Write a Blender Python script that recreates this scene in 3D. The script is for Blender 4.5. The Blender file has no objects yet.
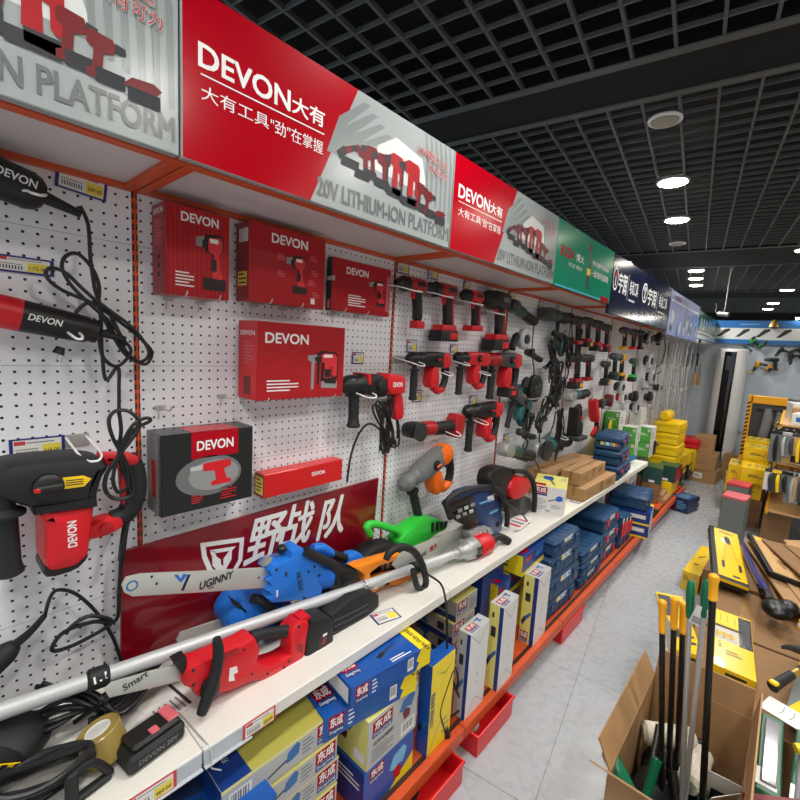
import bpy, math, random
from mathutils import Vector as V, Matrix as Mx
SC = bpy.context.scene
COL = SC.collection
RND = random.Random(7)
R_ = math.radians

# ------------------------------------------------------------------ materials
def lin(h):
    if isinstance(h, str):
        h = [int(h[i:i+2], 16)/255 for i in (0, 2, 4)]
    return [c/12.92 if c <= .04045 else ((c+.055)/1.055)**2.4 for c in h]

MT = {}
def mat(name, col, rough=.5, metal=0., var=.0, scale=30., emit=0., coat=0., trans=0., bump=0., spec=.5):
    m = bpy.data.materials.new(name); m.use_nodes = True
    nt = m.node_tree; b = nt.nodes['Principled BSDF']
    c = lin(col)
    b.inputs['Base Color'].default_value = (*c, 1)
    b.inputs['Roughness'].default_value = rough
    b.inputs['Metallic'].default_value = metal
    b.inputs['Coat Weight'].default_value = coat
    b.inputs['Specular IOR Level'].default_value = spec
    b.inputs['Transmission Weight'].default_value = trans
    if emit:
        b.inputs['Emission Color'].default_value = (*c, 1)
        b.inputs['Emission Strength'].default_value = emit
    if var or bump:
        tc = nt.nodes.new('ShaderNodeTexCoord'); nz = nt.nodes.new('ShaderNodeTexNoise')
        nz.inputs['Scale'].default_value = scale; nz.inputs['Detail'].default_value = 4
        nt.links.new(tc.outputs['Object'], nz.inputs['Vector'])
        if var:
            mx = nt.nodes.new('ShaderNodeMix'); mx.data_type = 'RGBA'
            mx.inputs[6].default_value = (*[max(0, v*(1-var)) for v in c], 1)
            mx.inputs[7].default_value = (*[min(1, v*(1+var)) for v in c], 1)
            nt.links.new(nz.outputs['Fac'], mx.inputs[0])
            nt.links.new(mx.outputs[2], b.inputs['Base Color'])
        if bump:
            bp = nt.nodes.new('ShaderNodeBump'); bp.inputs['Strength'].default_value = bump
            bp.inputs['Distance'].default_value = .002
            nt.links.new(nz.outputs['Fac'], bp.inputs['Height'])
            nt.links.new(bp.outputs['Normal'], b.inputs['Normal'])
    MT[name] = m
    return m

for n, c, k in [
    ('white', 'e8e8e6', dict(rough=.45)), ('ivory', 'e2dfd6', dict(rough=.4, var=.06, scale=9)),
    ('offwhite', 'd6d4cc', dict(rough=.5)), ('paper', 'e6e4de', dict(rough=.6)),
    ('black', '121212', dict(rough=.45)), ('rubber', '17181a', dict(rough=.6, var=.15, scale=60)),
    ('blackgloss', '0d0d0e', dict(rough=.34)), ('darkgrey', '3a3b3d', dict(rough=.5)), ('midgrey', '6b6c6c', dict(rough=.5)),
    ('grey', '8f9090', dict(rough=.5)), ('lightgrey', 'b9bbba', dict(rough=.5)), ('signgrey', '9ca3a2', dict(rough=.22)),
    ('signgrey2', '858c8c', dict(rough=.22)), ('signwhite', 'd3d6d4', dict(rough=.22)), ('lettergrey', '6f7272', dict(rough=.25)),
    ('signred', 'a80016', dict(rough=.2, spec=.25)), ('signteal', '078a69', dict(rough=.2, spec=.3)), ('signnavy', '141c38', dict(rough=.15)),
    ('signblue', '2a66a6', dict(rough=.3)), ('signphoto', '7f8cc4', dict(rough=.25)), ('signcyan', '3fb6d2', dict(rough=.3)), ('signgreen', '2c6b4d', dict(rough=.25)),
    ('boxred', 'a8101b', dict(rough=.28, var=.08, scale=12)), ('boxredside', '8f1420', dict(rough=.32)), ('boxbrightred', 'cc1a1e', dict(rough=.3)),
    ('boxblack', '17191b', dict(rough=.25)), ('boxsmoke', '6b6e70', dict(rough=.3)), ('maroon', '7d0a1a', dict(rough=.16, coat=.3)),
    ('toolred', 'cf1420', dict(rough=.4)), ('toolredd', 'a30f1a', dict(rough=.4)), ('deepred', '6e1016', dict(rough=.4)),
    ('steel', 'c4c5c3', dict(rough=.32, metal=.6)), ('wire', 'c2c4c2', dict(rough=.28, metal=.5)), ('darksteel', '55575a', dict(rough=.38, metal=.9)),
    ('castalu', 'b3b4b0', dict(rough=.45, metal=.6, var=.1, scale=70)), ('alu', 'c6c8c8', dict(rough=.42, metal=.25)),
    ('chrome', 'd8d8d8', dict(rough=.12, metal=1)), ('barsteel', 'c3c5bd', dict(rough=.35, metal=.35)),
    ('blue', '1763c4', dict(rough=.35)), ('brightblue', '1f74d6', dict(rough=.35)), ('navy', '1b2f55', dict(rough=.4)), ('caseblue', '1f4468', dict(rough=.38, var=.1, scale=14)),
    ('motorblue', '1c3c74', dict(rough=.35)), ('boxblue', '1450a0', dict(rough=.32)), ('boxdkblue', '12357c', dict(rough=.34)), ('boxyellow', 'efd51c', dict(rough=.35)),
    ('paleyellow', 'e4dd7c', dict(rough=.38)), ('olive', 'b0a84e', dict(rough=.36)), ('boxgrey', 'b4b5b2', dict(rough=.38)), ('boxwhite', 'dfdedb', dict(rough=.38)),
    ('green', '2fc63d', dict(rough=.35)), ('dkgreen', '1e5b3c', dict(rough=.35)), ('teal', '1d5a5c', dict(rough=.4)), ('handlegreen', '0d6b48', dict(rough=.25)),
    ('boxgreen', '4a9a36', dict(rough=.4)), ('bottlegreen', '1d4a45', dict(rough=.4)), ('orange', 'f28a1e', dict(rough=.35)), ('toolorange', 'ee6b18', dict(rough=.35)),
    ('rack', 'cb5022', dict(rough=.45, var=.06, scale=6)), ('rackdk', '33160c', dict(rough=.6)), ('yellow', 'f3cb12', dict(rough=.35)), ('caseyellow', 'eec811', dict(rough=.4)),
    ('packyellow', 'f0c614', dict(rough=.22, coat=.4)), ('handleyellow', 'f6ac12', dict(rough=.3)), ('amberrack', 'e9a613', dict(rough=.4)),
    ('card', 'a98358', dict(rough=.75, var=.1, scale=18)), ('carddk', '86643f', dict(rough=.75, var=.12, scale=18)), ('tapebrown', '8f6a3c', dict(rough=.3)),
    ('tapeamber', 'b39a52', dict(rough=.25, trans=.25)), ('crate', 'd8171b', dict(rough=.35)), ('tagyellow', 'f2dc50', dict(rough=.5)), ('tagblue', '2c2f7a', dict(rough=.4)),
    ('tagred', 'c93a40', dict(rough=.4)), ('ink', '2a2b30', dict(rough=.6)), ('printgrey', '77797b', dict(rough=.5)), ('cord', '111213', dict(rough=.42)),
    ('wood', 'c39a63', dict(rough=.55, var=.15, scale=25)), ('pink', 'd0616a', dict(rough=.4)), ('stonegrey', '6a6f6c', dict(rough=.5, var=.12, scale=30)), ('plasticbag', '8f9094', dict(rough=.12, trans=.35)),
    ('purpleblue', '2d2f6e', dict(rough=.3)), ('wool', 'cfc8b4', dict(rough=.95, bump=1, scale=160, var=.15)), ('ceilblack', '060607', dict(rough=.9)),
    ('gridgrey', '565858', dict(rough=.6)), ('artdark', '26181a', dict(rough=.35)), ('artred', 'd8323a', dict(rough=.3)), ('wrenchgrey', 'd2d4d4', dict(rough=.3, metal=.35)), ('lampwhite', 'fff4e2', dict(emit=28.)), ('lamprim', '8f9294', dict(rough=.4)), ('speaker', '9a978c', dict(rough=.6)),
    ('wallwhite', 'c9d2da', dict(rough=.6)), ('panelgrey', 'a4a6a8', dict(rough=.6)), ('doorgrey', 'c2c4c2', dict(rough=.5)), ('glassblack', '0a0b0e', dict(rough=.08)),
    ('canopy', 'cfcacb', dict(rough=.4, var=.04, scale=7)), ('clearrail', 'cdd3d8', dict(rough=.15, trans=.2)), ('brass', 'b59a4e', dict(rough=.35, metal=.7)), ('cyanlabel', '6fb4d8', dict(rough=.4))]:
    mat(n, c, **k)

def nmath(nt, op, a, b=None):
    n = nt.nodes.new('ShaderNodeMath'); n.operation = op
    for i, x in enumerate((a, b)):
        if x is None: continue
        if isinstance(x, (int, float)): n.inputs[i].default_value = x
        else: nt.links.new(x, n.inputs[i])
    return n.outputs[0]

def mixcol(nt, fac, a, b):
    n = nt.nodes.new('ShaderNodeMix'); n.data_type = 'RGBA'
    nt.links.new(fac, n.inputs[0])
    for i, x in ((6, a), (7, b)):
        if isinstance(x, (tuple, list)): n.inputs[i].default_value = (*x, 1)
        else: nt.links.new(x, n.inputs[i])
    return n.outputs[2]

def periodic(nt, x, pitch, phase):
    """distance from the nearest multiple of pitch"""
    q = nmath(nt, 'DIVIDE', nmath(nt, 'SUBTRACT', x, phase), pitch)
    f = nmath(nt, 'ABSOLUTE', nmath(nt, 'SUBTRACT', nmath(nt, 'FRACT', nmath(nt, 'ADD', q, .5)), .5))
    return nmath(nt, 'MULTIPLY', f, pitch)

def pegmat(name, col, along='Y'):
    m = mat(name, col, rough=.38); nt = m.node_tree; b = nt.nodes['Principled BSDF']
    tc = nt.nodes.new('ShaderNodeTexCoord'); sp = nt.nodes.new('ShaderNodeSeparateXYZ')
    nt.links.new(tc.outputs['Object'], sp.inputs[0])
    dy = periodic(nt, sp.outputs[along], .0251, .0145); dz = periodic(nt, sp.outputs['Z'], .0251, .0105)
    d = nmath(nt, 'SQRT', nmath(nt, 'ADD', nmath(nt, 'POWER', dy, 2), nmath(nt, 'POWER', dz, 2)))
    hole = nmath(nt, 'LESS_THAN', d, .0031)
    seam = nmath(nt, 'LESS_THAN', periodic(nt, sp.outputs['Z'], .301, .0), .0007)
    dark = nmath(nt, 'MAXIMUM', hole, nmath(nt, 'MULTIPLY', seam, .5))
    nz = nt.nodes.new('ShaderNodeTexNoise'); nz.inputs['Scale'].default_value = 5
    nt.links.new(tc.outputs['Object'], nz.inputs['Vector'])
    c = lin(col)
    base = mixcol(nt, nz.outputs['Fac'], [v*.95 for v in c], [min(1, v*1.05) for v in c])
    nt.links.new(mixcol(nt, dark, base, [.012, .012, .014]), b.inputs['Base Color'])
    return m
pegmat('peg', 'f0f0f3')
pegmat('pegback', 'c6d2dc', 'X')

def slotmat():
    m = mat('slotrail', 'd9501c', rough=.45); nt = m.node_tree; b = nt.nodes['Principled BSDF']
    tc = nt.nodes.new('ShaderNodeTexCoord'); sp = nt.nodes.new('ShaderNodeSeparateXYZ')
    nt.links.new(tc.outputs['Object'], sp.inputs[0])
    dz = periodic(nt, sp.outputs['Z'], .025, 0); ay = nmath(nt, 'ABSOLUTE', sp.outputs['Y'])
    s = nmath(nt, 'MULTIPLY', nmath(nt, 'LESS_THAN', dz, .0075), nmath(nt, 'GREATER_THAN', ay, .0022))
    nt.links.new(mixcol(nt, s, lin('d9501c'), [.01, .006, .005]), b.inputs['Base Color'])
slotmat()

def floormat():
    m = mat('floortile', 'b4b7b9', rough=.3); nt = m.node_tree; b = nt.nodes['Principled BSDF']
    tc = nt.nodes.new('ShaderNodeTexCoord'); sp = nt.nodes.new('ShaderNodeSeparateXYZ')
    nt.links.new(tc.outputs['Object'], sp.inputs[0])
    g = nmath(nt, 'MINIMUM', periodic(nt, sp.outputs['X'], .795, 0), periodic(nt, sp.outputs['Y'], .795, 0))
    joint = nmath(nt, 'LESS_THAN', g, .0022)
    n1 = nt.nodes.new('ShaderNodeTexNoise'); n1.inputs['Scale'].default_value = 2.4; n1.inputs['Detail'].default_value = 7; n1.inputs['Distortion'].default_value = .6
    n2 = nt.nodes.new('ShaderNodeTexNoise'); n2.inputs['Scale'].default_value = 26; n2.inputs['Detail'].default_value = 5
    for n in (n1, n2): nt.links.new(tc.outputs['Object'], n.inputs['Vector'])
    f = nmath(nt, 'ADD', nmath(nt, 'MULTIPLY', n1.outputs['Fac'], .7), nmath(nt, 'MULTIPLY', n2.outputs['Fac'], .3))
    base = mixcol(nt, f, lin('94989c'), lin('bbbdbf'))
    nt.links.new(mixcol(nt, joint, base, lin('77797a')), b.inputs['Base Color'])
    nt.links.new(nmath(nt, 'ADD', nmath(nt, 'MULTIPLY', n2.outputs['Fac'], .25), .16), b.inputs['Roughness'])
floormat()

# ------------------------------------------------------------------ text
_TS = bpy.data.scenes.new('lettering_bench'); _TC = {}
def glyphs(s, bold):
    k = (s, bold)
    if k not in _TC:
        c = bpy.data.curves.new('t', 'FONT'); c.body = s; c.offset = bold; c.resolution_u = 3
        c.align_x = 'CENTER'
        o = bpy.data.objects.new('t', c); _TS.collection.objects.link(o)
        vl = _TS.view_layers[0]; vl.update()
        me = bpy.data.meshes.new_from_object(o.evaluated_get(vl.depsgraph))
        vs = [v.co.copy() for v in me.vertices]; fs = [tuple(p.vertices) for p in me.polygons]
        bpy.data.objects.remove(o); bpy.data.curves.remove(c); bpy.data.meshes.remove(me)
        x0 = min(v.x for v in vs); x1 = max(v.x for v in vs); y0 = min(v.y for v in vs); y1 = max(v.y for v in vs)
        _TC[k] = ([((v.x-(x0+x1)/2), (v.y-(y0+y1)/2)) for v in vs], fs, x1-x0, y1-y0)
    return _TC[k]

# ------------------------------------------------------------------ mesh builder
def catmull(pts, n, closed=False):
    pts = [V(p) for p in pts]
    if n <= 1 or len(pts) < 3: return pts
    L = len(pts); out = []
    for i in range(L if closed else L-1):
        if closed: a, b, c, d = (pts[(i+j) % L] for j in (-1, 0, 1, 2))
        else: a, b, c, d = pts[max(i-1, 0)], pts[i], pts[i+1], pts[min(i+2, L-1)]
        for k in range(n):
            t = k/n
            out.append(.5*((2*b)+(c-a)*t+(2*a-5*b+4*c-d)*t*t+(3*b-a-3*c+d)*t**3))
    if not closed: out.append(pts[-1])
    return out

def chaikin(pts, q=.2):
    out = []
    for i, p in enumerate(pts):
        a = pts[i-1]; c = pts[(i+1) % len(pts)]
        out.append((p[0]+(a[0]-p[0])*q, p[1]+(a[1]-p[1])*q)); out.append((p[0]+(c[0]-p[0])*q, p[1]+(c[1]-p[1])*q))
    return out

def inset(pts, d):
    n = len(pts); A = sum(pts[i-1][0]*pts[i][1]-pts[i][0]*pts[i-1][1] for i in range(n))
    sg = 1 if A > 0 else -1; out = []
    for i in range(n):
        a, b, c = pts[i-1], pts[i], pts[(i+1) % n]
        e1 = V((b[0]-a[0], b[1]-a[1])); e2 = V((c[0]-b[0], c[1]-b[1]))
        if e1.length < 1e-9 or e2.length < 1e-9: out.append(b); continue
        e1.normalize(); e2.normalize()
        n1 = V((-e1.y, e1.x))*sg; n2 = V((-e2.y, e2.x))*sg; m = n1+n2
        if m.length < 1e-6: m = n1
        m.normalize(); k = d/max(.45, m.dot(n1))
        out.append((b[0]+m.x*k, b[1]+m.y*k))
    return out

class MB:
    def __init__(s, M=None): s.v = []; s.f = []; s.mi = []; s.ms = []; s.M = M or Mx.Identity(4)
    def at(s, loc=(0, 0, 0), rot=(0, 0, 0)):
        s.M = Mx.Translation(loc) @ Mx.Rotation(rot[2], 4, 'Z') @ Mx.Rotation(rot[1], 4, 'Y') @ Mx.Rotation(rot[0], 4, 'X'); return s
    def add(s, vs, fs, m):
        b = len(s.v); M = s.M
        s.v += [M @ V(p) for p in vs]
        if m not in s.ms: s.ms.append(m)
        i = s.ms.index(m)
        for f in fs: s.f.append(tuple(b+k for k in f)); s.mi.append(i)
        return s
    def box(s, lo, hi, m, b=0.):
        lo = [min(a, c) for a, c in zip(lo, hi)] if False else lo
        e = [(min(lo[i], hi[i]), max(lo[i], hi[i])) for i in range(3)]
        b = min(b, *[(q[1]-q[0])*.49 for q in e]) if b else 0
        if b <= 0:
            vs = [(e[0][i & 1], e[1][i >> 1 & 1], e[2][i >> 2 & 1]) for i in range(8)]
            return s.add(vs, [(0, 2, 3, 1), (4, 5, 7, 6), (0, 1, 5, 4), (2, 6, 7, 3), (0, 4, 6, 2), (1, 3, 7, 5)], m)
        vs = []
        for i in range(8):
            for a in range(3):
                p = []
                for k in range(3):
                    sg = i >> k & 1
                    p.append(e[k][sg] if k == a else e[k][sg]+(b if not sg else -b))
                vs.append(p)
        fs = []
        for a in range(3):
            o1, o2 = (a+1) % 3, (a+2) % 3
            for sg in (0, 1):
                c = [(sg << a) | (p << o1) | (q << o2) for p, q in ((0, 0), (1, 0), (1, 1), (0, 1))]
                if not sg: c.reverse()
                fs.append([k*3+a for k in c])
            for p in (0, 1):
                for q in (0, 1):
                    c0 = (p << o1) | (q << o2); c1 = c0 | (1 << a)
                    fs.append((c0*3+o1, c1*3+o1, c1*3+o2, c0*3+o2))
        fs += [(i*3, i*3+1, i*3+2) for i in range(8)]
        return s.add(vs, fs, m)
    def prism(s, pts, z0, z1, m, b=0., sm=0, q=.22):
        for _ in range(sm): pts = chaikin(pts, q)
        n = len(pts)
        if b:
            b = min(b, abs(z1-z0)*.49)
            R = [(z0, b), (z0+.293*b, .293*b), (z0+b, 0), (z1-b, 0), (z1-.293*b, .293*b), (z1, b)]
        else: R = [(z0, 0), (z1, 0)]
        vs = []
        for z, d in R: vs += [(x, y, z) for x, y in (inset(pts, d) if d else pts)]
        fs = [tuple(range(n-1, -1, -1)), tuple(range((len(R)-1)*n, len(R)*n))]
        for r in range(len(R)-1):
            for i in range(n):
                j = (i+1) % n; fs.append((r*n+i, r*n+j, (r+1)*n+j, (r+1)*n+i))
        return s.add(vs, fs, m)
    def lathe(s, p0, d, prof, m, n=18):
        p0 = V(p0); d = V(d).normalized(); u = d.orthogonal().normalized(); w = d.cross(u); vs = []
        for t, r in prof:
            for i in range(n):
                a = 2*math.pi*i/n; vs.append(p0+d*t+(u*math.cos(a)+w*math.sin(a))*max(r, 1e-5))
        k = len(prof)
        fs = [(r*n+i, r*n+(i+1) % n, (r+1)*n+(i+1) % n, (r+1)*n+i) for r in range(k-1) for i in range(n)]
        fs += [tuple(range(n-1, -1, -1)), tuple(range((k-1)*n, k*n))]
        return s.add(vs, fs, m)
    def cyl(s, a, b, r, m, n=16, r2=None, bev=0.):
        a = V(a); b = V(b); L = (b-a).length; r2 = r if r2 is None else r2
        pr = [(0, r-bev), (bev, r), (L-bev, r2), (L, r2-bev)] if bev else [(0, r), (L, r2)]
        return s.lathe(a, b-a, pr, m, n)
    def tube(s, pts, r, m, n=8, res=1, closed=False, sx=1.):
        k0 = len(pts); P = catmull(pts, res, closed); L = len(P)
        if isinstance(r, (list, tuple)):
            rr = []
            for i in range(L):
                t = i/(L-1)*(len(r)-1); j = min(int(t), len(r)-2); rr.append(r[j]+(r[j+1]-r[j])*(t-j))
        else: rr = [r]*L
        T = []
        for i in range(L):
            a = P[i-1] if (i or closed) else P[0]; b = P[(i+1) % L] if (i < L-1 or closed) else P[-1]
            t = (b-a); T.append(t.normalized() if t.length > 1e-9 else V((0, 0, 1)))
        u = T[0].orthogonal().normalized(); vs = []
        for i in range(L):
            u = (u-T[i]*u.dot(T[i])); u = u.normalized() if u.length > 1e-6 else T[i].orthogonal().normalized()
            w = T[i].cross(u)
            for k in range(n):
                a = 2*math.pi*k/n; vs.append(P[i]+(u*math.cos(a)*sx+w*math.sin(a))*rr[i])
        fs = [(i*n+k, i*n+(k+1) % n, ((i+1) % L)*n+(k+1) % n, ((i+1) % L)*n+k) for i in range(L if closed else L-1) for k in range(n)]
        if not closed: fs += [tuple(range(n-1, -1, -1)), tuple(range((L-1)*n, L*n))]
        return s.add(vs, fs, m)
    def sph(s, c, r, m, n=14, k=9):
        r = r if isinstance(r, (tuple, list)) else (r, r, r); vs = []; fs = []
        for j in range(k+1):
            t = math.pi*j/k
            for i in range(n):
                a = 2*math.pi*i/n; q = max(math.sin(t), 1e-4)
                vs.append((c[0]+r[0]*q*math.cos(a), c[1]+r[1]*q*math.sin(a), c[2]-r[2]*math.cos(t)))
        for j in range(k):
            for i in range(n): fs.append((j*n+i, j*n+(i+1) % n, (j+1)*n+(i+1) % n, (j+1)*n+i))
        return s.add(vs, fs, m)
    def poly(s, F, pts, m): return s.add([F @ V((x, y, 0)) for x, y in pts], [tuple(range(len(pts)))], m)
    def text(s, F, t, x, y, h, m, bold=.0, w=None, rot=0., shear=0.):
        vs, fs, gw, gh = glyphs(t, 0); k = h/gh; kx = k if w is None else w/gw
        c, sn = math.cos(rot), math.sin(rot); d = bold*h*.8
        for i, (ex, ey) in enumerate([(0, 0)]+([(d, d), (-d, d), (d, -d), (-d, -d)] if bold >= .01 else [])):
            out = []
            for a, b in vs:
                p, q = a*kx+b*k*shear+ex, b*k+ey; out.append(F @ V((x+p*c-q*sn, y+p*sn+q*c, .00006*i)))
            s.add(out, fs, m)
        return s
    def build(s, name, parent=None, loc=None, sharp=38):
        me = bpy.data.meshes.new(name)
        vs = s.v if loc is None else [p-V(loc) for p in s.v]
        me.from_pydata([tuple(p) for p in vs], [], s.f)
        for m in s.ms: me.materials.append(MT[m])
        me.polygons.foreach_set('material_index', s.mi)
        me.polygons.foreach_set('use_smooth', [True]*len(s.f))
        me.update()
        me.set_sharp_from_angle(angle=R_(sharp))
        o = bpy.data.objects.new(name, me); COL.objects.link(o)
        if loc is not None: o.location = loc
        if parent: o.parent = parent
        return o

def tag(o, label, cat, group=None):
    o['label'] = label; o['category'] = cat
    if group: o['group'] = group
    return o
def thing(name, label, cat, loc=(0, 0, 0), rot=None, group=None):
    o = bpy.data.objects.new(name, None); COL.objects.link(o); o.empty_display_size = .05
    M = Mx.Translation(loc)
    if rot is not None: M = M @ (rot.to_4x4() if isinstance(rot, Mx) else Mx.Rotation(rot, 4, 'Z'))
    o.matrix_world = M
    return tag(o, label, cat, group)
def part(root, name, mb, label=None, sharp=38):
    o = mb.build(name, root, sharp=sharp)
    if label: o['label'] = label
    return o
def struct(name, mb, loc=None):
    o = mb.build(name, None, loc); o['kind'] = 'structure'; return o
def copytree(o, parent=None, first=True):
    c = o.copy(); COL.objects.link(c)
    if parent: c.parent = parent; c.matrix_parent_inverse = o.matrix_parent_inverse
    for ch in list(o.children): copytree(ch, c, False)
    return c
def clone(o, loc, rot, label, group=None, scale=1.):
    c = copytree(o); M = Mx.Translation(loc)
    if rot is not None: M = M @ (rot.to_4x4() if isinstance(rot, Mx) else Mx.Rotation(rot, 4, 'Z'))
    c.matrix_world = M @ Mx.Scale(scale, 4)
    c['label'] = label
    if group: c['group'] = group
    return c

# ------------------------------------------------------------------ the camera, and where things stand as measured through it
FOC = 440.; CAM = V((1.267, 0, 1.60))
def _basis():
    y = V((395, -33, FOC)).normalized()
    d = V((199-400., (FOC*FOC-395*201)/33., FOC)); d = (d-y*d.dot(y)).normalized()
    z = -d; x = y.cross(z); return x, y, z
BX, BY, BZ = _basis()
def _ray(px, py): q = V((px-400., py-400., FOC)); return V((BX.dot(q), BY.dot(q), BZ.dot(q)))
def wx(px, py, x=0.): r = _ray(px, py); return CAM+r*((x-CAM.x)/r.x)      # a spot on an upright plane along the shelving
def lz(px, py, z): r = _ray(px, py); return CAM+r*((z-CAM.z)/r.z)           # a spot on a level plane
def fy(px, py, y): r = _ray(px, py); return CAM+r*((y-CAM.y)/r.y)           # a spot on an upright plane across the aisle
cd = bpy.data.cameras.new('camera'); cam = bpy.data.objects.new('camera', cd); COL.objects.link(cam)
cd.sensor_width = 36; cd.sensor_fit = 'HORIZONTAL'; cd.lens = FOC/800*36; cd.clip_start = .02
rx = V((BX.x, BY.x, BZ.x)); ry = V((BX.y, BY.y, BZ.y)); rz = V((BX.z, BY.z, BZ.z))
cam.matrix_world = Mx(((rx.x, -ry.x, -rz.x, CAM.x), (rx.y, -ry.y, -rz.y, CAM.y), (rx.z, -ry.z, -rz.z, CAM.z), (0, 0, 0, 1)))
SC.camera = cam
SC.view_settings.view_transform = 'Standard'; SC.view_settings.look = 'None'; SC.view_settings.gamma = 1; SC.view_settings.exposure = 0.22

# printed faces: frame (u right, v up) of a box face; l = tiny lift of the ink
def fr(face, lo, hi, l=1):
    e = .00013*l
    if face == 'X+': o, u, v, n = (hi[0]+e, lo[1], lo[2]), (0, 1, 0), (0, 0, 1), (1, 0, 0)
    elif face == 'X-': o, u, v, n = (lo[0]-e, hi[1], lo[2]), (0, -1, 0), (0, 0, 1), (-1, 0, 0)
    elif face == 'Y-': o, u, v, n = (lo[0], lo[1]-e, lo[2]), (1, 0, 0), (0, 0, 1), (0, -1, 0)
    elif face == 'Y+': o, u, v, n = (hi[0], hi[1]+e, lo[2]), (-1, 0, 0), (0, 0, 1), (0, 1, 0)
    elif face == 'T': o, u, v, n = (hi[0], lo[1], hi[2]+e), (0, 1, 0), (-1, 0, 0), (0, 0, 1)
    else: o, u, v, n = (lo[0], lo[1], hi[2]+e), (1, 0, 0), (0, 1, 0), (0, 0, 1)
    return Mx(((u[0], v[0], n[0], o[0]), (u[1], v[1], n[1], o[1]), (u[2], v[2], n[2], o[2]), (0, 0, 0, 1)))
def fdim(face, lo, hi):
    d = [hi[i]-lo[i] for i in range(3)]
    return (d[1], d[2]) if face[0] == 'X' else (d[0], d[2]) if face[0] == 'Y' else (d[1], d[0]) if face == 'T' else (d[0], d[1])
ICON = {
 'drill': [('body', [(0, .78), (.1, .86), (.3, .86), (.34, .96), (.9, 1), (1, .9), (.98, .7), (.82, .62), (.88, .2), (1, .16), (1, 0), (.5, 0), (.5, .16), (.62, .22), (.58, .6), (.34, .64), (.3, .74), (.1, .74)]), ('chuck', [(.02, .72), (.3, .72), (.3, .92), (.02, .88)])],
 'hammer': [('body', [(0, .84), (.2, .9), (.45, 1), (.9, .97), (1, .88), (1, .3), (.9, .22), (.8, .3), (.8, .55), (.7, .58), (.7, .2), (.42, .2), (.45, .68), (.2, .72), (0, .78)]), ('chuck', [(.12, .0), (.2, .0), (.22, .7), (.3, .7), (.3, .9), (0, .86), (0, .76), (.12, .7)]), ('chuck', [(.45, .2), (.98, .2), (.98, 0), (.45, .03)])],
 'grinder': [('body', [(.25, .62), (.9, 1), (1, .85), (.4, .4)]), ('chuck', [(0, .35), (.3, .7), (.42, .4), (.15, .1)])],
 'saw': [('body', [(.1, .5), (.3, .9), (.8, 1), (1, .8), (.8, .4), (.5, .5), (.5, .3)]), ('chuck', [(.3, .35), (.5, .45), (.75, .3), (.7, 0), (.4, 0)])],
 'chainsaw': [('chuck', [(0, .2), (.6, .42), (.6, .52), (0, .28)]), ('body', [(.55, .3), (.6, .75), (.9, 1), (1, .8), (.95, .4), (.75, .3)])],
 'blower': [('chuck', [(0, .05), (.5, .4), (.55, .55), (.02, .2)]), ('body', [(.5, .35), (.55, .8), (.75, 1), (1, .85), (1, .4), (.75, .25)])],
}
class Carton:
    """a printed box: lo/hi in its own frame, ink laid on its faces"""
    def __init__(s, lo, hi, m, faces=None, b=.0015):
        s.lo, s.hi, s.mb = lo, hi, MB(); s.mb.box(lo, hi, m, b)
        for f, k in (faces or {}).items(): s.rect(f, 0.004, .004, .996, .996, k, 1)
    def P(s, f, u, v): w, h = fdim(f, s.lo, s.hi); return u*w, v*h
    def rect(s, f, u0, v0, u1, v1, m, l=2): s.mb.poly(fr(f, s.lo, s.hi, l), [s.P(f, *p) for p in ((u0, v0), (u1, v0), (u1, v1), (u0, v1))], m); return s
    def poly(s, f, pts, m, l=2): s.mb.poly(fr(f, s.lo, s.hi, l), [s.P(f, *p) for p in pts], m); return s
    def txt(s, f, t, u, v, hh, m, bold=.02, ww=None, rot=0., l=4, shear=0.):
        w, h = fdim(f, s.lo, s.hi); x, y = s.P(f, u, v)
        s.mb.text(fr(f, s.lo, s.hi, l), t, x, y, hh*h, m, bold, None if ww is None else ww*w, rot, shear); return s
    def icon(s, f, k, u0, v0, u1, v1, body, chuck='black', l=3, flip=False):
        for i, (kind, pts) in enumerate(ICON[k]):
            s.mb.poly(fr(f, s.lo, s.hi, l+.5*i), [s.P(f, u0+(u1-u0)*((1-a) if flip else a), v0+(v1-v0)*b) for a, b in pts], body if kind == 'body' else chuck)
        return s
    def art(s, f, k, u0, v0, u1, v1, l=3):
        """a printed tool: dark body, grey nose, red panels"""
        s.icon(f, k, u0, v0, u1, v1, 'artdark', 'grey', l)
        a, b = u1-u0, v1-v0
        s.icon(f, k, u0+.22*a, v0+.12*b, u1-.04*a, v1-.06*b, 'artred', 'artdark', l+2); s.rect(f, u0+.55*a, v0+.3*b, u0+.75*a, v0+.52*b, 'artdark', l+4); s.rect(f, u0+.5*a, v0+.82*b, u0+.8*a, v0+.9*b, 'white', l+4)
        return s
    def lines(s, f, u0, v0, u1, v1, n, m, l=3, fill=.4):
        for i in range(n):
            a = v1-(v1-v0)*(i+.5)/n; hh = (v1-v0)/n*fill/2
            s.rect(f, u0, a-hh, u0+(u1-u0)*(1 if i % 3 else .72), a+hh, m, l)
        return s
    def barcode(s, f, u0, v0, u1, v1, l=3):
        s.rect(f, u0, v0, u1, v1, 'paper', l); n = 11
        for i in range(n):
            a = u0+(u1-u0)*(.1+.8*i/n); s.rect(f, a, v0+(v1-v0)*.25, a+(u1-u0)*.8/n*(.3+.35*((i*7) % 3)/2), v1-(v1-v0)*.12, 'ink', l+1)
        return s
    def done(s, name, label, cat, loc, rot=None, group=None):
        o = s.mb.build(name); M = Mx.Translation(loc)
        if rot is not None: M = M @ (rot.to_4x4() if isinstance(rot, Mx) else Mx.Rotation(rot, 4, 'Z'))
        o.matrix_world = M; return tag(o, label, cat, group)
WALL = Mx(((0, 0, 1), (1, 0, 0), (0, 1, 0)))     # tool frame (x along the wall, y up, z out of it) to the room
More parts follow.
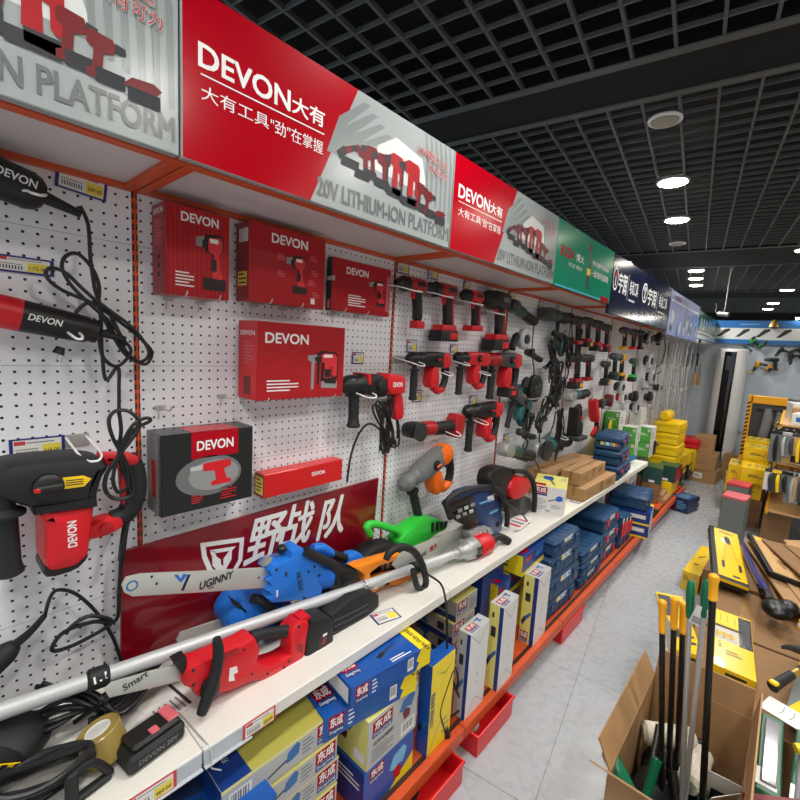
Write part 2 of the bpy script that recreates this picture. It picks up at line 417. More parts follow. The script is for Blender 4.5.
def hung(deg=0.): return WALL @ Mx.Rotation(R_(deg), 3, 'Z')
# ================================================================== the setting
FA = R_(9.1); CA = R_(8.)
m = MB(); m.box((-6, -5, -.1), (6, 15, 0), 'floortile')
o = struct('floor', m); o.location = (.776, 1.387, 0); o.rotation_euler[2] = FA
m = MB(); m.box((-5, -4, 3.05), (7, 15, 3.1), 'ceilblack')
o = struct('ceiling', m); o.rotation_euler[2] = CA
BANDS = [(1.95, 2.27), (5.75, 6.75), (9.2, 10.2)]
m = MB()
for a, b in BANDS:
    m.box((-4, a, 2.80), (5, b, 3.04), 'ceilblack')
o = struct('trim_1', m); o.rotation_euler[2] = CA
m = MB()
FIELDS = [(-3.5, 1.95), (2.27, 5.75), (6.75, 9.2), (10.2, 13)]
for a, b in FIELDS:
    n = int(9/.152)
    for i in range(n):
        x = -4+i*.152+.03; m.box((x-.006, a, 2.80), (x+.006, b, 2.822), 'gridgrey')
    k = int((b-a)/.112)
    for i in range(1, k):
        y = a+(b-a)*i/k; m.box((-4, y-.0035, 2.801), (5, y+.0035, 2.820), 'gridgrey')
    for y in (a, b): m.box((-4, y-.02, 2.792), (5, y+.02, 2.80), 'gridgrey')
o = struct('trim_2', m); o.rotation_euler[2] = CA
m = MB(); m.box((-.16, -2.5, 0), (-.06, 8.3, 2.5), 'ceilblack'); m.box((-4.6, 13.3, 0), (5, 13.4, 3), 'ceilblack')
struct('wall_left', m)
m = MB(); m.box((-.06, 8.07, 0), (4.5, 8.17, 2.22), 'wallwhite')
struct('wall_back', m)
m = MB(); m.box((4.4, -2.5, 0), (4.5, 8.07, 3.), 'offwhite')
struct('wall_right', m)

# ------------------------------------------------------------------ lamps the ceiling has
def lamp(name, label, x, y, on=True, rr=.085, group=None, W=27):
    t = thing(name, label, 'light' if on else 'speaker', (x, y, 2.80), CA, group)
    b = MB(); b.tube([((rr+.008)*math.cos(q*.2244), (rr+.008)*math.sin(q*.2244), -.004) for q in range(28)], .009, 'lamprim' if on else 'white', 8, 1, True); part(t, 'trim_ring', b)
    b = MB(); b.lathe((0, 0, -.022), (0, 0, 1), [(0, rr*.7), (.006, rr*.99), (.012, rr)], 'lampwhite' if on else 'speaker', 28); part(t, 'lens' if on else 'grille', b)
    b = MB(); b.box((-.075, -.056, 0), (.075, .056, .02), 'gridgrey', .002); part(t, 'mounting_plate', b)
    if on:
        l = bpy.data.lights.new('downlight', 'AREA'); l.shape = 'DISK'; l.size = rr*2; l.energy = W; l.color = (1, .985, .965); l.spread = R_(150)
        lo = bpy.data.objects.new('downlight_glow', l); COL.objects.link(lo); lo.location = (x, y, 2.78)
    return t
LAMPS = [(.494, 3.53, 'lit round ceiling downlight just beyond the round ceiling speaker'), (.354, 4.48, 'lit round downlight second in line beyond the ceiling speaker'),
         (.13, 7.06, 'lit downlight first of the tight row of three past the dark ceiling band'), (.03, 7.72, 'lit downlight middle of the tight row of three past the dark ceiling band'), (-.06, 8.4, 'lit downlight last of the tight row of three past the dark ceiling band'),
         (1.02, 9.3, 'lit downlight above the yellow and mint end of the back sign'), (.8, 11.2, 'lit downlight far back over the bronze horn on the sign, nearer of two'), (.68, 12.3, 'lit downlight far back over the bronze horn on the sign, farther of two'),
         (.76, 1.2, 'downlight over the shelf with the chainsaws'), (1.97, .87, 'downlight over the open carton of poles'), (1.8, 2.1, 'downlight over the yellow blister packs'), (1.64, 3.49, 'downlight over the pile of brown cartons'),
         (1.5, 4.6, 'downlight over the yellow tool boxes'), (1.2, 6.2, 'downlight over the hang rack'), (.9, -.2, 'downlight behind the visitor by the left shelf'), (2.1, -.6, 'downlight behind the visitor by the right stand'), (2.9, 2.4, 'downlight far out over the right side'), (2.5, 5.4, 'downlight over the far right corner')]
for x, y, lb in LAMPS: lamp('ceiling_downlight', lb, x, y, group='ceiling downlights')
lamp('ceiling_speaker', 'round beige ceiling loudspeaker with white rim in the dark grid', .622, 2.62, False, .062)
lamp('ceiling_downlight', 'unlit round downlight near the dark band beyond the bright pair', .2, 5.4, False, .06)['category'] = 'light'
w = bpy.data.worlds.new('shop_world'); SC.world = w; w.use_nodes = True
w.node_tree.nodes['Background'].inputs[0].default_value = (.86, .93, 1, 1); w.node_tree.nodes['Background'].inputs[1].default_value = 1.0

# ================================================================== shelving bays along the wall
BY_ = [-1.52, -.561, .397, 1.355, 2.313, 3.271, 4.229, 5.187, 6.145, 7.103, 8.05]
SH = .665; DK = .15; SF = .385; BF = .50; SX = .32; SB = 1.932; STP = 2.245
bay_lab = ['white pegboard bay with the corded black tools at the photo edge', 'white pegboard shelving bay behind the demolition hammer and grinder', 'white pegboard shelving bay holding the red and black tool boxes', 'white pegboard shelving bay holding red cordless drills and hammers',
 'white pegboard shelving bay hung with dark green grinders and tangled cords', 'white pegboard shelving bay hung with black drills above cardboard boxes', 'white pegboard shelving bay hung with grey circular tools above green boxes', 'white pegboard shelving bay with clear packs above yellow cases', 'white pegboard shelving bay with wrenches on wire hooks', 'white pegboard shelving bay with files and clamps beside the tall white air conditioner']
for i in range(10):
    y0, y1 = BY_[i], BY_[i+1]; W = y1-y0
    t = thing('shelving_bay', bay_lab[i], 'shelving', (0, y0, 0), group='pegboard shelving bays')
    b = MB(); b.box((-.02, .006, SH-.08), (0, W-.006, 1.955), 'peg'); part(t, 'pegboard', b)
    b = MB(); b.box((-.02, .006, DK), (-.002, W-.006, SH-.08), 'panelgrey'); part(t, 'lower_back_panel', b)  # plain panel below the shelf, a darker grey than the pegboard
    u = MB(); u.box((-.03, -.0055, 0), (.004, .0055, 2.24), 'slotrail'); uo = part(t, 'upright', u); 
    if i < 7:
        L = W if i < 6 else .23
        b = MB()
        b.box((0, .001, SH-.012), (SF-.012, L-.001, SH), 'ivory', .001); b.box((SF-.016, .001, SH-.036), (SF, L-.001, SH+.003), 'ivory', .003)
        if i == 6: b.box((0, L-.02, SH-.036), (SF, L-.001, SH+.001), 'ivory', .002)
        wk = part(t, 'shelf', b)
        if i in (1, 2):
            e = (0.02, W) if i == 1 else (.0, .12)
            b = MB(); b.box((SF+.0005, e[0], SH-.036), (SF+.004, e[1]-.004, SH+.001), 'clearrail', .001); b.box((SF, e[0], SH-.040), (SF+.012, e[1]-.004, SH-.036), 'clearrail', .001); part(t, 'price_rail', b)
    if i < 8:
        L = W if i < 7 else .75
        b = MB(); b.box((0, .001, DK-.012), (BF-.03, L-.001, DK), 'rack', .001); b.box((BF-.045, .001, DK-.01), (BF-.03, L-.001, DK+.001), 'rackdk'); b.box((BF-.03, .002, DK-.05), (BF, L-.002, DK+.002), 'rack', .003)
        part(t, 'base_deck', b)
        b = MB(); b.box((.02, .04, 0), (BF-.06, .09, DK-.012), 'rack', .003); part(t, 'foot', b)
    # canopy under the signs: white board in an orange frame
    b = MB(); b.box((0.0, .004, SB+.012), (SX-.02, W-.004, SB+.02), 'canopy'); part(t, 'canopy_board', b)
    b = MB()
    b.box((0, .0056, SB), (.022, W-.0056, SB+.012), 'rack', .001); b.box((SX-.03, .001, SB-.002), (SX-.004, W-.001, SB+.012), 'rack', .001)
    for a in (.002, W-.026): b.box((.022, a, SB), (SX-.03, a+.024, SB+.012), 'rack', .001)
    part(t, 'canopy_frame', b)

# ------------------------------------------------------------------ sign boards above
def sign(name, label, y0, y1, z0, z1, base, th=.02): 
    c = Carton((0, 0, 0), (th, y1-y0, z1-z0), base, b=.002); c.y0, c.z0 = y0, z0
    return c
def hangdrill(c, F, u, v, w, h, k='drill', body='deepred', flip=False): c.icon('X+', k, u, v, u+w, v+h, body, 'black', F, flip)
def platform(c, a, b, big=False):
    """grey art: tunnel ribs, a crowd of tools, lettering, between fractions a..b (b the board end)"""
    W = b-a; f = 'X+'
    X = lambda u: a+W*u
    for i in range(4):
        e = .05*i
        c.poly(f, [(X(.10+e), .42), (X(.16+e), .72-e*.6), (X(.30+e), .93-e), (X(.34+e), .93-e), (X(.21+e), .70-e*.6), (X(.16+e), .42)], 'signgrey2', 3+.7*i)
    c.poly(f, [(X(.34), .45), (X(.40), .66), (X(.52), .80), (X(.72), .74), (X(.78), .42)], 'signwhite', 5)
    for i in range(6):
        u = .76+.042*i; c.poly(f, [(X(u), .40-.03*i), (X(u-.01), .80), (X(u-.03), .985), (X(u-.012), .985), (X(u+.012), .80), (X(u+.018), .40-.03*i)], 'signgrey2', 6)
    # tools shoulder to shoulder
    T = [('grinder', .04, .38, .14, .2), ('drill', .14, .33, .12, .25), ('drill', .2, .36, .11, .26), ('drill', .28, .33, .13, .28), ('hammer', .38, .3, .14, .36), ('hammer', .5, .27, .16, .40), ('drill', .66, .27, .1, .25), ('drill', .74, .25, .1, .23), ('saw', .83, .22, .12, .12)]
    for i, (k, u, v, w, h) in enumerate(T):
        u = .115+u*.86
        c.icon(f, k, X(u), v, X(u+w), v+h, 'toolredd' if k == 'hammer' else 'deepred', 'ink', 8+1.6*i, k == 'drill' and i > 5)
        c.rect(f, X(u+w*.2), v-.015, X(u+w*.95), v+.06, 'ink', 9+1.6*i)
    c.txt(f, '20V LITHIUM-ION PLATFORM', X(.52), .135, .135, 'lettergrey', .03, W*.93, l=9)
    c.txt(f, '20V锂型之选', X(.8), .80, .085, 'signwhite', .03, W*.26, l=24, rot=-.05); c.txt(f, '20V锂型之选', X(.8), .80, .085, 'signred', .0, W*.26, l=26, rot=-.05)
    c.txt(f, '大有可为', X(.86), .69, .085, 'signwhite', .03, W*.18, l=24, rot=-.05); c.txt(f, '大有可为', X(.86), .69, .085, 'signred', .0, W*.18, l=26, rot=-.05)
def combo(label, y0, y1):
    c = sign('s', label, y0, y1, SB, STP, 'signgrey'); f = 'X+'; L = y1-y0
    c.poly(f, [(0.003, .004), (.345, .004), (.505, .996), (.003, .996)], 'signred', 2)
    platform(c, .33, 1.)
    c.txt(f, 'DEVON', .155, .635, .135, 'white', .035, .235); c.txt(f, '大有', .332, .63, .12, 'white', .02, .105)
    c.rect(f, .042, .522, .385, .530, 'white', 4); c.txt(f, '大有工具', .128, .425, .088, 'white', .008, .17); c.txt(f, '"劲"在掌握', .30, .42, .095, 'white', .008, .165)
    return c.done('sign_board', label, 'sign', (SX, y0+.002, SB), None, 'tool brand sign boards')
combo('grey sign board over the photo edge lettered with the end of the word PLATFORM', -.51, .368)
combo('large red and grey sign board above the red tool boxes', .372, 1.248)
combo('smaller red and grey sign board above the red cordless drills', 1.252, 2.118)
c = sign('s', '', 2.122, 2.99, SB, STP, 'signteal'); f = 'X+'
c.txt(f, 'BODA', .16, .56, .15, 'signred', .05, .20); c.txt(f, '博大', .36, .56, .13, 'white', .01, .13); c.txt(f, '德工匠 博四方', .3, .40, .06, 'white', .004, .22)
c.txt(f, '博大电锤手电钻角磨', .745, .60, .085, 'white', .01, .33); c.txt(f, '一路领跑冠群雄', .745, .42, .12, 'white', .015, .34)
c.rect(f, .50, .12, .545, .56, 'black', 3); c.rect(f, .495, .35, .555, .47, 'yellow', 4); c.rect(f, .505, .6, .54, .8, 'darkgrey', 3); c.rect(f, .51, .78, .535, .9, 'signred', 4)
c.rect(f, .8, .0, .97, .085, 'signred', 3); c.rect(f, .02, .0, .8, .03, 'signcyan', 3)
c.done('sign_board', 'teal green sign board with a black power tool picture', 'sign', (SX, 2.122, SB), None, 'tool brand sign boards')
for k, (a, b, lb) in enumerate([(2.994, 3.70, 'navy sign board with white characters beside the teal board'), (3.704, 4.72, 'navy sign board with white characters beside the violet picture board')]):
    c = sign('s', '', a, b, SB-.06, STP, 'signnavy')
    q = .36 if k else .45
    ring = [(.10+.075*math.cos(t*.349), .60+.20*math.sin(t*.349)) for t in range(18)]
    c.poly('X+', ring, 'white', 3); c.poly('X+', [(.10+.06*math.cos(t*.349), .60+.16*math.sin(t*.349)) for t in range(18)], 'signnavy', 4); c.rect('X+', .09, .48, .115, .7, 'white', 5); c.rect('X+', .06, .64, .14, .72, 'signred' if not k else 'white', 5)
    c.txt('X+', '宇润', .33, .57, .34, 'white', .03, .26); c.txt('X+', '电动工具', .72, .58, .26, 'white', .01, .30); c.lines('X+', .57, .31, .87, .37, 1, 'lightgrey', 4, .6); c.rect('X+', .505, .32, .512, .78, 'white', 3)
    c.done('sign_board', lb, 'sign', (SX, a+.002, SB-.06), None, 'tool brand sign boards')
c = sign('s', '', 4.724, 6.35, SB-.1, STP, 'signphoto')
for i in range(22):
    u = RND.uniform(.03, .95); v = RND.uniform(.1, .6); c.poly('X+', [(u+.03*math.cos(t*1.05)*RND.uniform(.6, 1.4), v+.13*math.sin(t*1.05)) for t in range(6)], RND.choice(['signwhite', 'signnavy', 'lightgrey', 'grey', 'signblue']), 3+.6*i)
c.rect('X+', .03, .76, .97, .80, 'signwhite', 3); c.txt('X+', '专业电动工具', .2, .88, .1, 'signred', .02, .2); c.rect('X+', .50, .0, .505, 1, 'signnavy', 3)
c.done('sign_board', 'violet blue picture sign board full of small tools', 'sign', (SX, 4.726, SB-.1), None, 'tool brand sign boards')
c = sign('s', '', 6.354, 8.0, SB-.06, STP-.04, 'signgreen')
for i in range(7):
    u = .08+.13*i; c.poly('X+', [(u, .35), (u+.04, .8), (u+.07, .75), (u+.1, .35)], 'signwhite' if i % 2 else 'lightgrey', 3)
c.rect('X+', .02, .03, .98, .3, 'signwhite', 3); c.rect('X+', .05, .18, .6, .23, 'ink', 4)
c.done('sign_board', 'dark green picture sign board at the far corner', 'sign', (SX, 6.356, SB-.06), None, 'tool brand sign boards')

# ================================================================== boxes hung on the pegboard
def pegs(c_, y, x, z, L=.09): pass
def hookpair(label, y, z, L, group='pegboard hooks', sp=.0):
    t = thing('peg_hook', label, 'hook', (0, y, z), None, group)
    b = MB(); b.tube([(.002, 0, .0), (L*.5, 0, -.001), (L, 0, .002), (L+.012, 0, .014)], .0022, 'wire', 8, 4); part(t, 'prong', b)
    b = MB(); b.box((.0005, -.014, -.008), (.003, .014, .006), 'wire', .001); b.tube([(.003, -.006, -.004), (.006, -.006, -.02), (.002, -.006, -.03)], .0018, 'wire', 6, 3); part(t, 'clip', b)
    return t
def boxhooks(yy, z, L, what):
    for k, y in enumerate(yy): hookpair('wire peg hook under the %s, %s of its pair' % (what, ('nearer', 'farther')[k]), y, z-.004, L)
f = 'X+'
def brand(c, u, v, h, w, face='X+', m_='white', b=.035): c.txt(face, 'DEVON', u, v, h, m_, b, w)
# tall striped one
c = Carton((0, 0, 0), (.085, .163, .220), 'boxred', {'Y-': 'boxredside'})
for i in range(26): c.rect(f, .03+i*.036, .02, .04+i*.036, .98, 'boxbrightred' if i % 2 else 'boxredside', 2)
brand(c, .52, .88, .10, .58); brand(c, .5, .92, .06, .7, 'Y-')
c.art(f, 'drill', .44, .14, .90, .76); c.rect(f, .56, .10, .94, .24, 'artdark', 9); c.lines(f, .14, .10, .42, .28, 5, 'white'); c.lines('Y-', .2, .55, .8, .84, 8, 'pink')
for i in range(3): c.rect('Y-', .4, .2+i*.1, .6, .25+i*.1, 'ink', 3)
c.done('tool_box', 'upright red ribbed drill box hung nearest the orange upright', 'box', (.008, .435, 1.690), None, 'red drill boxes on the pegboard'); boxhooks((.475, .56), 1.690, .11, 'upright red ribbed box')
c = Carton((0, 0, 0), (.072, .270, .222), 'boxred', {'Y-': 'boxredside'})
brand(c, .50, .855, .12, .47); c.art(f, 'drill', .45, .20, .72, .70); c.rect(f, .54, .18, .74, .28, 'artdark', 9)
for u, v in ((.34, .42), (.34, .64), (.78, .7), (.8, .5), (.76, .36), (.82, .2)): c.lines(f, u, v-.05, u+.1, v+.04, 3, 'pink')
c.rect(f, .8, .06, .86, .14, 'paper', 3); c.rect('Y-', .15, .2, .85, .38, 'tagyellow', 3); c.lines('Y-', .2, .21, .8, .37, 3, 'ink', 4); c.rect('Y-', .2, .75, .9, .92, 'paper', 3)
c.done('tool_box', 'wide red drill box with a yellow side sticker, between two red boxes', 'box', (.008, .663, 1.698), None, 'red drill boxes on the pegboard'); boxhooks((.72, .83), 1.698, .10, 'wide red box with yellow sticker')
c = Carton((0, 0, 0), (.03, .296, .182), 'boxred', {'Y-': 'boxblack'})
brand(c, .40, .80, .13, .36); c.art(f, 'drill', .60, .2, .9, .72); c.lines(f, .26, .12, .55, .36, 5, 'white'); c.rect('Y-', .2, .04, .8, .2, 'pink', 3); c.rect(f, .92, .1, .98, .85, 'pink', 3)
c.txt('Y-', 'DEVON', .5, .6, .35, 'white', .03, .45, rot=1.5708)
c.done('tool_box', 'shallow red drill box hung closest to the second orange upright', 'box', (.008, .998, 1.704), None, 'red drill boxes on the pegboard'); boxhooks((1.04, 1.15), 1.704, .06, 'shallow red box')
c = Carton((0, 0, 0), (.105, .330, .232), 'boxred', {'Y-': 'boxbrightred'})
brand(c, .31, .80, .13, .46); brand(c, .5, .85, .055, .76, 'Y-'); c.art(f, 'hammer', .54, .12, .92, .66); c.lines(f, .10, .10, .44, .27, 4, 'white'); c.rect('Y-', .3, .06, .7, .3, 'deepred', 3); c.lines('Y-', .3, .45, .8, .75, 7, 'pink')
c.done('tool_box', 'largest red hammer box, hung alone in the middle row', 'box', (.008, .673, 1.411), None, 'red drill boxes on the pegboard'); boxhooks((.70, .95), 1.411, .125, 'largest red hammer box')
c = Carton((0, 0, 0), (.095, .255, .216), 'boxblack', {'Y-': 'boxsmoke'})
c.rect(f, .30, .66, .82, .998, 'signred', 3); c.rect('T', .30, .01, .82, .9, 'signred', 3); brand(c, .56, .82, .12, .40)

c.poly(f, [(.5+.36*math.cos(t*.26), .42+.26*math.sin(t*.26)) for t in range(24)], 'midgrey', 3); c.poly(f, [(.55+.28*math.cos(t*.26), .42+.2*math.sin(t*.26)) for t in range(24)], 'grey', 4)
c.icon(f, 'drill', .28, .28, .74, .60, 'toolred', 'lightgrey', 6); c.lines(f, .3, .08, .42, .2, 4, 'toolred'); c.lines(f, .62, .06, .8, .24, 5, 'toolred'); c.rect('Y-', .35, .2, .65, .66, 'signred', 3); c.rect('Y-', .85, .01, .99, .99, 'boxblack', 3)
c.done('tool_box', 'black drill box with a red top label picturing a red drill', 'box', (.008, .415, 1.120)); boxhooks((.45, .60), 1.120, .12, 'black drill box')
c = Carton((0, 0, 0), (.055, .325, .078), 'boxbrightred', {'Y-': 'boxredside'})
c.rect('Y-', .1, .12, .9, .85, 'tagyellow', 3); c.lines('Y-', .2, .2, .8, .8, 4, 'ink', 4); brand(c, .66, .60, .17, .17)
c.done('tool_box', 'long flat red tool box above the maroon board', 'box', (.008, .734, 1.086)); boxhooks((.78, .98), 1.086, .075, 'long flat red box')
hookpair('empty wire peg hook above the black drill box', .452, 1.392, .07); hookpair('empty wire peg hook left of the largest red hammer box', .625, 1.415, .08)

# price cards on the pegboard and rail
def pricecard(label, M4, w, h, price='', blue=True, name='price_tag', grp='price tags'):
    b = MB(); b.M = M4
    b.box((-w/2, -h/2, 0), (w/2, h/2, .0012), 'tagblue' if blue else 'tagred', .0004)
    b.box((-w/2+.006*w/.09, -h/2+.004, .0012), (w/2-.006*w/.09, h/2-.004, .0018), 'paper')
    F = Mx.Translation((0, 0, .0021)); q = lambda a, bb, c_, d, k: b.poly(F, [(a*w, bb*h), (c_*w, bb*h), (c_*w, d*h), (a*w, d*h)], k)
    q(.08, -.36, .42, .18, 'tagyellow'); q(-.42, .2, -.22, .38, 'tagred'); q(-.2, .26, .3, .31, 'printgrey'); q(-.4, -.02, 0, .02, 'printgrey')
    for i in range(9): q(-.38+i*.045, -.3, -.36+i*.045, -.08, 'ink')
    if price: b.text(Mx.Translation((0, 0, .0025)), price, .25*w, -.14*h, .2*h, 'ink', .01, .28*w)
    loc = M4.translation.copy(); o = b.build(name, None, tuple(loc)); return tag(o, label, 'price tag', grp)
def walltag(px, py, w, h, label, price='', deg=0, x=.004): 
    p = wx(px, py, x); return pricecard(label, Mx.Translation(p) @ hung(deg).to_4x4(), w, h, price)
walltag(82, 184, .098, .046, 'price tag beside the black corded heat tool', '209.00', -6)
walltag(22, 265, .11, .035, 'price tag above the red and black die grinder', '175.00', 0)
walltag(38, 448, .10, .05, 'price tag behind the demolition hammer', '615.00', 0)
walltag(358, 358, .06, .045, 'price tag below the largest red hammer box', '', 0)
# ================================================================== tools hung on the pegboard
def T(pts, x, O): return [(p.y-O.y, p.z-O.z) for p in (wx(a, b, x) for a, b in pts)]
def hookloop(root_pt, label, w=.07, drop=.02, L=.10, group='wire tool hooks'):
    """a white wire hook looping out of the pegboard round a tool"""
    t = thing('tool_hook', label, 'hook', root_pt, None, group)
    b = MB(); b.tube([(-L+.002, -w/2, .012), (.0, -w/2, -.004), (.028, -w*.3, -.012), (.034, 0, -.014), (.028, w*.3, -.012), (0, w/2, -.004), (-L+.002, w/2, .012)], .0026, 'white', 8, 4); part(t, 'wire_loop', b)
    b = MB(); b.box((-L+.0005, -w/2-.006, -.012), (-L+.003, w/2+.006, .02), 'wire', .001); part(t, 'back_plate', b)
    return t
def pistol(label, xl, xr, yt, yb, body='toolred', nose='black', grip='black', acc='toolred', kind='drill', batt=True, x=.06, deg=0., grp='cordless tools on the pegboard', sticker=None, name='cordless_drill', cat='power tool', small=False):
    nb = .225 if batt else .185
    pt = wx((xl+xr)/2, yt, x); pb = wx((xl+xr)/2, yb, x); s = (pt.z-pb.z)/(nb+.035)
    t = thing(name, label, cat, (x, pt.y-.0, pt.z-.035*s), hung(deg), grp); t.scale = (s, s, s)
    b = MB(); fat = 1.25 if kind == 'wrench' else 1.
    b.prism([(-.045, -.026*fat), (.03, -.032*fat), (.075, -.028), (.085, -.012), (.085, .022), (.07, .033*fat), (-.03, .034*fat), (-.05, .03*fat)], -.034*fat, .034*fat, body, .020, 1); part(t, 'motor_housing', b)
    b = MB()
    if kind == 'drill': b.lathe((-.04, 0, 0), (-1, 0, 0), [(0, .033), (.02, .034), (.024, .028), (.03, .024), (.034, .026), (.06, .026), (.064, .022), (.08, .012), (.084, .006)], nose, 20)
    elif kind == 'wrench': b.lathe((-.03, 0, 0), (-1, 0, 0), [(0, .042), (.03, .042), (.055, .034), (.07, .022), (.074, .012), (.09, .011)], nose, 20)
    else: b.lathe((-.035, 0, 0), (-1, 0, 0), [(0, .034), (.03, .033), (.05, .024), (.055, .016), (.066, .015), (.07, .008)], nose, 20)
    part(t, 'chuck', b)
    b = MB(); b.prism([(.012, -.02), (.056, -.02), (.066, -.07), (.076, -.158), (.028, -.158), (.026, -.10), (.018, -.06)], -.019, .019, grip, .013, 1); part(t, 'grip', b)
    if kind != 'slim' and not small:
        b = MB(); b.prism([(.05, -.03), (.066, -.03), (.082, -.15), (.068, -.15)], -.02, .02, acc, .008); part(t, 'grip_back', b)
    b = MB(); b.prism([(.0, -.03), (.02, -.03), (.022, -.062), (.006, -.056)], -.009, .009, acc, .004); part(t, 'trigger', b)
    if kind == 'slim':
        b = MB(); b.prism([(.022, -.155), (.08, -.155), (.084, -.19), (.022, -.19)], -.025, .025, acc, .008); part(t, 'battery', b)
    else:
        b = MB(); b.prism([(-.022, -.152), (.088, -.148), (.094, -.178), (-.03, -.182)], -.033, .033, acc, .010); part(t, 'foot', b)
        if batt:
            b = MB(); b.prism([(-.036, -.178), (.094, -.174), (.1, -.225), (-.042, -.228)], -.038, .038, 'rubber', .008); bt = part(t, 'battery', b)
            b = MB(); b.prism([(.03, -.186), (.088, -.184), (.09, -.214), (.03, -.216)], .036, .0392, sticker or acc, .001); part(bt, 'battery_label', b)
    if not small:
        b = MB(); b.box((.0, -.004, .0335*fat), (.06, .016, .0345*fat), 'blackgloss' if body != 'black' else 'midgrey', .0008); part(t, 'side_plate', b)
    return t
D1 = 'cordless tools, top row'
pistol('slim red and black cordless driver, first of the top row', 400, 425, 277, 327, kind='slim', batt=False, body='toolredd', grp=D1)
pistol('red and black cordless drill with big battery in the top row', 431, 456, 283, 341, body='toolredd', grp=D1)
pistol('red and black impact driver without battery in the top row', 461, 484, 290, 332, kind='impact', batt=False, grp=D1)
pistol('red and black impact wrench with fat dark head, last of the top row', 486, 507, 293, 350, kind='wrench', body='black', grp=D1)
for (a, b_), lb in zip([(411, 288), (443, 294), (474, 302), (497, 312)], ['the slim driver', 'the top row drill', 'the batteryless impact driver', 'the fat headed impact wrench']):
    hookloop(wx(a, b_, .10)-V((0, 0, 0)), 'white wire hook cradling %s' % lb, .12, .02, .10)
for (a, b_), w_, lb in zip([(403, 267), (433, 273), (467, 286), (489, 287)], (.075, .075, .06, .06), ['above the slim driver', 'above the top row drill', 'above the batteryless impact driver', 'above the fat headed impact wrench']): walltag(a, b_, w_, .055, 'blue edged price tag '+lb)

def rotary(label, xl, xr, yt, yb, motor='toolred', gear='black', x=.07, deg=0., grp='rotary hammers on the pegboard', batt=False, side=True, collar='black', drop=.19, name='rotary_hammer'):
    """a hammer seen from its side: chuck, gear case, slanting motor, D grip, side handle"""
    pl = wx(xl, yt, x); pr_ = wx(xr, yt, x); pb = wx((xl+xr)/2, yb, x); s = (wx((xl+xr)/2, yt, x).z-pb.z)/.225
    t = thing(name, label, 'power tool', (x, (pl.y+pr_.y)/2, wx((xl+xr)/2, yt, x).z-.035*s), hung(deg), grp); t.scale = (s, s, s)
    b = MB(); b.lathe((-.07, 0, 0), (-1, 0, 0), [(0, .036), (.03, .032), (.034, .028), (.05, .028), (.054, .034), (.075, .034), (.085, .026), (.10, .018), (.104, .010)], collar, 20); part(t, 'chuck', b)
    b = MB(); b.prism([(-.085, -.03), (-.085, .03), (-.03, .036), (.10, .038), (.13, .03), (.135, -.02), (.10, -.045), (-.03, -.04)], -.036, .036, gear, .016, 1); gc = part(t, 'gear_case', b)
    b = MB(); b.lathe((.02, 0, .03), (0, 0, 1), [(0, .022), (.012, .021), (.013, .016), (.02, .015)], 'rubber', 16); b.box((.005, -.004, .048), (.035, .004, .054), motor, .002); part(gc, 'mode_knob', b)
    b = MB(); b.prism([(.065, .036), (.135, .036), (.15, .01), (.15, -.035), (.09, -.05), (.06, -.02)], -.0375, .0375, motor, .013, 1); part(t, 'rear_housing', b)
    b = MB(); b.prism([(-.005, -.035), (.055, -.04), (.06, -.12), (.05, -.145), (.0, -.15), (-.015, -.12)], -.032, .032, motor, .013, 1); part(t, 'motor_housing', b)
    b = MB(); b.tube([(.13, -.02, 0), (.148, -.06, 0), (.14, -.12, 0), (.115, -.155, 0)], [.022, .019, .018, .019], 'rubber', 10, 4); part(t, 'grip', b)
    b = MB(); b.tube([(.125, -.155, 0), (.08, -.165, 0), (.04, -.14, 0)], [.02, .02, .022], motor, 10, 4); part(t, 'lower_brace', b)
    b = MB(); b.prism([(.118, -.04), (.132, -.04), (.128, -.085), (.114, -.08)], -.01, .01, 'black', .004); part(t, 'trigger', b)
    if batt: b = MB(); b.prism([(.02, -.15), (.13, -.155), (.135, -.20), (.02, -.2)], -.038, .038, 'rubber', .008); bt = part(t, 'battery', b); b = MB(); b.box((.05, -.19, .037), (.1, -.165, .0392), motor, .001); part(bt, 'battery_label', b)
    if side:
        b = MB(); b.lathe((-.115, -.03, .0), (0, -1, 0), [(0, .012), (.02, .012), (.021, .026), (.027, .026), (.03, .017), (.06, .019), (drop-.04, .018), (drop-.02, .022), (drop-.015, .014)], 'rubber', 14); part(t, 'side_handle', b)
    return t
rotary('red and black cordless rotary hammer with orange tipped knob, first of the middle row', 405, 452, 352, 396)
rotary('red cordless rotary hammer with red side handle in the middle row', 457, 487, 352, 391, gear='toolred')
rotary('grey and red cordless hammer drill with battery, last of the middle row', 488, 519, 353, 395, gear='darkgrey', batt=True, collar='toolredd')
for (a, b_), lb in zip([(417, 362), (446, 372), (463, 362), (484, 372)], ['the nose of the first middle row hammer', 'the rear of the first middle row hammer', 'the nose of the all red hammer', 'the rear of the all red hammer']): hookloop(wx(a, b_, .11), 'white wire hook under '+lb, .06)
for (a, b_), lb in zip([(412, 346), (454, 350), (487, 352), (417, 396), (473, 400), (506, 438)], ['above the first middle row hammer', 'above the all red hammer', 'above the grey and red hammer drill', 'below the first middle row hammer', 'above the corded red hammer in the bottom row', 'under the green hammer with a black side handle']): walltag(a, b_, .068, .055, 'blue edged price tag '+lb)

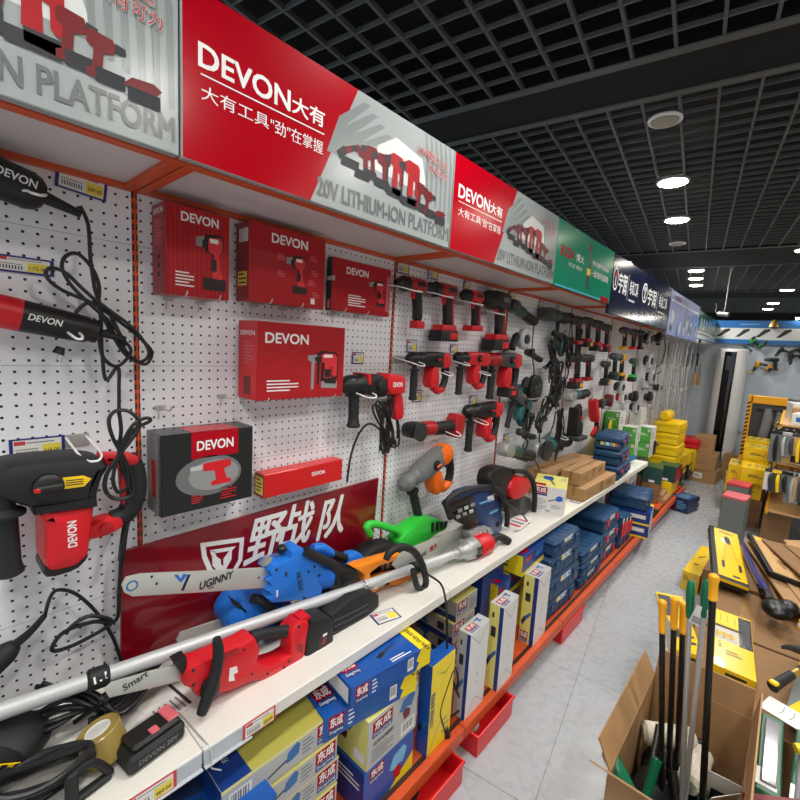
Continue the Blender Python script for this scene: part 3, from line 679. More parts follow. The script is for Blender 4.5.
def cord(mb, pts, r=.0034, res=6, m='cord'): mb.tube(pts, r, m, 7, res); return mb
def wcord(O, px, x=.05, r=.0034, wob=.0): 
    out = []
    for i, q in enumerate(px):
        xx = x+(q[2] if len(q) > 2 else wob*math.sin(i*1.9)); p = wx(q[0], q[1], xx); out.append((p.y-O.y, p.z-O.z, p.x-O.x))
    return out
def bundle(mb, c, w, h, n, r=.0034, tilt=0., z=0., m='cord'):
    """a hank of cord: n long loops pinched in the middle"""
    for i in range(n):
        a = tilt+(i-(n-1)/2)*.16; ww = w*(.55+.45*((i*5) % n)/n); pts = []
        for k in range(16):
            q = 2*math.pi*k/16; xx = ww*math.sin(q)*abs(math.cos(q*.5+.4))**.3; yy = h*math.cos(q)*(.86+.14*((i*3) % 4)/4)
            pts.append((c[0]+xx*math.cos(a)-yy*math.sin(a), c[1]+xx*math.sin(a)+yy*math.cos(a), z+.006*math.sin(q*2+i)+.004*(i % 3)))
        mb.tube(pts, r, m, 6, 3, True)
    return mb

# ---- corded hammer between the red boxes and the second upright
O = wx(372, 395, .075); t = thing('rotary_hammer', 'corded red and black rotary hammer across the second orange upright', 'power tool', O, hung(), 'rotary hammers on the pegboard')
b = MB(); b.prism(T([(362, 374), (380, 374), (382, 394), (377, 397), (362, 394)], .075, O), -.042, .042, 'black', .016, 1); gc = part(t, 'gear_case', b)
p = T([(373, 384)], .075, O)[0]; b = MB(); b.lathe((p[0], p[1], .04), (0, 0, 1), [(0, .024), (.012, .022), (.016, .014)], 'rubber', 18); part(gc, 'mode_knob', b)
b = MB(); p = T([(364, 384)], .075, O)[0]; b.lathe((p[0], p[1], 0), (-1, -.03, 0), [(0, .042), (.02, .042), (.03, .034), (.06, .032), (.064, .038), (.085, .036), (.1, .022), (.115, .014)], 'black', 20); part(t, 'chuck', b)
b = MB(); q = T([(360, 373), (363.5, 373), (364, 384), (361, 384)], .075, O); b.prism(q, -.044, .044, 'toolred', .006); part(t, 'red_ring', b)
b = MB(); b.prism(T([(379, 372.5), (396, 374), (399, 377), (399, 391), (396, 394), (381, 394)], .075, O), -.043, .043, 'toolred', .016, 1); mh = part(t, 'motor_housing', b)
p = T([(390, 383.5)], .075, O)[0]; b = MB(); b.text(Mx.Translation((0, 0, .0435)), 'DEVON', p[0], p[1], .018, 'white', .04, .055); part(mh, 'lettering', b)
b = MB(); b.prism(T([(391, 392), (400, 392), (401.5, 412), (400, 419), (392.5, 420), (392, 408)], .075, O), -.02, .02, 'toolred', .012, 1); part(t, 'grip', b)
b = MB(); b.prism(T([(388.5, 394), (392, 394), (392.5, 403), (389, 403)], .075, O), -.011, .011, 'black', .004); part(t, 'trigger', b)
b = MB(); p = T([(354, 390)], .075, O)[0]; b.lathe((p[0], p[1], 0), (.03, -1, 0), [(0, .016), (.012, .016), (.014, .03), (.022, .03), (.026, .02), (.10, .019), (.125, .022), (.13, .026), (.138, .024)], 'rubber', 16); part(t, 'side_handle', b)
b = MB(); c0 = T([(381, 424)], .10, O)[0]; bundle(b, c0, .032, .115, 7, .0042, .22, .05); cord(b, wcord(O, [(397, 420), (399, 432), (398, 446), (390, 440), (372, 424), (360, 432), (351, 455), (347, 482)], .08), .0042); cord(b, wcord(O, [(397, 419), (398.2, 428), (398, 438)], .075), .007); part(t, 'cord', b)
hookloop(wx(367, 393, .12), 'white wire hook under the corded red hammer by the second upright', .07)

# ---- black heat tool, die grinder and demolition hammer near the photo edge
O = V((.075, .12, 1.878)); t = thing('heat_tool', 'black corded barrel shaped tool on a wire hook at the top', 'power tool', O, hung(-13), 'left bay tools')
b = MB(); b.lathe((-.22, 0, 0), (1, 0, 0), [(0, .034), (.02, .04), (.20, .04), (.285, .038), (.30, .033), (.31, .022)], 'black', 24); bd = part(t, 'barrel', b)
b = MB(); b.text(Mx(((1, 0, 0, 0), (0, 1, 0, 0), (0, 0, 1, .0402), (0, 0, 0, 1))), 'DEVON', .040, .006, .015, 'white', .03, .062); part(bd, 'lettering', b)
b = MB(); b.lathe((.08, 0, 0), (1, -.06, 0), [(0, .014), (.06, .009), (.075, .008)], 'rubber', 12); part(t, 'cord_sleeve', b)
inv = (Mx.Translation(O) @ hung(-13).to_4x4()).inverted()
def wl(px, x=.06, inv=inv): return [tuple(inv @ wx(q[0], q[1], q[2] if len(q) > 2 else x)) for q in px]
b = MB(); cord(b, wl([(80, 206), (88, 225), (90.5, 260), (95, 290), (100, 306), (86, 300), (64, 291), (50, 281), (46, 272), (52, 268), (66, 273), (82, 288), (98, 302), (112, 312), (135, 330), (149, 352), (140, 362), (124, 353), (108, 326), (99, 306), (99, 286), (92, 268), (78, 254), (66, 256), (62, 268), (72, 286), (92, 306), (110, 322), (124, 340), (131, 352), (118, 366), (105, 360), (100, 345), (101, 320), (98, 300)], .055), .0042); part(t, 'cord', b)
hookloop(V((.125, .185, 1.855)), 'grey wire hook holding the black heat tool', .03, L=.125)
O = V((.06, .12, 1.622)); t = thing('die_grinder', 'slim red and black corded grinder below the yellow price tag', 'power tool', O, hung(-11), 'left bay tools')
b = MB(); b.lathe((-.2, 0, 0), (1, 0, 0), [(0, .028), (.02, .034), (.24, .034), (.245, .033)], 'toolred', 24); part(t, 'red_barrel', b)
b = MB(); b.lathe((.043, 0, 0), (1, 0, 0), [(0, .0335), (.09, .031), (.115, .030), (.122, .026), (.135, .027), (.142, .018)], 'black', 24); bd = part(t, 'rear_barrel', b)
b = MB(); b.text(Mx.Translation((0, 0, .0345)), 'DEVON', .08, .0, .013, 'white', .03, .055, shear=.15); part(bd, 'lettering', b)
b = MB(); b.lathe((.18, 0, 0), (1, -.05, 0), [(0, .010), (.05, .008), (.06, .006)], 'rubber', 12); part(t, 'cord_sleeve', b)
inv2 = (Mx.Translation(O) @ hung(-11).to_4x4()).inverted()
b = MB(); cord(b, wl([(113, 336), (124, 346), (118, 330), (104, 306), (88, 303), (76, 313), (78, 325), (90, 322), (100, 330), (102, 352), (106, 380), (118, 367), (119, 390), (119, 415)], .05, inv2), .0042); cord(b, wl([(100, 308), (120, 322), (140, 338), (152, 352), (146, 364), (132, 358), (118, 340), (105, 318)], .05, inv2), .004); part(t, 'cord', b)
b = MB(); p = wl([(61, 347), (58, 354)], .05, inv2); b.tube([p[0], p[1]], [.008, .012], 'rubber', 8); q = wl([(58, 354), (56, 361), (62, 355), (60.5, 363)], .05, inv2); b.tube(q[:2], .002, 'steel', 6); b.tube(q[2:], .002, 'steel', 6); part(t, 'plug', b)
hookloop(V((.1, .247, 1.585)), 'white wire hook holding the slim red grinder', .02, L=.10)

XD = .10; O = wx(60, 500, XD); t = thing('demolition_hammer', 'large red and black demolition hammer with a yellow sticker', 'power tool', O, hung(), 'left bay tools')
b = MB(); b.prism(T([(-12, 470), (2, 460), (12, 458), (70, 452), (96, 455), (104, 462), (96, 474), (92, 490), (88, 497), (30, 503), (4, 495), (-12, 488)], XD, O), -.06, .06, 'rubber', .022, 1, .18); up = part(t, 'upper_housing', b)
b = MB(); b.prism(T([(28, 499), (90, 490), (91, 500), (29, 508)], XD, O), -.062, .062, 'black', .01); part(up, 'joint_band', b)
b = MB(); b.prism(T([(56, 471), (76, 469), (84, 472), (77, 479.5), (57, 482)], XD, O), .0600, .0612, 'yellow', .0004); st = part(up, 'sticker', b)
b = MB()
for k in range(3): b.prism(T([(59, 473.5+k*2.2), (76, 471.8+k*2.2), (76, 472.8+k*2.2), (59, 474.4+k*2.2)], XD, O), .0612, .0616, 'ink')
part(st, 'print', b)
p = T([(42, 479)], XD, O)[0]; b = MB(); b.lathe((p[0], p[1], .05), (0, 0, 1), [(0, .028), (.02, .026), (.026, .018)], 'black', 22); b.box((p[0]-.024, p[1]-.007, .07), (p[0]+.024, p[1]+.007, .084), 'rubber', .004); b.box((p[0]-.026, p[1]-.004, .078), (p[0]-.016, p[1]+.004, .0855), 'toolred', .001); part(up, 'mode_knob', b)
b = MB(); b.prism(T([(28, 505), (90, 497), (88, 512), (85, 535), (84, 548), (70, 560), (44, 565), (39, 556), (39, 520), (34, 512)], XD, O), -.055, .055, 'toolred', .02, 1, .18); mo = part(t, 'motor_housing', b)
p = T([(66, 526)], XD, O)[0]; b = MB(); b.text(Mx.Translation((0, 0, .0555)), 'DEVON', p[0], p[1], .016, 'white', .035, .058, 1.5708); part(mo, 'lettering', b)
b = MB(); b.prism(T([(40, 558), (83, 546), (84, 552), (72, 564), (44, 572), (38, 566)], XD, O), -.045, .045, 'black', .01, 1); part(t, 'end_cap', b)
g = T([(103, 458), (126, 458), (133, 470), (135, 492), (127, 512), (112, 520)], XD, O); b = MB(); b.tube([(a, c, 0) for a, c in g[1:]], [.024, .026, .025, .024, .022], 'rubber', 12, 5); part(t, 'grip', b)
b = MB(); b.prism(T([(96, 454), (110, 452.5), (136, 453), (136, 462), (120, 466), (104, 466)], XD, O), -.03, .03, 'toolred', .012, 1); part(t, 'upper_bracket', b)
b = MB(); b.prism(T([(84, 524), (100, 516), (120, 513), (122, 524), (112, 530), (96, 536), (84, 538)], XD, O), -.026, .026, 'toolred', .012, 1); br = part(t, 'lower_bracket', b); p = T([(103, 525)], XD, O)[0]; b = MB(); b.lathe((p[0], p[1], .02), (0, 0, 1), [(0, .015), (.012, .014), (.014, .008)], 'toolredd', 16); part(br, 'pivot', b)
b = MB(); b.prism(T([(118, 466), (123, 466), (127, 500), (122, 512)], XD, O), -.012, .012, 'toolredd', .004); part(t, 'trigger', b)
b = MB(); p = T([(0, 486)], XD, O)[0]; b.lathe((p[0], p[1], .02), (.02, -1, 0), [(0, .02), (.04, .02), (.05, .036), (.056, .036), (.06, .022), (.16, .022), (.18, .026), (.186, .018)], 'rubber', 16); part(t, 'side_handle', b)
def hl(px, x=.15): return [(q.y-O.y, q.z-O.z, q.x-O.x) for q in (wx(u[0], u[1], x) for u in px)]
b = MB(); cord(b, hl([(119, 412), (121, 430), (119, 452), (123, 470), (130, 490), (128, 498), (112, 498), (105, 486), (110, 468), (122, 452), (134, 436), (140, 424), (130, 412), (116, 411), (109, 420), (113, 438), (124, 458), (133, 478), (132, 494), (118, 499), (106, 492), (106, 476), (116, 460), (132, 432), (150, 421), (146, 418), (134, 424), (124, 440), (117, 460), (113, 480), (118, 492), (128, 486), (127, 470), (121, 455), (118, 440)], .16), .0042); cord(b, hl([(128, 515), (124, 535), (121, 560)], .10), .008); cord(b, hl([(121, 558), (119, 590), (116, 620), (92, 622), (64, 632), (52, 648), (60, 650), (84, 640), (112, 622), (90, 616), (72, 626), (66, 634)], .06), .0048); part(t, 'cord', b)
hookloop(wx(90, 452, .12), 'white double wire hook behind the demolition hammer', .04, L=.12)
# black corded tool hanging low at the photo edge
O = wx(4, 655, .06); t = thing('angle_tool', 'black corded tool whose tail end peeps in above the aluminium pole', 'power tool', O, hung(38), 'left bay tools')
b = MB(); b.lathe((-.16, 0, 0), (1, 0, 0), [(0, .026), (.10, .026), (.165, .024), (.175, .02), (.185, .014)], 'rubber', 18); part(t, 'barrel', b)
inv3 = (Mx.Translation(O) @ hung(38).to_4x4()).inverted()
b = MB(); cord(b, wl([(14, 645), (30, 632), (45, 615)], .06, inv3), [.011, .008, .006]); part(t, 'cord_sleeve', b)
b = MB(); cord(b, wl([(45, 615), (50, 598), (58, 590), (76, 594), (96, 612), (112, 636), (121, 660)], .05, inv3), .0042); part(t, 'cord', b)

# ---- bottom row: cordless grinder, corded hammer
def grinder(label, xh, yh, xt, yt, body='toolred', head='castalu', grip='rubber', r=.030, x=.06, batt=False, disc=False, cordpx=None, grp='angle grinders', name='angle_grinder', side=False, mid=None, tail=None, sc=1.):
    """an angle grinder: head at the first pixel spot, tail at the second"""
    a = wx(xh, yh, x); e = wx(xt, yt, x); d = e-a; L = d.length; ang = math.degrees(math.atan2(d.z, d.y))
    if abs(ang) > 90: ang -= 180
    t = thing(name, label, 'power tool', a, hung(ang), grp); flip = 1 if d.y > 0 else -1; k = L/.32*sc
    X = lambda u: u*L*flip
    b = MB(); b.prism([(X(-.10), -.022*k), (X(-.10), .022*k), (X(.0), .034*k), (X(.2), .03*k), (X(.2), -.03*k), (X(0), -.034*k)], -.03*k, .032*k, head, .012*k, 1); part(t, 'gear_head', b)
    if disc:
        b = MB(); b.lathe((0, 0, .03*k), (0, 0, 1), [(0, .012*k), (.01*k, .014*k), (.012*k, .036*k), (.026*k, .038*k), (.027*k, .030*k)], 'darksteel' if disc is True else disc, 26); part(t, 'disc_guard', b)
    b = MB(); b.lathe((X(.18), 0, 0), (flip, 0, 0), [(0, r*k*.95), (.02, r*k*1.05), (L*.24, r*k*1.05), (L*.27, r*k)], body, 20); part(t, 'motor_housing', b)
    b = MB(); b.lathe((X(.43), 0, 0), (flip, 0, 0), [(0, r*k*.98), (L*.12, r*k*.78), (L*.44, r*k*.86), (L*.54, r*k*.95), (L*.57, r*k*.7)], grip, 18); gp = part(t, 'rear_grip', b)
    b = MB(); b.prism([(X(.48), -r*k*.8), (X(.85), -r*k*.8), (X(.82), -r*k*1.25), (X(.5), -r*k*1.1)], -.01*k, .01*k, 'black', .004); part(gp, 'paddle_switch', b)
    if batt: b = MB(); b.prism([(X(.86), -.05*k), (X(1.06), -.06*k), (X(1.1), .05*k), (X(.88), .055*k)], -.035*k, .035*k, body, .012, 1); part(t, 'battery', b)
    if side: b = MB(); b.lathe((X(.02), -.03*k, 0), (-.2*flip, -1, 0), [(0, .010*k), (.03*k, .016*k), (.12*k, .018*k), (.14*k, .021*k), (.15*k, .012*k)], 'rubber', 14); part(t, 'side_handle', b)
    if cordpx:
        iv = (Mx.Translation(a) @ hung(ang).to_4x4()).inverted(); b = MB(); cord(b, wl(cordpx, x, iv), .0036); part(t, 'cord', b)
    return t
grinder('red and black cordless grinder with battery in the bottom row', 411, 430, 456, 425, 'toolredd', 'black', batt=True, x=.07, disc=True)
rotary('corded red and black rotary hammer in the bottom row', 463, 502, 403, 445, x=.07)
hookloop(wx(454, 432, .11), 'white wire hook under the cordless grinder battery', .06); hookloop(wx(482, 421, .11), 'white wire hook under the bottom row corded hammer', .06)

# ---- fourth bay: dark green and black corded tools
G = 'dark green corded tools'
grinder('dark green angle grinder slanting down under the grey sign, head up', 512, 305, 535, 322, 'bottlegreen', 'darksteel', cordpx=[(534, 322), (533, 335), (532, 352), (534, 372), (533, 392)], grp=G)
grinder('dark green angle grinder second along, beside the slanting one', 545, 314, 570, 318, 'bottlegreen', 'darkgrey', cordpx=[(571, 318), (572, 340), (566, 352), (560, 340), (566, 330)], grp=G)
b = None
def roundsaw(label, cx, cy, rr, x=.07, guard='lightgrey', body='bottlegreen', grp=G, handle=(1.6, -.6), name='circular_saw', k=1.):
    O = wx(cx, cy, x); t = thing(name, label, 'power tool', O, hung(), grp)
    b = MB(); b.lathe((0, 0, .0), (0, 0, 1), [(0, rr*.95), (.004, rr), (.03, rr), (.034, rr*.92), (.035, rr*.5)], guard, 30); part(t, 'blade_guard', b)
    b = MB(); b.lathe((0, 0, .034), (0, 0, 1), [(0, rr*.45), (.012, rr*.42), (.016, rr*.2)], 'darksteel', 20); part(t, 'blade_flange', b)
    b = MB(); b.lathe((0, 0, .002), (0, 0, -1), [(0, rr*.6), (.04, rr*.55)], body, 20); part(t, 'motor', b)
    hx, hy = handle
    b = MB(); b.tube([(rr*.5*math.copysign(1, hx), rr*.3, -.01), (rr*hx*.7, rr*(.3+hy*.3), 0), (rr*hx, rr*hy, 0), (rr*hx*1.15, rr*(hy-.5), 0)], [.02*k, .022*k, .019*k, .024*k], 'rubber', 10, 4); part(t, 'handle', b)
    b = MB(); b.prism([(-rr*1.2, -rr*.75), (rr*1.3, -rr*.75), (rr*1.3, -rr*.68), (-rr*1.2, -rr*.68)], -.03, .05, 'steel', .001); part(t, 'base_plate', b)
    return t
roundsaw('circular saw with a pale round guard and black handle', 521, 339, .06, handle=(-1.5, -.5))
roundsaw('green marble cutter with a black ring guard beside the red batteries', 532, 388, .085, guard='black', body='teal', handle=(-1.1, .6))
rotary('dark green rotary hammer with long black side handle', 503, 537, 396, 425, motor='teal', gear='darkgrey', deg=-18, grp=G, collar='darkgrey', drop=.22)
grinder('dark green grinder with a silver head lying level by the cardboard boxes', 534, 448, 567, 440, 'teal', 'castalu', disc=True, cordpx=[(566, 440), (562, 425), (559, 416), (562, 412), (564, 425), (562, 440), (556, 458)], grp=G)
grinder('dark green grinder with a silver head above the red cut-off saw', 504, 449, 532, 456, 'bottlegreen', 'castalu', disc=False, cordpx=[(532, 456), (538, 466), (540, 474)], grp=G, x=.12)
grinder('black and teal polisher with a big black round pad', 569, 396, 587, 393, 'teal', 'castalu', disc=False, grp=G, x=.09)
O = wx(584, 394, .11); b = MB(); 
rotary('black rotary hammer beneath the coiled cords', 545, 574, 333, 356, motor='bottlegreen', gear='black', grp=G, deg=-10)
grinder('black jigsaw like tool hanging upright between coiled cords', 556, 345, 558, 322, 'black', 'darkgrey', disc=False, grp=G)
O = wx(552, 382, .08); b = MB(); bundle(b, (0, 0), .06, .16, 11, .0048, .1, .02); bundle(b, (.02, -.06), .05, .12, 8, .0045, -.3, .035); b.tube([(-.06, -.1, .02), (-.10, -.25, .01), (-.16, -.36, .02), (-.1, -.40, .03), (.04, -.3, .02), (.06, -.2, .02)], .0048, 'cord', 7, 5)
o = b.build('cord_hank'); o.matrix_world = Mx.Translation(O) @ hung().to_4x4(); tag(o, 'large hank of black power cords tied up under the teal sign', 'power cord', 'power cords')
O = wx(540, 414, .07); b = MB(); bundle(b, (0, 0), .055, .13, 8, .0046, -.7, .02); b.sph((.03, -.03, .02), .02, 'rubber'); o = b.build('cord_hank'); o.matrix_world = Mx.Translation(O) @ hung().to_4x4(); tag(o, 'hank of black cord slung beside the green hammer with side handle', 'power cord', 'power cords')
for k, (a, b_, lb) in enumerate([(512, 297, 'the slanting green grinder'), (541, 305, 'the second green grinder along'), (557, 311, 'the coiled cords')]): walltag(a, b_, .065, .07, 'blue edged price tag above '+lb)

rr3 = random.Random(11)
for k, (px, py, w_, h_, n_, ti, lb) in enumerate([(566, 352, .05, .11, 7, .15, 'small hank of black cord under the second green grinder'), (524, 425, .05, .09, 6, -.5, 'small hank of black cord beside the green hammer handle'), (575, 345, .035, .12, 6, .05, 'narrow hank of black cord left of the four black drills'), (549, 352, .04, .09, 6, .6, 'tight hank of black cord above the large hank'), (556, 424, .035, .12, 6, .1, 'long thin hank of black cord above the level green grinder')]):
    O = wx(px, py, .08); b = MB(); bundle(b, (0, 0), w_, h_, n_, .0048, ti, .02); b.tube([(.0, -h_*.8, .02), (.03, -h_*1.3, .02), (-.03, -h_*1.8, .03), (.01, -h_*2.2, .02)], .0048, 'cord', 7, 5); o = b.build('cord_hank'); o.matrix_world = Mx.Translation(O) @ hung().to_4x4(); tag(o, lb, 'power cord', 'power cords')
grinder('stubby black sander between the pale guard saw and the large hank', 528, 352, 541, 360, 'black', 'darkgrey', disc='black', grp=G, x=.08)
grinder('grey black straight grinder sloping beside the ring guard cutter', 541, 372, 551, 362, 'darkgrey', 'castalu', grp=G, x=.07)
grinder('black polisher half hidden behind the long black side handle', 520, 432, 534, 437, 'black', 'darksteel', grp=G, x=.10)
# ---- fifth bay
O = wx(575, 422, .10); t = thing('mitre_stand', 'tall black tool stand with a red button below the black pad', 'power tool', O, hung(), G)
b = MB(); b.box((-.05, -.10, -.04), (-.01, .11, .04), 'black', .008); part(t, 'column', b)
b = MB(); b.tube([(-.03, .10, 0), (.06, .12, 0), (.10, .03, 0), (.06, -.04, 0)], .014, 'rubber', 8, 4); part(t, 'handle', b)
b = MB(); b.box((-.08, -.13, -.07), (.10, -.10, .07), 'darkgrey', .004); part(t, 'base', b)
b = MB(); b.prism([(-.03, -.1), (.08, -.1), (.07, .0), (0, .01)], -.03, .04, 'black', .01, 1); part(t, 'motor', b)
b = MB(); b.box((.0, .03, .03), (.03, .05, .045), 'toolred', .003); part(t, 'switch', b)
hookloop(wx(563, 437, .11), 'white wire hook holding the level green grinder', .08)
D4 = 'black cordless drills, upper row'
for k, (a, yt, yb, lb, bt) in enumerate([(578, 316, 345, 'first of the four black drills in the upper row, red foot', False), (588, 317, 347, 'second of the four black drills in the upper row, amber battery label', True), (598, 320, 351, 'third of the four black drills in the upper row, long red label', True), (607, 324, 352, 'fourth of the four black drills in the upper row, red foot edge', True)]):
    pistol('black cordless drill, '+lb, a-8, a+8, yt, yb, 'black', 'darkgrey', 'black', 'toolredd', 'drill', bt, grp=D4, sticker='amberrack' if k == 1 else 'toolred', small=True, x=.09)
for k, (a, yt, yb, lb) in enumerate([(577, 353, 388, 'lower row under the teal sign, bigger'), (588, 354, 381, 'lower row under the teal sign, slimmer')]):
    pistol('black and red cordless drill in the '+lb, a-8, a+8, yt, yb, 'black', 'darkgrey', 'black', 'toolredd', 'drill', k == 0, grp='black cordless drills, lower row', sticker='amberrack', small=True, x=.08)
grinder('black cordless grinder with red tail above the green boxes', 597, 404, 609, 400, 'deepred', 'black', x=.10, batt=True, disc='darkgrey', grp='red saws')
O = wx(594, 412, .12); t = thing('reciprocating_saw', 'red and black pistol saw pointing down to the green boxes', 'power tool', O, hung(-58), 'red saws')
b = MB(); b.prism([(-.12, -.03), (.06, -.035), (.10, -.01), (.09, .03), (-.12, .035)], -.035, .035, 'toolred', .014, 1); part(t, 'body', b)
b = MB(); b.tube([(.02, .0, 0), (.12, .03, 0), (.19, .0, 0), (.20, -.06, 0)], .02, 'black', 10, 4); part(t, 'handle', b)
b = MB(); b.box((.15, -.1, -.012), (.18, .02, .012), 'toolred', .005); part(t, 'strip', b)
b = MB(); b.box((-.22, -.012, -.002), (-.11, .012, .002), 'steel'); part(t, 'blade', b)
# sixth bay
D5 = 'dark drills on the far upper row'
for k, (a, yt, yb, lb, kk) in enumerate([(625, 327, 350, 'black drill with amber foot, first of the far upper trio', 'amberrack'), (634, 329, 350, 'black drill with a red dot, middle of the far upper trio', 'toolred'), (641, 330, 350, 'black drill, last of the far upper trio', 'black')]):
    pistol(lb, a-6, a+6, yt, yb, 'black', 'darkgrey', 'black', kk, 'drill', False, grp=D5, small=True, x=.09)
for k, (a, yt, yb, c1, c2, lb) in enumerate([(606, 361, 385, 'black', 'black', 'black drill with amber battery sticker beside the green drills'), (615, 353, 379, 'bottlegreen', 'teal', 'teal topped cordless drill, first of the green pair'), (622, 354, 380, 'amberrack', 'amberrack', 'amber and black cordless drill between green drills'), (634, 358, 381, 'green', 'dkgreen', 'green footed cordless drill at the end of its row')]):
    pistol(lb, a-7, a+7, yt, yb, c2, 'darkgrey', 'black', c1, 'drill', True, grp='green and amber drills', small=True, x=.10, sticker='amberrack' if k == 0 else None)
for k, (a, b_, lb) in enumerate([(648, 339, 'grey round tool with hanging cord next to the far upper trio'), (657, 338, 'black palm tool with cord beside the wrench racks'), (648, 361, 'grey curved guard tool over the white boxes'), (650, 377, 'grey round guard tool lower on the pegboard'), (619, 387, 'small grey jigsaw above the white circular saw'), (634, 407, 'grey saw with a red trigger behind the green boxes'), (633, 397, 'dark sander beside the white circular saw'), (648, 397, 'dark drum tool above the ivory pack')]):
    roundsaw(lb, a, b_, .085 if k in (0, 2, 3) else .065, guard='lightgrey' if k in (0, 2, 3, 4, 5) else 'black', body='darkgrey', handle=((1.2, -.6) if k % 2 else (-1.2, .4)), grp='far circular tools', x=.10, name='circular_tool')
roundsaw('white circular saw with a red tail knob', 621, 397, .07, guard='boxwhite', body='toolred', handle=(1.7, .1), grp='far circular tools', x=.1)
roundsaw('small black tool high above the ivory pack by the wrench racks', 657, 388, .05, guard='black', body='black', handle=(-1.4, .5), grp='far circular tools', x=.10, name='circular_tool')
O = wx(663, 345, .08); b = MB(); b.tube([(-.1, .12, 0), (.14, .06, .02), (.2, -.1, .02), (.02, -.3, .01), (-.14, -.34, 0)], .006, 'cord', 7, 6); b.tube([(-.06, .10, 0), (.05, -.02, .02), (-.04, -.2, .02), (-.2, -.26, .0)], .006, 'cord', 7, 6); o = b.build('power_cord'); o.matrix_world = Mx.Translation(O) @ hung().to_4x4(); tag(o, 'thin black cord drooping from the far palm tool', 'power cord', 'power cords')
# wrench racks at the far end
def rackshelf(label, x0, x1, y, a, z, n): pass
WG = 'wrenches on the far hooks'
proto = None
def wrench(label, y, z, x, L, m_='wrenchgrey'):
    global proto
    if proto is None:
        t = thing('combination_wrench', label, 'wrench', (x, y, z), hung(), WG)
        b = MB(); b.prism([(-.009, -.08), (.009, -.08), (.011, .08), (-.011, .08)], -.004, .004, m_, .001); part(t, 'shaft', b)
        b = MB(); b.prism([(-.008, .075), (.008, .075), (.02, .09), (.018, .115), (.007, .118), (.007, .1), (-.007, .1), (-.007, .118), (-.018, .115), (-.02, .09)], -.005, .005, m_, .001); part(t, 'open_jaw', b)
        b = MB(); b.tube([(.013*math.cos(q*.6283), -.092+.013*math.sin(q*.6283), 0) for q in range(10)], .005, m_, 7, 1, True); part(t, 'ring_end', b)
        t.scale = (L, L, L); proto = t; return t
    return clone(proto, (x, y, z), hung(RND.uniform(-4, 4)), label, WG, L)
rows = [(1.66, 5.7, 7.0, 12, 'top'), (1.36, 5.6, 7.1, 14, 'second'), (1.06, 5.6, 7.2, 14, 'third'), (.80, 6.1, 7.3, 12, 'lowest')]
ordw = ['first', 'second', 'third', 'fourth', 'fifth', 'sixth', 'seventh', 'eighth', 'ninth', 'tenth', 'eleventh', 'twelfth', 'thirteenth', 'fourteenth']
for z, y0, y1, n, lb in rows:
    for k in range(n): wrench('shiny steel wrench, %s along the %s row of the far wire hooks' % (ordw[k], lb), y0+(y1-y0)*k/(n-1), z, .08+.07*(k % 3), RND.uniform(1.3, 1.75))
    t = thing('wire_rack', 'chromed wire rack bar carrying the %s row of wrenches' % lb, 'rack', (0, y0-.05, z+.18), None, 'far wire racks')
    b = MB(); b.box((.0, 0, 0), (.01, y1-y0+.1, .025), 'wire', .003); part(t, 'back_bar', b)
    for k in range(8): b = MB(); b.tube([(.0, .03+k*(y1-y0+.04)/7, .01), (.2, .03+k*(y1-y0+.04)/7, .005), (.215, .03+k*(y1-y0+.04)/7, .02)], .005, 'wire', 6); part(t, 'prong', b)
for k in range(6):
    t = thing('file', 'flat file with a pale wooden handle, %s in the row at the far corner' % ordw[k], 'file', wx(694+k*4.4, 379, .22), hung(), 'files with wooden handles')
    b = MB(); b.lathe((0, .09, 0), (0, -1, 0), [(0, .010), (.02, .02), (.10, .018), (.16, .022), (.18, .014)], 'wood', 10); part(t, 'handle', b); b = MB(); b.box((-.012, .08, -.004), (.012, .22, .004), 'darksteel', .001); part(t, 'blade', b)
for k in range(5):
    t = thing('clamp', 'dark clamp %s in the cluster under the green sign' % ordw[k], 'clamp', wx(687+k*5.5, 352, .2), hung(RND.uniform(-6, 6)), 'dark clamps under the green sign')
    b = MB(); b.box((-.012, -.2, -.005), (.012, .2, .005), 'darksteel', .002); part(t, 'bar', b); b = MB(); b.box((-.015, .14, -.012), (.08, .18, .012), 'black', .004); part(t, 'fixed_jaw', b); b = MB(); b.box((-.016, -.05, -.013), (.08, -.02, .013), 'black' if k != 3 else 'toolred', .004); b.cyl((.06, -.05, 0), (.06, -.2, 0), .012, 'wood' if k == 3 else 'black', 8); part(t, 'sliding_jaw', b)
# ================================================================== on the white shelf
Z0 = SH+.0005
def TT(O, x): return lambda pts: T(pts, x, O)
# maroon board leaning on the pegboard
x = .034; tl, tr = wx(122, 552, x), wx(379, 478, x)
bl = V((x, wx(120, 655, x).y, Z0)); br_ = V((x, wx(372, 540, x).y, Z0))
O = V((x, bl.y, Z0)); t = thing('sign_board', 'maroon advertising board with white characters and a shield emblem leaning behind the saws', 'sign', O, hung())
b = MB(); b.prism([(0, 0), (br_.y-O.y, 0), (tr.y-O.y, tr.z-Z0), (tl.y-O.y, tl.z-Z0)], -.012, 0, 'maroon', .002); part(t, 'board', b)
b = MB(); F = Mx.Translation((0, 0, .0012)); P_ = lambda px: T([px], x, O)[0]
for ch, (a, c), h in (('野', (266, 538), .150), ('战', (298, 524), .150), ('队', (334, 516), .150)):
    q = P_((a, c)); b.text(F, ch, q[0], q[1], h, 'white', .022, .125, 0, .25)
sh_ = T([(200, 543), (222, 540), (244, 537), (242, 560), (232, 578), (222, 584), (208, 572), (202, 558)], x, O)
si = inset(sh_, .014)
n = len(sh_); b.add([(a, c, .0012) for a, c in sh_]+[(a, c, .0012) for a, c in si], [(i, (i+1) % n, n+(i+1) % n, n+i) for i in range(n)], 'white')
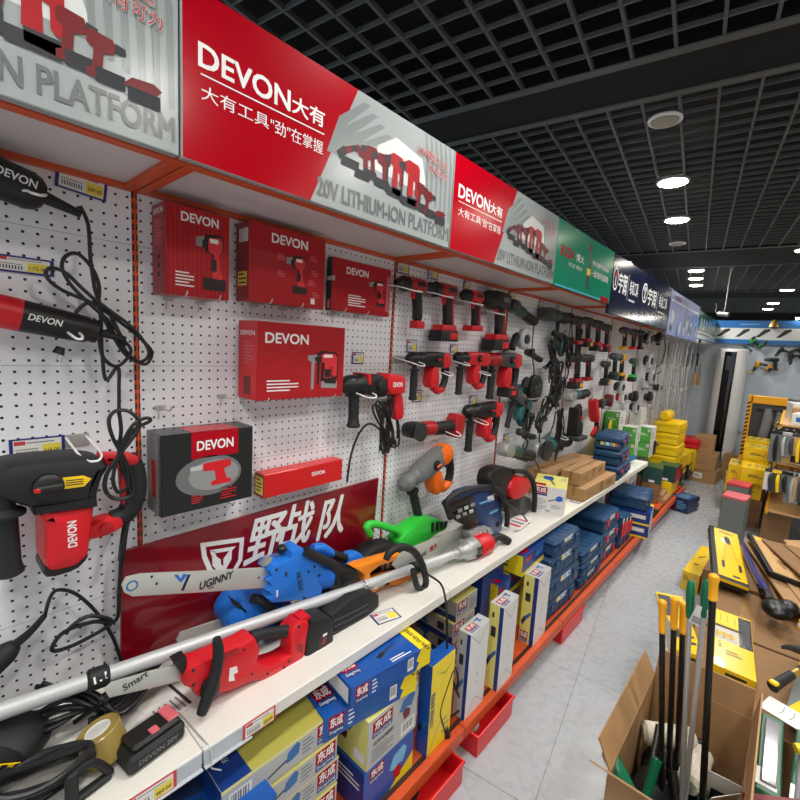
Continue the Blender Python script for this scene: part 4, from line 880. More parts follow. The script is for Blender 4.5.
s2 = inset(sh_, .026); s3 = inset(sh_, .038); b.add([(a, c, .0012) for a, c in s2]+[(a, c, .0012) for a, c in s3], [(i, (i+1) % n, n+(i+1) % n, n+i) for i in (4, 5, 6, 7, 0, 1)], 'white')
cx_ = sum(a for a, c in sh_)/n; cy_ = sum(c for a, c in sh_)/n
for sg in (-1, 1): b.add([(cx_+sg*.004, cy_-.05, .0013), (cx_+sg*.004, cy_+.0, .0013), (cx_+sg*.032, cy_+.03, .0013), (cx_+sg*.03, cy_-.01, .0013)], [(0, 1, 2, 3)], 'white')
part(t, 'lettering', b)

def shelf_tool(name, label, ox, oy, x, grp=None, cat='power tool'):
    O = wx(ox, oy, x); return thing(name, label, cat, O, hung(), grp), O
CS = 'chainsaws on the shelf'
# upper blue chainsaw, bar towards the camera
X1 = .17; t, O = shelf_tool('chainsaw', 'bright blue electric chainsaw with a cream guide bar, on top of the heap', 300, 575, X1, CS); G_ = TT(O, X1)
def chain(b, pts, m_='darksteel'):
    P2 = catmull([(a, c, 0) for a, c in pts], 4); b.tube(P2, .0045, m_, 5)
    for i in range(0, len(P2)-1, 1): b.box((P2[i].x-.004, P2[i].y-.004, -.003), (P2[i].x+.004, P2[i].y+.006, .003), 'steel')
bar = G_([(272, 567), (200, 571), (140, 573.5), (126, 577), (121.5, 585), (124, 592), (132, 596), (200, 592), (272, 587)])
b = MB(); b.prism(bar, -.004, .004, 'barsteel', .0015); bo = part(t, 'guide_bar', b)
b = MB(); q = G_([(216, 580)])[0]; F5 = Mx.Translation((0, 0, .0046)); b.text(F5, 'UGINNY', q[0], q[1]+.002, .021, 'ink', .05, .092, 0, .15)
q = G_([(173, 574), (180, 582), (187, 574), (182.5, 573), (180, 578), (177, 574)]); b.poly(F5, q, 'blue'); q = G_([(180, 590), (187, 574), (190, 573.5), (183, 590)]); b.poly(F5, q, 'signnavy'); q = G_([(210, 587)])[0]; b.text(F5, '优金', q[0], q[1], .007, 'ink', .01, .016)
q = G_([(131.5, 585)])[0]; b.lathe((q[0], q[1], .004), (0, 0, 1), [(0, .013), (.0008, .013)], 'signblue', 20); b.lathe((q[0], q[1], .0045), (0, 0, 1), [(0, .009), (.0008, .009)], 'barsteel', 20)
for p_ in ((151, 576), (156, 583), (258, 577)): q = G_([p_])[0]; b.lathe((q[0], q[1], .0042), (0, 0, 1), [(0, .0035), (.0005, .0035)], 'ink', 10)
part(bo, 'print', b)
b = MB(); b.prism(G_([(268, 562), (286, 556), (288, 549), (296, 544), (304, 549), (310, 556), (322, 566), (317, 592), (300, 597), (268, 600), (264, 596), (267, 592), (263, 588), (267, 583), (263, 578), (267, 573), (264, 568)]), -.045, .028, 'brightblue', .010); bd = part(t, 'body', b)
b = MB(); q = G_([(283, 553)])[0]; b.lathe((q[0], q[1], -.01), (0, 1, 0), [(0, .012), (.006, .016), (.016, .016), (.02, .012)], 'black', 16); part(bd, 'oil_cap', b)
for p_, r in (((281, 570), .007), ((280.5, 574), .004)): pass
b = MB(); q = G_([(281, 572)])[0]; b.box((q[0]-.004, q[1]-.004, .026), (q[0]+.004, q[1]+.014, .0305), 'navy', .002); q = G_([(272, 590)])[0]; b.box((q[0]-.003, q[1]-.01, .026), (q[0]+.003, q[1]+.012, .029), 'white', .001); part(bd, 'tension_lock', b)
b = MB(); q = G_([(316, 577)])[0]; b.lathe((q[0], q[1], -.02), (.9, -.12, .25), [(-.06, .046), (.02, .05), (.06, .05), (.064, .044)], 'blue', 24); part(t, 'motor_housing', b)
for k in range(6): b = MB(); q = G_([(293.5+k*.5, 569+k*3.2)])[0]; b.box((q[0]-.008, q[1]-.0022, .024), (q[0]+.006, q[1]+.0022, .0335), 'navy', .001); part(bd, 'vent', b)
for p_ in ((303, 568), (299, 594), (309, 563), (271, 566), (314, 572)): b = MB(); q = G_([p_])[0]; b.lathe((q[0], q[1], .026), (0, 0, 1), [(0, .0042), (.006, .004)], 'ink', 10); part(bd, 'screw', b)
b = MB(); q = G_([(334, 580)])[0]; b.lathe((q[0], q[1], -.01), (.9, -.12, .25), [(-.03, .051), (.02, .055), (.045, .04), (.05, .02)], 'black', 22); part(t, 'motor_cover', b)
b = MB(); b.tube([(a, c, .03) for a, c in G_([(299, 547), (312, 554), (325, 560), (330, 566), (333, 578)])], [.015, .015, .016, .018, .016], 'rubber', 10, 4); part(t, 'front_handle', b)
b = MB(); b.tube([(a, c, -.03) for a, c in G_([(336, 556), (345, 559), (355, 563)])], [.014, .015, .016], 'rubber', 10, 3); b.tube([(a, c, -.03) for a, c in G_([(318, 552), (327, 551), (338, 557)])], [.016, .018, .014], 'brightblue', 10, 3); part(t, 'rear_grip', b)
b = MB(); b.prism(G_([(352, 556), (362, 553.5), (370, 560), (370, 572), (362, 580), (352, 577), (348, 570)]), -.06, -.01, 'brightblue', .014, 1); part(t, 'rear_body', b)
b = MB(); b.prism(G_([(262, 566), (268, 559), (271, 557), (270, 563)]), -.02, .01, 'castalu', .003); part(t, 'bumper_spikes', b)
# lower blue saw
X2 = .10; t, O = shelf_tool('chainsaw', 'second blue chainsaw with its round knob, half hidden under the cream bar', 255, 608, X2, CS); G_ = TT(O, X2)
b = MB(); b.prism(G_([(219, 615), (226, 602), (236, 592), (262, 594), (290, 600), (296, 612), (280, 622), (240, 632), (224, 630)]), -.06, .05, 'brightblue', .02, 1); part(t, 'body', b)
b = MB(); q = G_([(245, 616)])[0]; b.lathe((q[0], q[1], .04), (0, 0, 1), [(0, .024), (.022, .022), (.026, .012)], 'black', 18); part(t, 'knob', b)
b = MB(); b.tube([(a, c, .06) for a, c in G_([(243, 590), (253, 593), (263, 603), (270, 616)])], .014, 'rubber', 10, 4); part(t, 'front_handle', b)
b = MB(); b.prism(G_([(222, 590), (240, 603), (237, 608), (226, 598)]), .03, .05, 'black', .004); part(t, 'hand_guard', b)
b = MB(); b.prism(G_([(225, 617), (180, 632), (176, 640), (182, 646), (226, 632)]), -.003, .003, 'barsteel', .001); part(t, 'guide_bar', b)
# red cordless chainsaw in front
X3 = .265; t, O = shelf_tool('chainsaw', 'red cordless chainsaw with black battery in front of the blue saws', 240, 655, X3, CS); G_ = TT(O, X3)
b = MB(); b.prism(G_([(180, 668), (186, 660), (200, 656), (236, 640), (250, 632), (256, 645), (252, 657), (262, 660), (276, 656), (286, 650), (284, 630), (297, 616), (305, 618), (301, 645), (297, 660), (288, 665), (262, 675), (246, 677), (226, 686), (208, 690), (193, 692), (188, 684), (180, 681)]), -.035, .03, 'toolred', .012, 1, .14); bd = part(t, 'body', b)
b = MB(); b.tube([(a, c, 0) for a, c in G_([(250, 638), (262, 634), (276, 632), (288, 631)])], [.018, .015, .015, .019], 'rubber', 10, 4); part(t, 'grip', b)
b = MB(); b.prism(G_([(251, 639), (257, 640), (256, 654), (250, 654)]), -.012, .012, 'black', .004); part(t, 'trigger', b)
b = MB(); b.prism(G_([(305, 616), (323, 612), (327, 616), (327, 640), (316, 660), (302, 661), (299, 655), (301, 630)]), -.042, .036, 'rubber', .01); bt = part(t, 'battery', b)
b = MB(); b.prism(G_([(312, 632), (321, 627), (320, 646), (311, 651)]), .036, .0368, 'ink'); q = G_([(316.5, 635)])[0]; b.text(Mx.Translation((0, 0, .0372)), '20V', q[0], q[1], .012, 'toolred', .02, .022, 1.2); q = G_([(317.5, 629)])[0]; b.box((q[0]-.008, q[1]-.004, .0368), (q[0]+.008, q[1]+.004, .0374), 'white'); part(bt, 'battery_label', b)
b = MB(); b.prism(G_([(296, 616), (304, 611), (308, 614), (300, 622)]), -.02, .02, 'toolred', .004); part(bt, 'battery_latch', b)
b = MB(); b.tube([(a, c, .045) for a, c in G_([(208, 630), (210, 642), (208, 660), (202, 680), (193, 703)])], [.010, .014, .014, .016, .012], 'rubber', 10, 4); part(t, 'hand_guard', b)
b = MB(); b.prism(G_([(196, 675), (207, 668), (214, 672), (213, 685), (203, 694), (194, 692)]), .02, .042, 'black', .01, 1); part(t, 'sprocket_knob', b)
b = MB(); b.prism(G_([(224, 662), (231, 660), (232, 666), (228, 668), (229, 674), (223, 675)]), .0302, .031, 'white'); part(bd, 'emblem', b)
b = MB(); b.prism(G_([(186, 662), (150, 671), (112, 682), (104, 689), (109, 697), (140, 690), (186, 679)]), -.003, .003, 'barsteel', .001); bo = part(t, 'guide_bar', b)
b = MB(); q = G_([(137, 677)])[0]; b.text(Mx.Translation((0, 0, .0035)), 'Smart', q[0]-.004, q[1]-.004, .016, 'ink', .03, .05, .2); part(bo, 'lettering', b)
for p_ in ((188, 664), (188, 678), (238, 644), (246, 668), (262, 668), (283, 656), (293, 622), (278, 662)): b = MB(); q = G_([p_])[0]; b.lathe((q[0], q[1], .027), (0, 0, 1), [(0, .0045), (.0042, .004)], 'ink', 10); part(bd, 'screw', b)
for k in range(4): b = MB(); q = G_([(291.5+k*1.6, 640+k*.4)])[0]; b.box((q[0]-.0016, q[1]-.02, .026), (q[0]+.0016, q[1]+.006, .0312), 'deepred', .0008); part(bd, 'vent', b)
b = MB(); b.prism(G_([(262, 667), (276, 661), (277, 664), (263, 670)]), .0295, .0308, 'artred', .0004); part(bd, 'raised_plate', b)
b = MB(); b.prism(G_([(214, 648), (232, 641), (234, 646), (216, 653)]), .0295, .034, 'toolredd', .002); part(bd, 'rib', b)
b = MB(); b.prism(G_([(172, 660), (184, 654), (183, 672), (178, 670)]), -.02, .02, 'black', .004); part(t, 'bar_guard', b)
# orange and black tool under the pole
X4 = .25; t, O = shelf_tool('hedge_trimmer', 'orange and black cordless tool lying under the pole handle', 380, 590, X4); G_ = TT(O, X4)
b = MB(); b.prism(G_([(325, 612), (347, 595), (364, 588), (374, 592), (374, 603), (365, 612), (363, 622), (358, 630), (334, 641), (326, 637)]), -.05, .03, 'rubber', .012); bk = part(t, 'battery_housing', b)
for k in range(4): b = MB(); b.tube([(a, c, .031) for a, c in G_([(327, 617+k*6), (345, 609+k*5.6), (362, 600+k*5.4)])], .003, 'darkgrey', 6, 3); part(bk, 'rib', b)
b = MB(); b.prism(G_([(360, 571), (367, 568), (406, 556), (408, 561), (385, 569), (376, 576), (376, 586), (396, 578), (414, 576), (427, 570), (429, 577), (422, 587), (408, 588), (394, 589), (382, 594), (375, 604), (369, 604), (370, 578)]), -.075, -.026, 'orange', .006); part(t, 'frame', b)
b = MB(); b.prism(G_([(382, 585), (393, 581), (394, 587), (383, 591)]), -.027, -.022, 'black', .001); part(t, 'vent', b)
b = MB(); b.prism(G_([(347, 577), (362, 572), (366, 582), (350, 590)]), -.08, -.028, 'black', .008); part(t, 'gear_case', b)
# pole tool
A = V((.286, 1.6, .713)); D_ = V((-.148, -1.512, .088)).normalized(); t = thing('pole_trimmer', 'long aluminium pole tool with a red motor head lying along the shelf', 'power tool', A)
b = MB(); b.tube([(0, 0, 0), tuple(D_*2.1)], .0175, 'alu', 18); part(t, 'pole', b)
P2 = lambda px, y: V(wx(px[0], px[1], .0))-A
k1 = D_*1.353; b = MB(); b.cyl(k1-D_*.022, k1+D_*.022, .024, 'rubber', 18, bev=.005); n_ = V((.76, .15, .6)).normalized(); 
Fp = Mx.Translation(k1+V((.019, .004, .017))) @ V((.75, .0, .66)).to_track_quat('Z', 'Y').to_matrix().to_4x4(); rc = part(t, 'ring_clamp', b)
b = MB(); Fc = Mx.Translation(k1+V((.0215, .0, .0125))) @ Mx(((-.10, -.50, .86, 0), (.99, -.05, .05, 0), (.02, .86, .51, 0), (0, 0, 0, 1))); b.text(Fc, '1.1', 0, 0, .014, 'white', .05, .026); part(rc, 'print', b)
b = MB(); e = -D_
b.lathe(-e*.09, e, [(0, .0185), (.03, .022), (.032, .030), (.05, .030), (.055, .024), (.075, .03), (.09, .046), (.15, .048), (.156, .044)], 'castalu', 22)
for k in range(5): b.box((e*.045+V((.04, 0, -.02+k*.01)))-V((.006, .02, .0018)), (e*.045+V((.04, 0, -.02+k*.01)))+V((.009, .02, .0018)), 'black')
part(t, 'gear_head', b)
b = MB(); b.lathe(e*.066, e, [(0, .046), (.01, .05), (.09, .048), (.105, .042), (.11, .03)], 'toolred', 24); part(t, 'motor_housing', b)
b = MB(); pp_ = [e*.165, e*.20+V((0, 0, .006)), e*.25+V((0, 0, .012)), e*.29+V((0.01, 0, -.004)), e*.31+V((.02, 0, -.02))]; b.tube([tuple(q) for q in pp_], [.036, .022, .018, .02, .022], 'rubber', 12, 4); part(t, 'grip', b)
iw = lambda px, x_: tuple(wx(px[0], px[1], x_)-A)
b = MB(); b.tube([iw(q, .30) for q in [(386, 560), (390, 552), (400, 547), (412, 550), (421, 562), (426, 580), (423, 589), (417, 586), (413, 570)]], [.011, .014, .014, .014, .014, .013, .012, .012, .012], 'rubber', 10, 4); part(t, 'loop_handle', b)
k2 = D_*.30; b = MB(); b.cyl(k2-D_*.03, k2+D_*.03, .025, 'black', 16, bev=.004); part(t, 'handle_clamp', b)
b = MB(); b.tube([tuple(D_*.5+V((.03, 0, .0))), tuple(D_*.56+V((.035, 0, .0))), tuple(D_*.58+V((.02, 0, .02))), tuple(D_*.58+V((0, 0, .03)))], .003, 'chrome', 7, 3); part(t, 'wire_clip', b)
b = MB(); cord(b, [iw(q, .38) for q in [(427, 574), (440, 583)]]+[iw((445, 596), .42), iw((447, 620), .45), iw((447, 650), .45), iw((449, 668), .45), iw((456, 690), .45), iw((462, 706), .45), iw((450, 716), .46), iw((443, 706), .46), iw((448, 684), .46), iw((453, 662), .46), iw((447, 655), .46), iw((443, 672), .46), iw((449, 690), .46), iw((458, 684), .46), iw((455, 668), .47), iw((446, 690), .47), iw((440, 712), .47), iw((443, 725), .47), iw((446, 740), .47)], .0042, 5); part(t, 'cord', b)
b = MB(); b.tube([iw((446, 728), .47), iw((446.5, 736), .47), iw((447, 741), .47)], [.009, .016, .012], 'rubber', 8); part(t, 'plug', b)
# green saw with black motor
X5 = .13; t, O = shelf_tool('reciprocating_saw', 'vivid green and black saw with a loop handle beside the maroon board', 400, 535, X5); G_ = TT(O, X5)
b = MB(); b.prism(G_([(393, 541), (398, 531), (413, 520), (428, 515), (442, 521), (440, 528), (430, 532), (421, 540), (407, 549), (396, 550)]), -.045, .04, 'green', .016, 1); bd = part(t, 'body', b)
b = MB(); b.tube([(a, c, .01) for a, c in G_([(369, 534), (365, 526), (371, 523), (384, 526), (396, 531), (400, 540)])], [.012, .016, .015, .015, .017, .02], 'green', 10, 4); part(t, 'loop_handle', b)
for k in range(4): b = MB(); b.prism(G_([(424+k*4.5, 520-k*.3), (427+k*4.5, 519-k*.3), (427+k*4.2, 529-k*1.5), (424+k*4.2, 530-k*1.5)]), .038, .042, 'black', .001); part(bd, 'vent', b)
b = MB(); b.prism(G_([(360, 553), (372, 544), (388, 540), (398, 545), (396, 562), (388, 575), (368, 577), (360, 566)]), -.05, .035, 'rubber', .016, 1); mo = part(t, 'motor_housing', b)
b = MB(); b.prism(G_([(373, 552), (386, 547), (384, 566), (374, 570)]), .035, .0375, 'darkgrey', .001); 
for sg in (0, 1): b.prism(G_([(375+sg*5, 554-sg*2), (378+sg*5, 553-sg*2), (377+sg*5, 566-sg*2), (374.5+sg*5, 567-sg*2)]), .0375, .039, 'lightgrey', .0005)
part(mo, 'side_plate', b)
# blue petrol chainsaw
X6 = .22; t, O = shelf_tool('chainsaw', 'dark blue chainsaw with black wrap handle and silver starter cover', 475, 515, X6, CS); G_ = TT(O, X6)
b = MB(); b.prism(G_([(470, 524), (440, 536), (410, 548), (396, 556), (392, 565), (398, 571), (422, 562), (464, 536)]), -.004, .004, 'barsteel', .001); bo = part(t, 'guide_bar', b)
q = G_([(425, 552)])[0]; b = MB(); b.text(Mx.Translation((0, 0, .005)), 'VAJIE', q[0]-.03, q[1]-.008, .022, 'signnavy', .02, .07, .10); b.text(Mx.Translation((0, 0, .005)), '雅杰', q[0]+.05, q[1]+.006, .024, 'signred', .02, .05, .10); part(bo, 'lettering', b)
b = MB(); b.prism(G_([(458, 494), (477, 486), (490, 494), (496, 514), (494, 530), (484, 535), (474, 524), (462, 508)]), -.06, .05, 'motorblue', .02, 1); bd = part(t, 'motor_housing', b)
for k in range(5): b = MB(); b.prism(G_([(470+k*3.4, 500+k*3.3), (482+k*2.2, 496+k*3.3), (482.4+k*2.2, 497.4+k*3.3), (470.4+k*3.4, 501.4+k*3.3)]), .05, .053, 'cyanlabel' if k in (0, 3) else 'navy', .0006); part(bd, 'rib', b)
b = MB(); b.prism(G_([(460, 527), (480, 521), (486, 533), (482, 540), (468, 543), (460, 535)]), -.02, .06, 'castalu', .012, 1); part(t, 'starter_cover', b)
b = MB(); b.prism(G_([(444, 502), (462, 496), (470, 512), (468, 524), (460, 524), (450, 514)]), -.03, .055, 'black', .012, 1); part(t, 'engine_block', b)
b = MB(); b.tube([(a, c, .055) for a, c in G_([(440, 514), (436, 501), (441, 493), (456, 487), (474, 484), (488, 487), (495, 498), (498, 513), (497, 523)])], .013, 'rubber', 10, 4); part(t, 'wrap_handle', b)
b = MB(); b.prism(G_([(437, 503), (463, 492), (465, 497), (441, 510)]), .03, .055, 'black', .004); b.prism(G_([(443, 512), (463, 502), (465, 508), (447, 517)]), .03, .055, 'rubber', .004); part(t, 'hand_guard', b)
for k in range(6): b = MB(); u, v = 447+6.5*(k % 3)-1.5*(k//3), 506-2.6*(k % 3)+6*(k//3); b.prism(G_([(u, v), (u+4, v-1.6), (u+4.6, v+1.6), (u+.6, v+3.2)]), .054, .0575, 'lightgrey' if k in (1, 5) else 'grey', .0008); part(t, 'guard_slot', b)
for k in range(4): b = MB(); b.prism(G_([(464+k*4, 530-k*1.6), (466+k*4, 529.3-k*1.6), (469+k*4, 539-k*1.6), (467+k*4, 539.6-k*1.6)]), .058, .064, 'alu', .001); part(t, 'cover_rib', b)
b = MB(); b.prism(G_([(478, 494), (484, 492), (485, 497), (479, 499)]), .049, .0525, 'white', .0006); part(bd, 'sticker', b)
b = MB(); q = G_([(489, 521)])[0]; b.lathe((q[0], q[1], .04), (0, 0, 1), [(0, .016), (.015, .015), (.018, .008)], 'black', 16); part(bd, 'fuel_cap', b)
b = MB(); cord(b, [(a, c, .07) for a, c in G_([(478, 477), (484, 487), (492, 498), (505, 506), (516, 518), (522, 532), (519, 537), (508, 538)])], .0042); cord(b, [(a, c, .07) for a, c in G_([(478, 478), (482, 484), (490, 492), (494, 505), (496, 520)])], .004); part(t, 'cord', b)
# red cut-off saw
X7 = .20; t, O = shelf_tool('cut_off_saw', 'red and black saw with a wide black guard below the dark green grinder', 510, 490, X7); G_ = TT(O, X7)
b = MB(); b.prism(G_([(503, 485), (510, 474), (522, 476), (526, 484), (520, 494), (509, 499), (504, 495)]), -.05, .04, 'toolred', .014, 1); part(t, 'body', b)
b = MB(); b.prism(G_([(484, 480), (487, 470), (497, 465), (511, 468), (512, 472), (503, 484), (502, 496), (492, 494), (485, 488)]), -.05, .03, 'black', .012, 1); part(t, 'guard', b)
b = MB(); b.tube([(a, c, .03) for a, c in G_([(508, 470), (520, 471), (528, 480), (530, 495), (529, 510)])], [.013, .014, .014, .015, .015], 'rubber', 10, 4); part(t, 'wrap_handle', b)
b = MB(); b.prism(G_([(502, 497), (520, 494), (528, 498), (527, 511), (505, 513), (496, 506)]), -.06, .03, 'black', .012, 1); q = G_([(517, 502)])[0]; b.lathe((q[0], q[1], .028), (0, 0, 1), [(0, .04), (.006, .036), (.007, .02)], 'darkgrey', 18); part(t, 'motor', b)
rotary('grey and orange cordless rotary hammer hung nose up over the dark blue chainsaw', 402, 450, 458, 508, motor='toolorange', gear='midgrey', deg=22, collar='midgrey', x=.10, drop=.2)
# small things on the shelf
t = thing('battery_pack', 'black slide battery with two red tabs at the shelf front', 'battery', (.345, .262, Z0), .16)
b = MB(); b.box((-.075, 0, 0), (0, .125, .042), 'rubber', .008); bd = part(t, 'case', b)
b = MB(); b.box((-.066, .012, .042), (-.008, .115, .058), 'black', .006); part(t, 'rail_top', b)
b = MB(); b.box((-.062, .09, .0582), (-.012, .116, .0625), 'pink', .002); part(t, 'release_tab', b, 'salmon red release tab')
b = MB(); b.box((-.030, .052, .0582), (-.010, .07, .0610), 'pink', .002); part(t, 'latch', b, 'salmon red latch')
b = MB(); b.text(fr('X+', (-.075, 0, 0), (0, .125, .042), 2), 'DEVON 20V', .062, .022, .011, 'printgrey', .02, .085); part(bd, 'lettering', b)
t = thing('tape_roll', 'roll of amber packing tape standing beside the battery', 'tape', (.245, .235, Z0+.055), None)
M0 = Mx.Rotation(.25, 4, 'X') @ Mx.Rotation(-.2, 4, 'Y')
b = MB(M0); 
for zz in (0,): b.lathe((0, 0, -.05), (0, 0, 1), [(0, .041), (.002, .043), (.062, .043), (.064, .041), (.0641, .024), (.060, .0235)], 'tapeamber', 28)
part(t, 'tape', b); b = MB(M0); b.tube([(.0235*math.cos(q*.3), .0235*math.sin(q*.3), .013) for q in range(21)], .002, 'white', 6, 1, True); b.lathe((0, 0, .0128), (0, 0, 1), [(0, .022), (.0012, .022)], 'offwhite', 20); part(t, 'core', b)
# heap of black cables and a black tool at the photo edge
rr = random.Random(3)
O = V((.16, .11, Z0)); b = MB()
for k in range(9):
    ph = k*.7; b.tube([(-.09+.03*math.sin(ph), -.02+.01*k, .02+.01*k), (-.02+.02*math.cos(ph), .05+.012*k, .06+.01*(k % 4)), (-.03+.01*k, .13+.006*k, .05), (-.08+.01*k, .19+.008*k, .02+.004*k), (-.10, .24+.01*k, .01+.005*k)], .0058, 'cord', 8, 5)
for k in range(7):
    a = .05+.012*k; pts = [(.06+.018*k*.6+ .055*math.cos(q*.5236)*(1-.06*k), .02+ (.095-.004*k)*math.sin(q*.5236)+.03*math.cos(q*.5236), .012+.011*k+.01*math.sin(q*1.0472+k)) for q in range(12)]; b.tube(pts, .0062, 'cord', 8, 4, True)
for k in range(5):
    pts = [(-.02+.01*k, .10+.012*k, .03+.012*k), (-.01+.01*k, .16, .06+.008*k), (-.08, .20+.01*k, .05), (-.10+.012*k, .25+.012*k, .055), (-.07+.02*k, .2-.01*k, .04), (.03, .12, .02+.01*k)]; b.tube(pts, .0055, 'cord', 8, 5)
o = b.build('power_cord', None, None); o.location = O; tag(o, 'heap of thick black power cable coiled beside the tape roll', 'power cord', 'power cords')
t = thing('edge_tool', 'black plastic tool body with a yellow black warning stripe in the cable heap', 'power tool', (.10, .06, Z0+.002), .9)
b = MB(); b.prism([(-.12, 0), (.08, 0), (.12, .03), (.10, .08), (.0, .11), (-.12, .10)], -.05, .05, 'rubber', .02, 1); part(t, 'body', b).rotation_euler = (R_(90), 0, 0)
b = MB(); b.box((-.02, -.055, .035), (.11, -.0515, .052), 'yellow', .001)
for k in range(5): b.add([(-.012+.024*k, -.0556, .035), (0+.024*k, -.0556, .035), (.012+.024*k, -.0556, .052), (0+.024*k, -.0556, .052)], [(0, 1, 2, 3)], 'black')
part(t, 'warning_stripe', b)
b = MB(); b.prism([(-.13, .0), (-.02, .0), (-.03, .02), (-.11, .025)], -.03, .03, 'dkgreen', .006); o2 = part(t, 'green_switch', b, 'green switch cover'); o2.location = (-.02, .10, .09); o2.rotation_euler = (R_(90), 0, 0)
t = thing('bracket', 'black angled plastic bracket leaning over the shelf edge beside the tape', 'bracket', (.33, .18, Z0), .2)
b = MB(); b.box((-.02, -.14, 0), (.0, .06, .014), 'rubber', .004); b.box((-.02, -.02, .0), (.0, .0, .075), 'rubber', .004); b.tube([(-.01, -.01, .07), (-.01, .03, .06), (-.01, .06, .01)], .008, 'rubber', 8, 4); o = part(t, 'frame', b)
# plastic wrapped leaflet
b = MB(); b.box((0, 0, 0), (.13, .10, .001), 'paper'); b.box((.01, .01, .001), (.055, .09, .0013), 'ivory'); 
for k in range(5): b.box((.07, .015+.014*k, .001), (.12, .019+.014*k, .0014), 'printgrey')
b.box((.02, .082, .001), (.12, .09, .0014), 'ink')
o = b.build('leaflet'); o.location = (.13, .33, Z0); o.rotation_euler[2] = .15; tag(o, 'plastic wrapped instruction leaflet under the red chainsaw bar', 'leaflet')
for k in range(4):
    b = MB(); b.box((0, 0, 0), (.09, .20, .004), 'paper', .001); b.box((.01, .02, .004), (.08, .05, .0044), 'pink'); b.box((.01, .07, .004), (.08, .09, .0044), 'printgrey'); b.box((.01, .12, .004), (.08, .14, .0044), 'pink')
    o = b.build('leaflet'); o.location = (.20+.008*k, 2.03+.012*k, Z0+.0045*k); o.rotation_euler[2] = .25-.05*k; tag(o, ['bottom leaflet of the small pile beside the dark blue chainsaw', 'second lowest leaflet of the pile beside the dark blue chainsaw', 'second highest leaflet of the pile beside the dark blue chainsaw', 'topmost leaflet of the pile beside the dark blue chainsaw'][k], 'leaflet', 'leaflet pile')
pricecard('price card with purple edge lying on the shelf before the orange tool', Mx.Translation((.325, 1.055, Z0)) @ Mx.Rotation(R_(75), 4, 'Z'), .095, .062)
pricecard('price card lying on the shelf before the white blower box', Mx.Translation((.33, 2.83, Z0)) @ Mx.Rotation(R_(95), 4, 'Z'), .10, .062)
for (y, pz, w_, lb) in [(.283, '460.00', .109, 'price label clipped on the shelf rail below the battery'), (.535, '520.00', .089, 'price label clipped on the shelf rail above the olive boxes')]:
    pricecard(lb, Mx.Translation((SF+.0055, y, SH-.016)) @ WALL.to_4x4(), w_, .042, pz, False)
t = thing('wire_hook', 'bent wire price hook laid over the shelf edge by the battery', 'hook', (.33, .40, Z0+.001)); b = MB(); b.tube([(-.085, 0.0, .002), (.05, .01, .002), (.062, .012, -.01), (.064, .012, -.05), (.075, .03, -.06)], .0018, 'wire', 7); part(t, 'wire', b)
# ---------- cartons and cases along the shelf
def place(c, name, label, cat, corner, ang, grp=None): return c.done(name, label, cat, corner, ang, grp)
c = Carton((0, 0, 0), (.185, .27, .16), 'boxwhite', {'T': 'paleyellow', 'X+': 'paleyellow'})
f = 'Y-'; c.rect(f, .03, .72, .45, .97, 'signred', 3); c.txt(f, '东成', .24, .85, .17, 'white', .03, .34); c.rect(f, .03, .64, .45, .71, 'boxdkblue', 3); c.lines(f, .05, .08, .45, .55, 7, 'grey'); c.icon(f, 'blower', .5, .42, .92, .72, 'blue'); c.barcode(f, .42, .03, .6, .14); c.lines(f, .6, .2, .9, .36, 4, 'grey')
c.icon('T', 'blower', .2, .3, .85, .8, 'boxblue'); c.rect('T', .04, .62, .2, .95, 'signred', 3); c.lines('T', .55, .05, .95, .22, 2, 'grey')
c.done('blower_box', 'white and yellow blower box with a red label on the shelf', 'box', (.205, 2.43, Z0), .33)
def plain(label, lo, hi, loc, ang, m_='card', grp='plain brown cartons on the shelf', tape=True, name='carton'):
    c = Carton(lo, hi, m_, b=.003)
    if tape: c.rect('T', .0, .42, 1, .58, 'tapebrown', 2); c.rect('X+', .45, 0, .55, 1, 'tapebrown', 2); c.rect('Y-', .42, .3, .58, 1, 'tapebrown', 2); c.lines('X+', .1, .3, .3, .6, 3, 'carddk', 3); c.rect('X+', .68, .35, .86, .75, 'carddk', 2)
    return c.done(name, label, 'box', loc, ang, grp)
plain('long brown carton standing rearmost against the pegboard behind the blower box', (0, 0, 0), (.15, .75, .17), (.02, 2.72, Z0), -.05)
plain('long brown carton at the bottom of the front pair beside the blower box', (0, 0, 0), (.14, .62, .085), (.235, 2.83, Z0), -.02)
plain('long brown carton lying on top of the front pair beside the blower box', (0, 0, 0), (.13, .50, .085), (.20, 2.86, Z0+.087), .0)
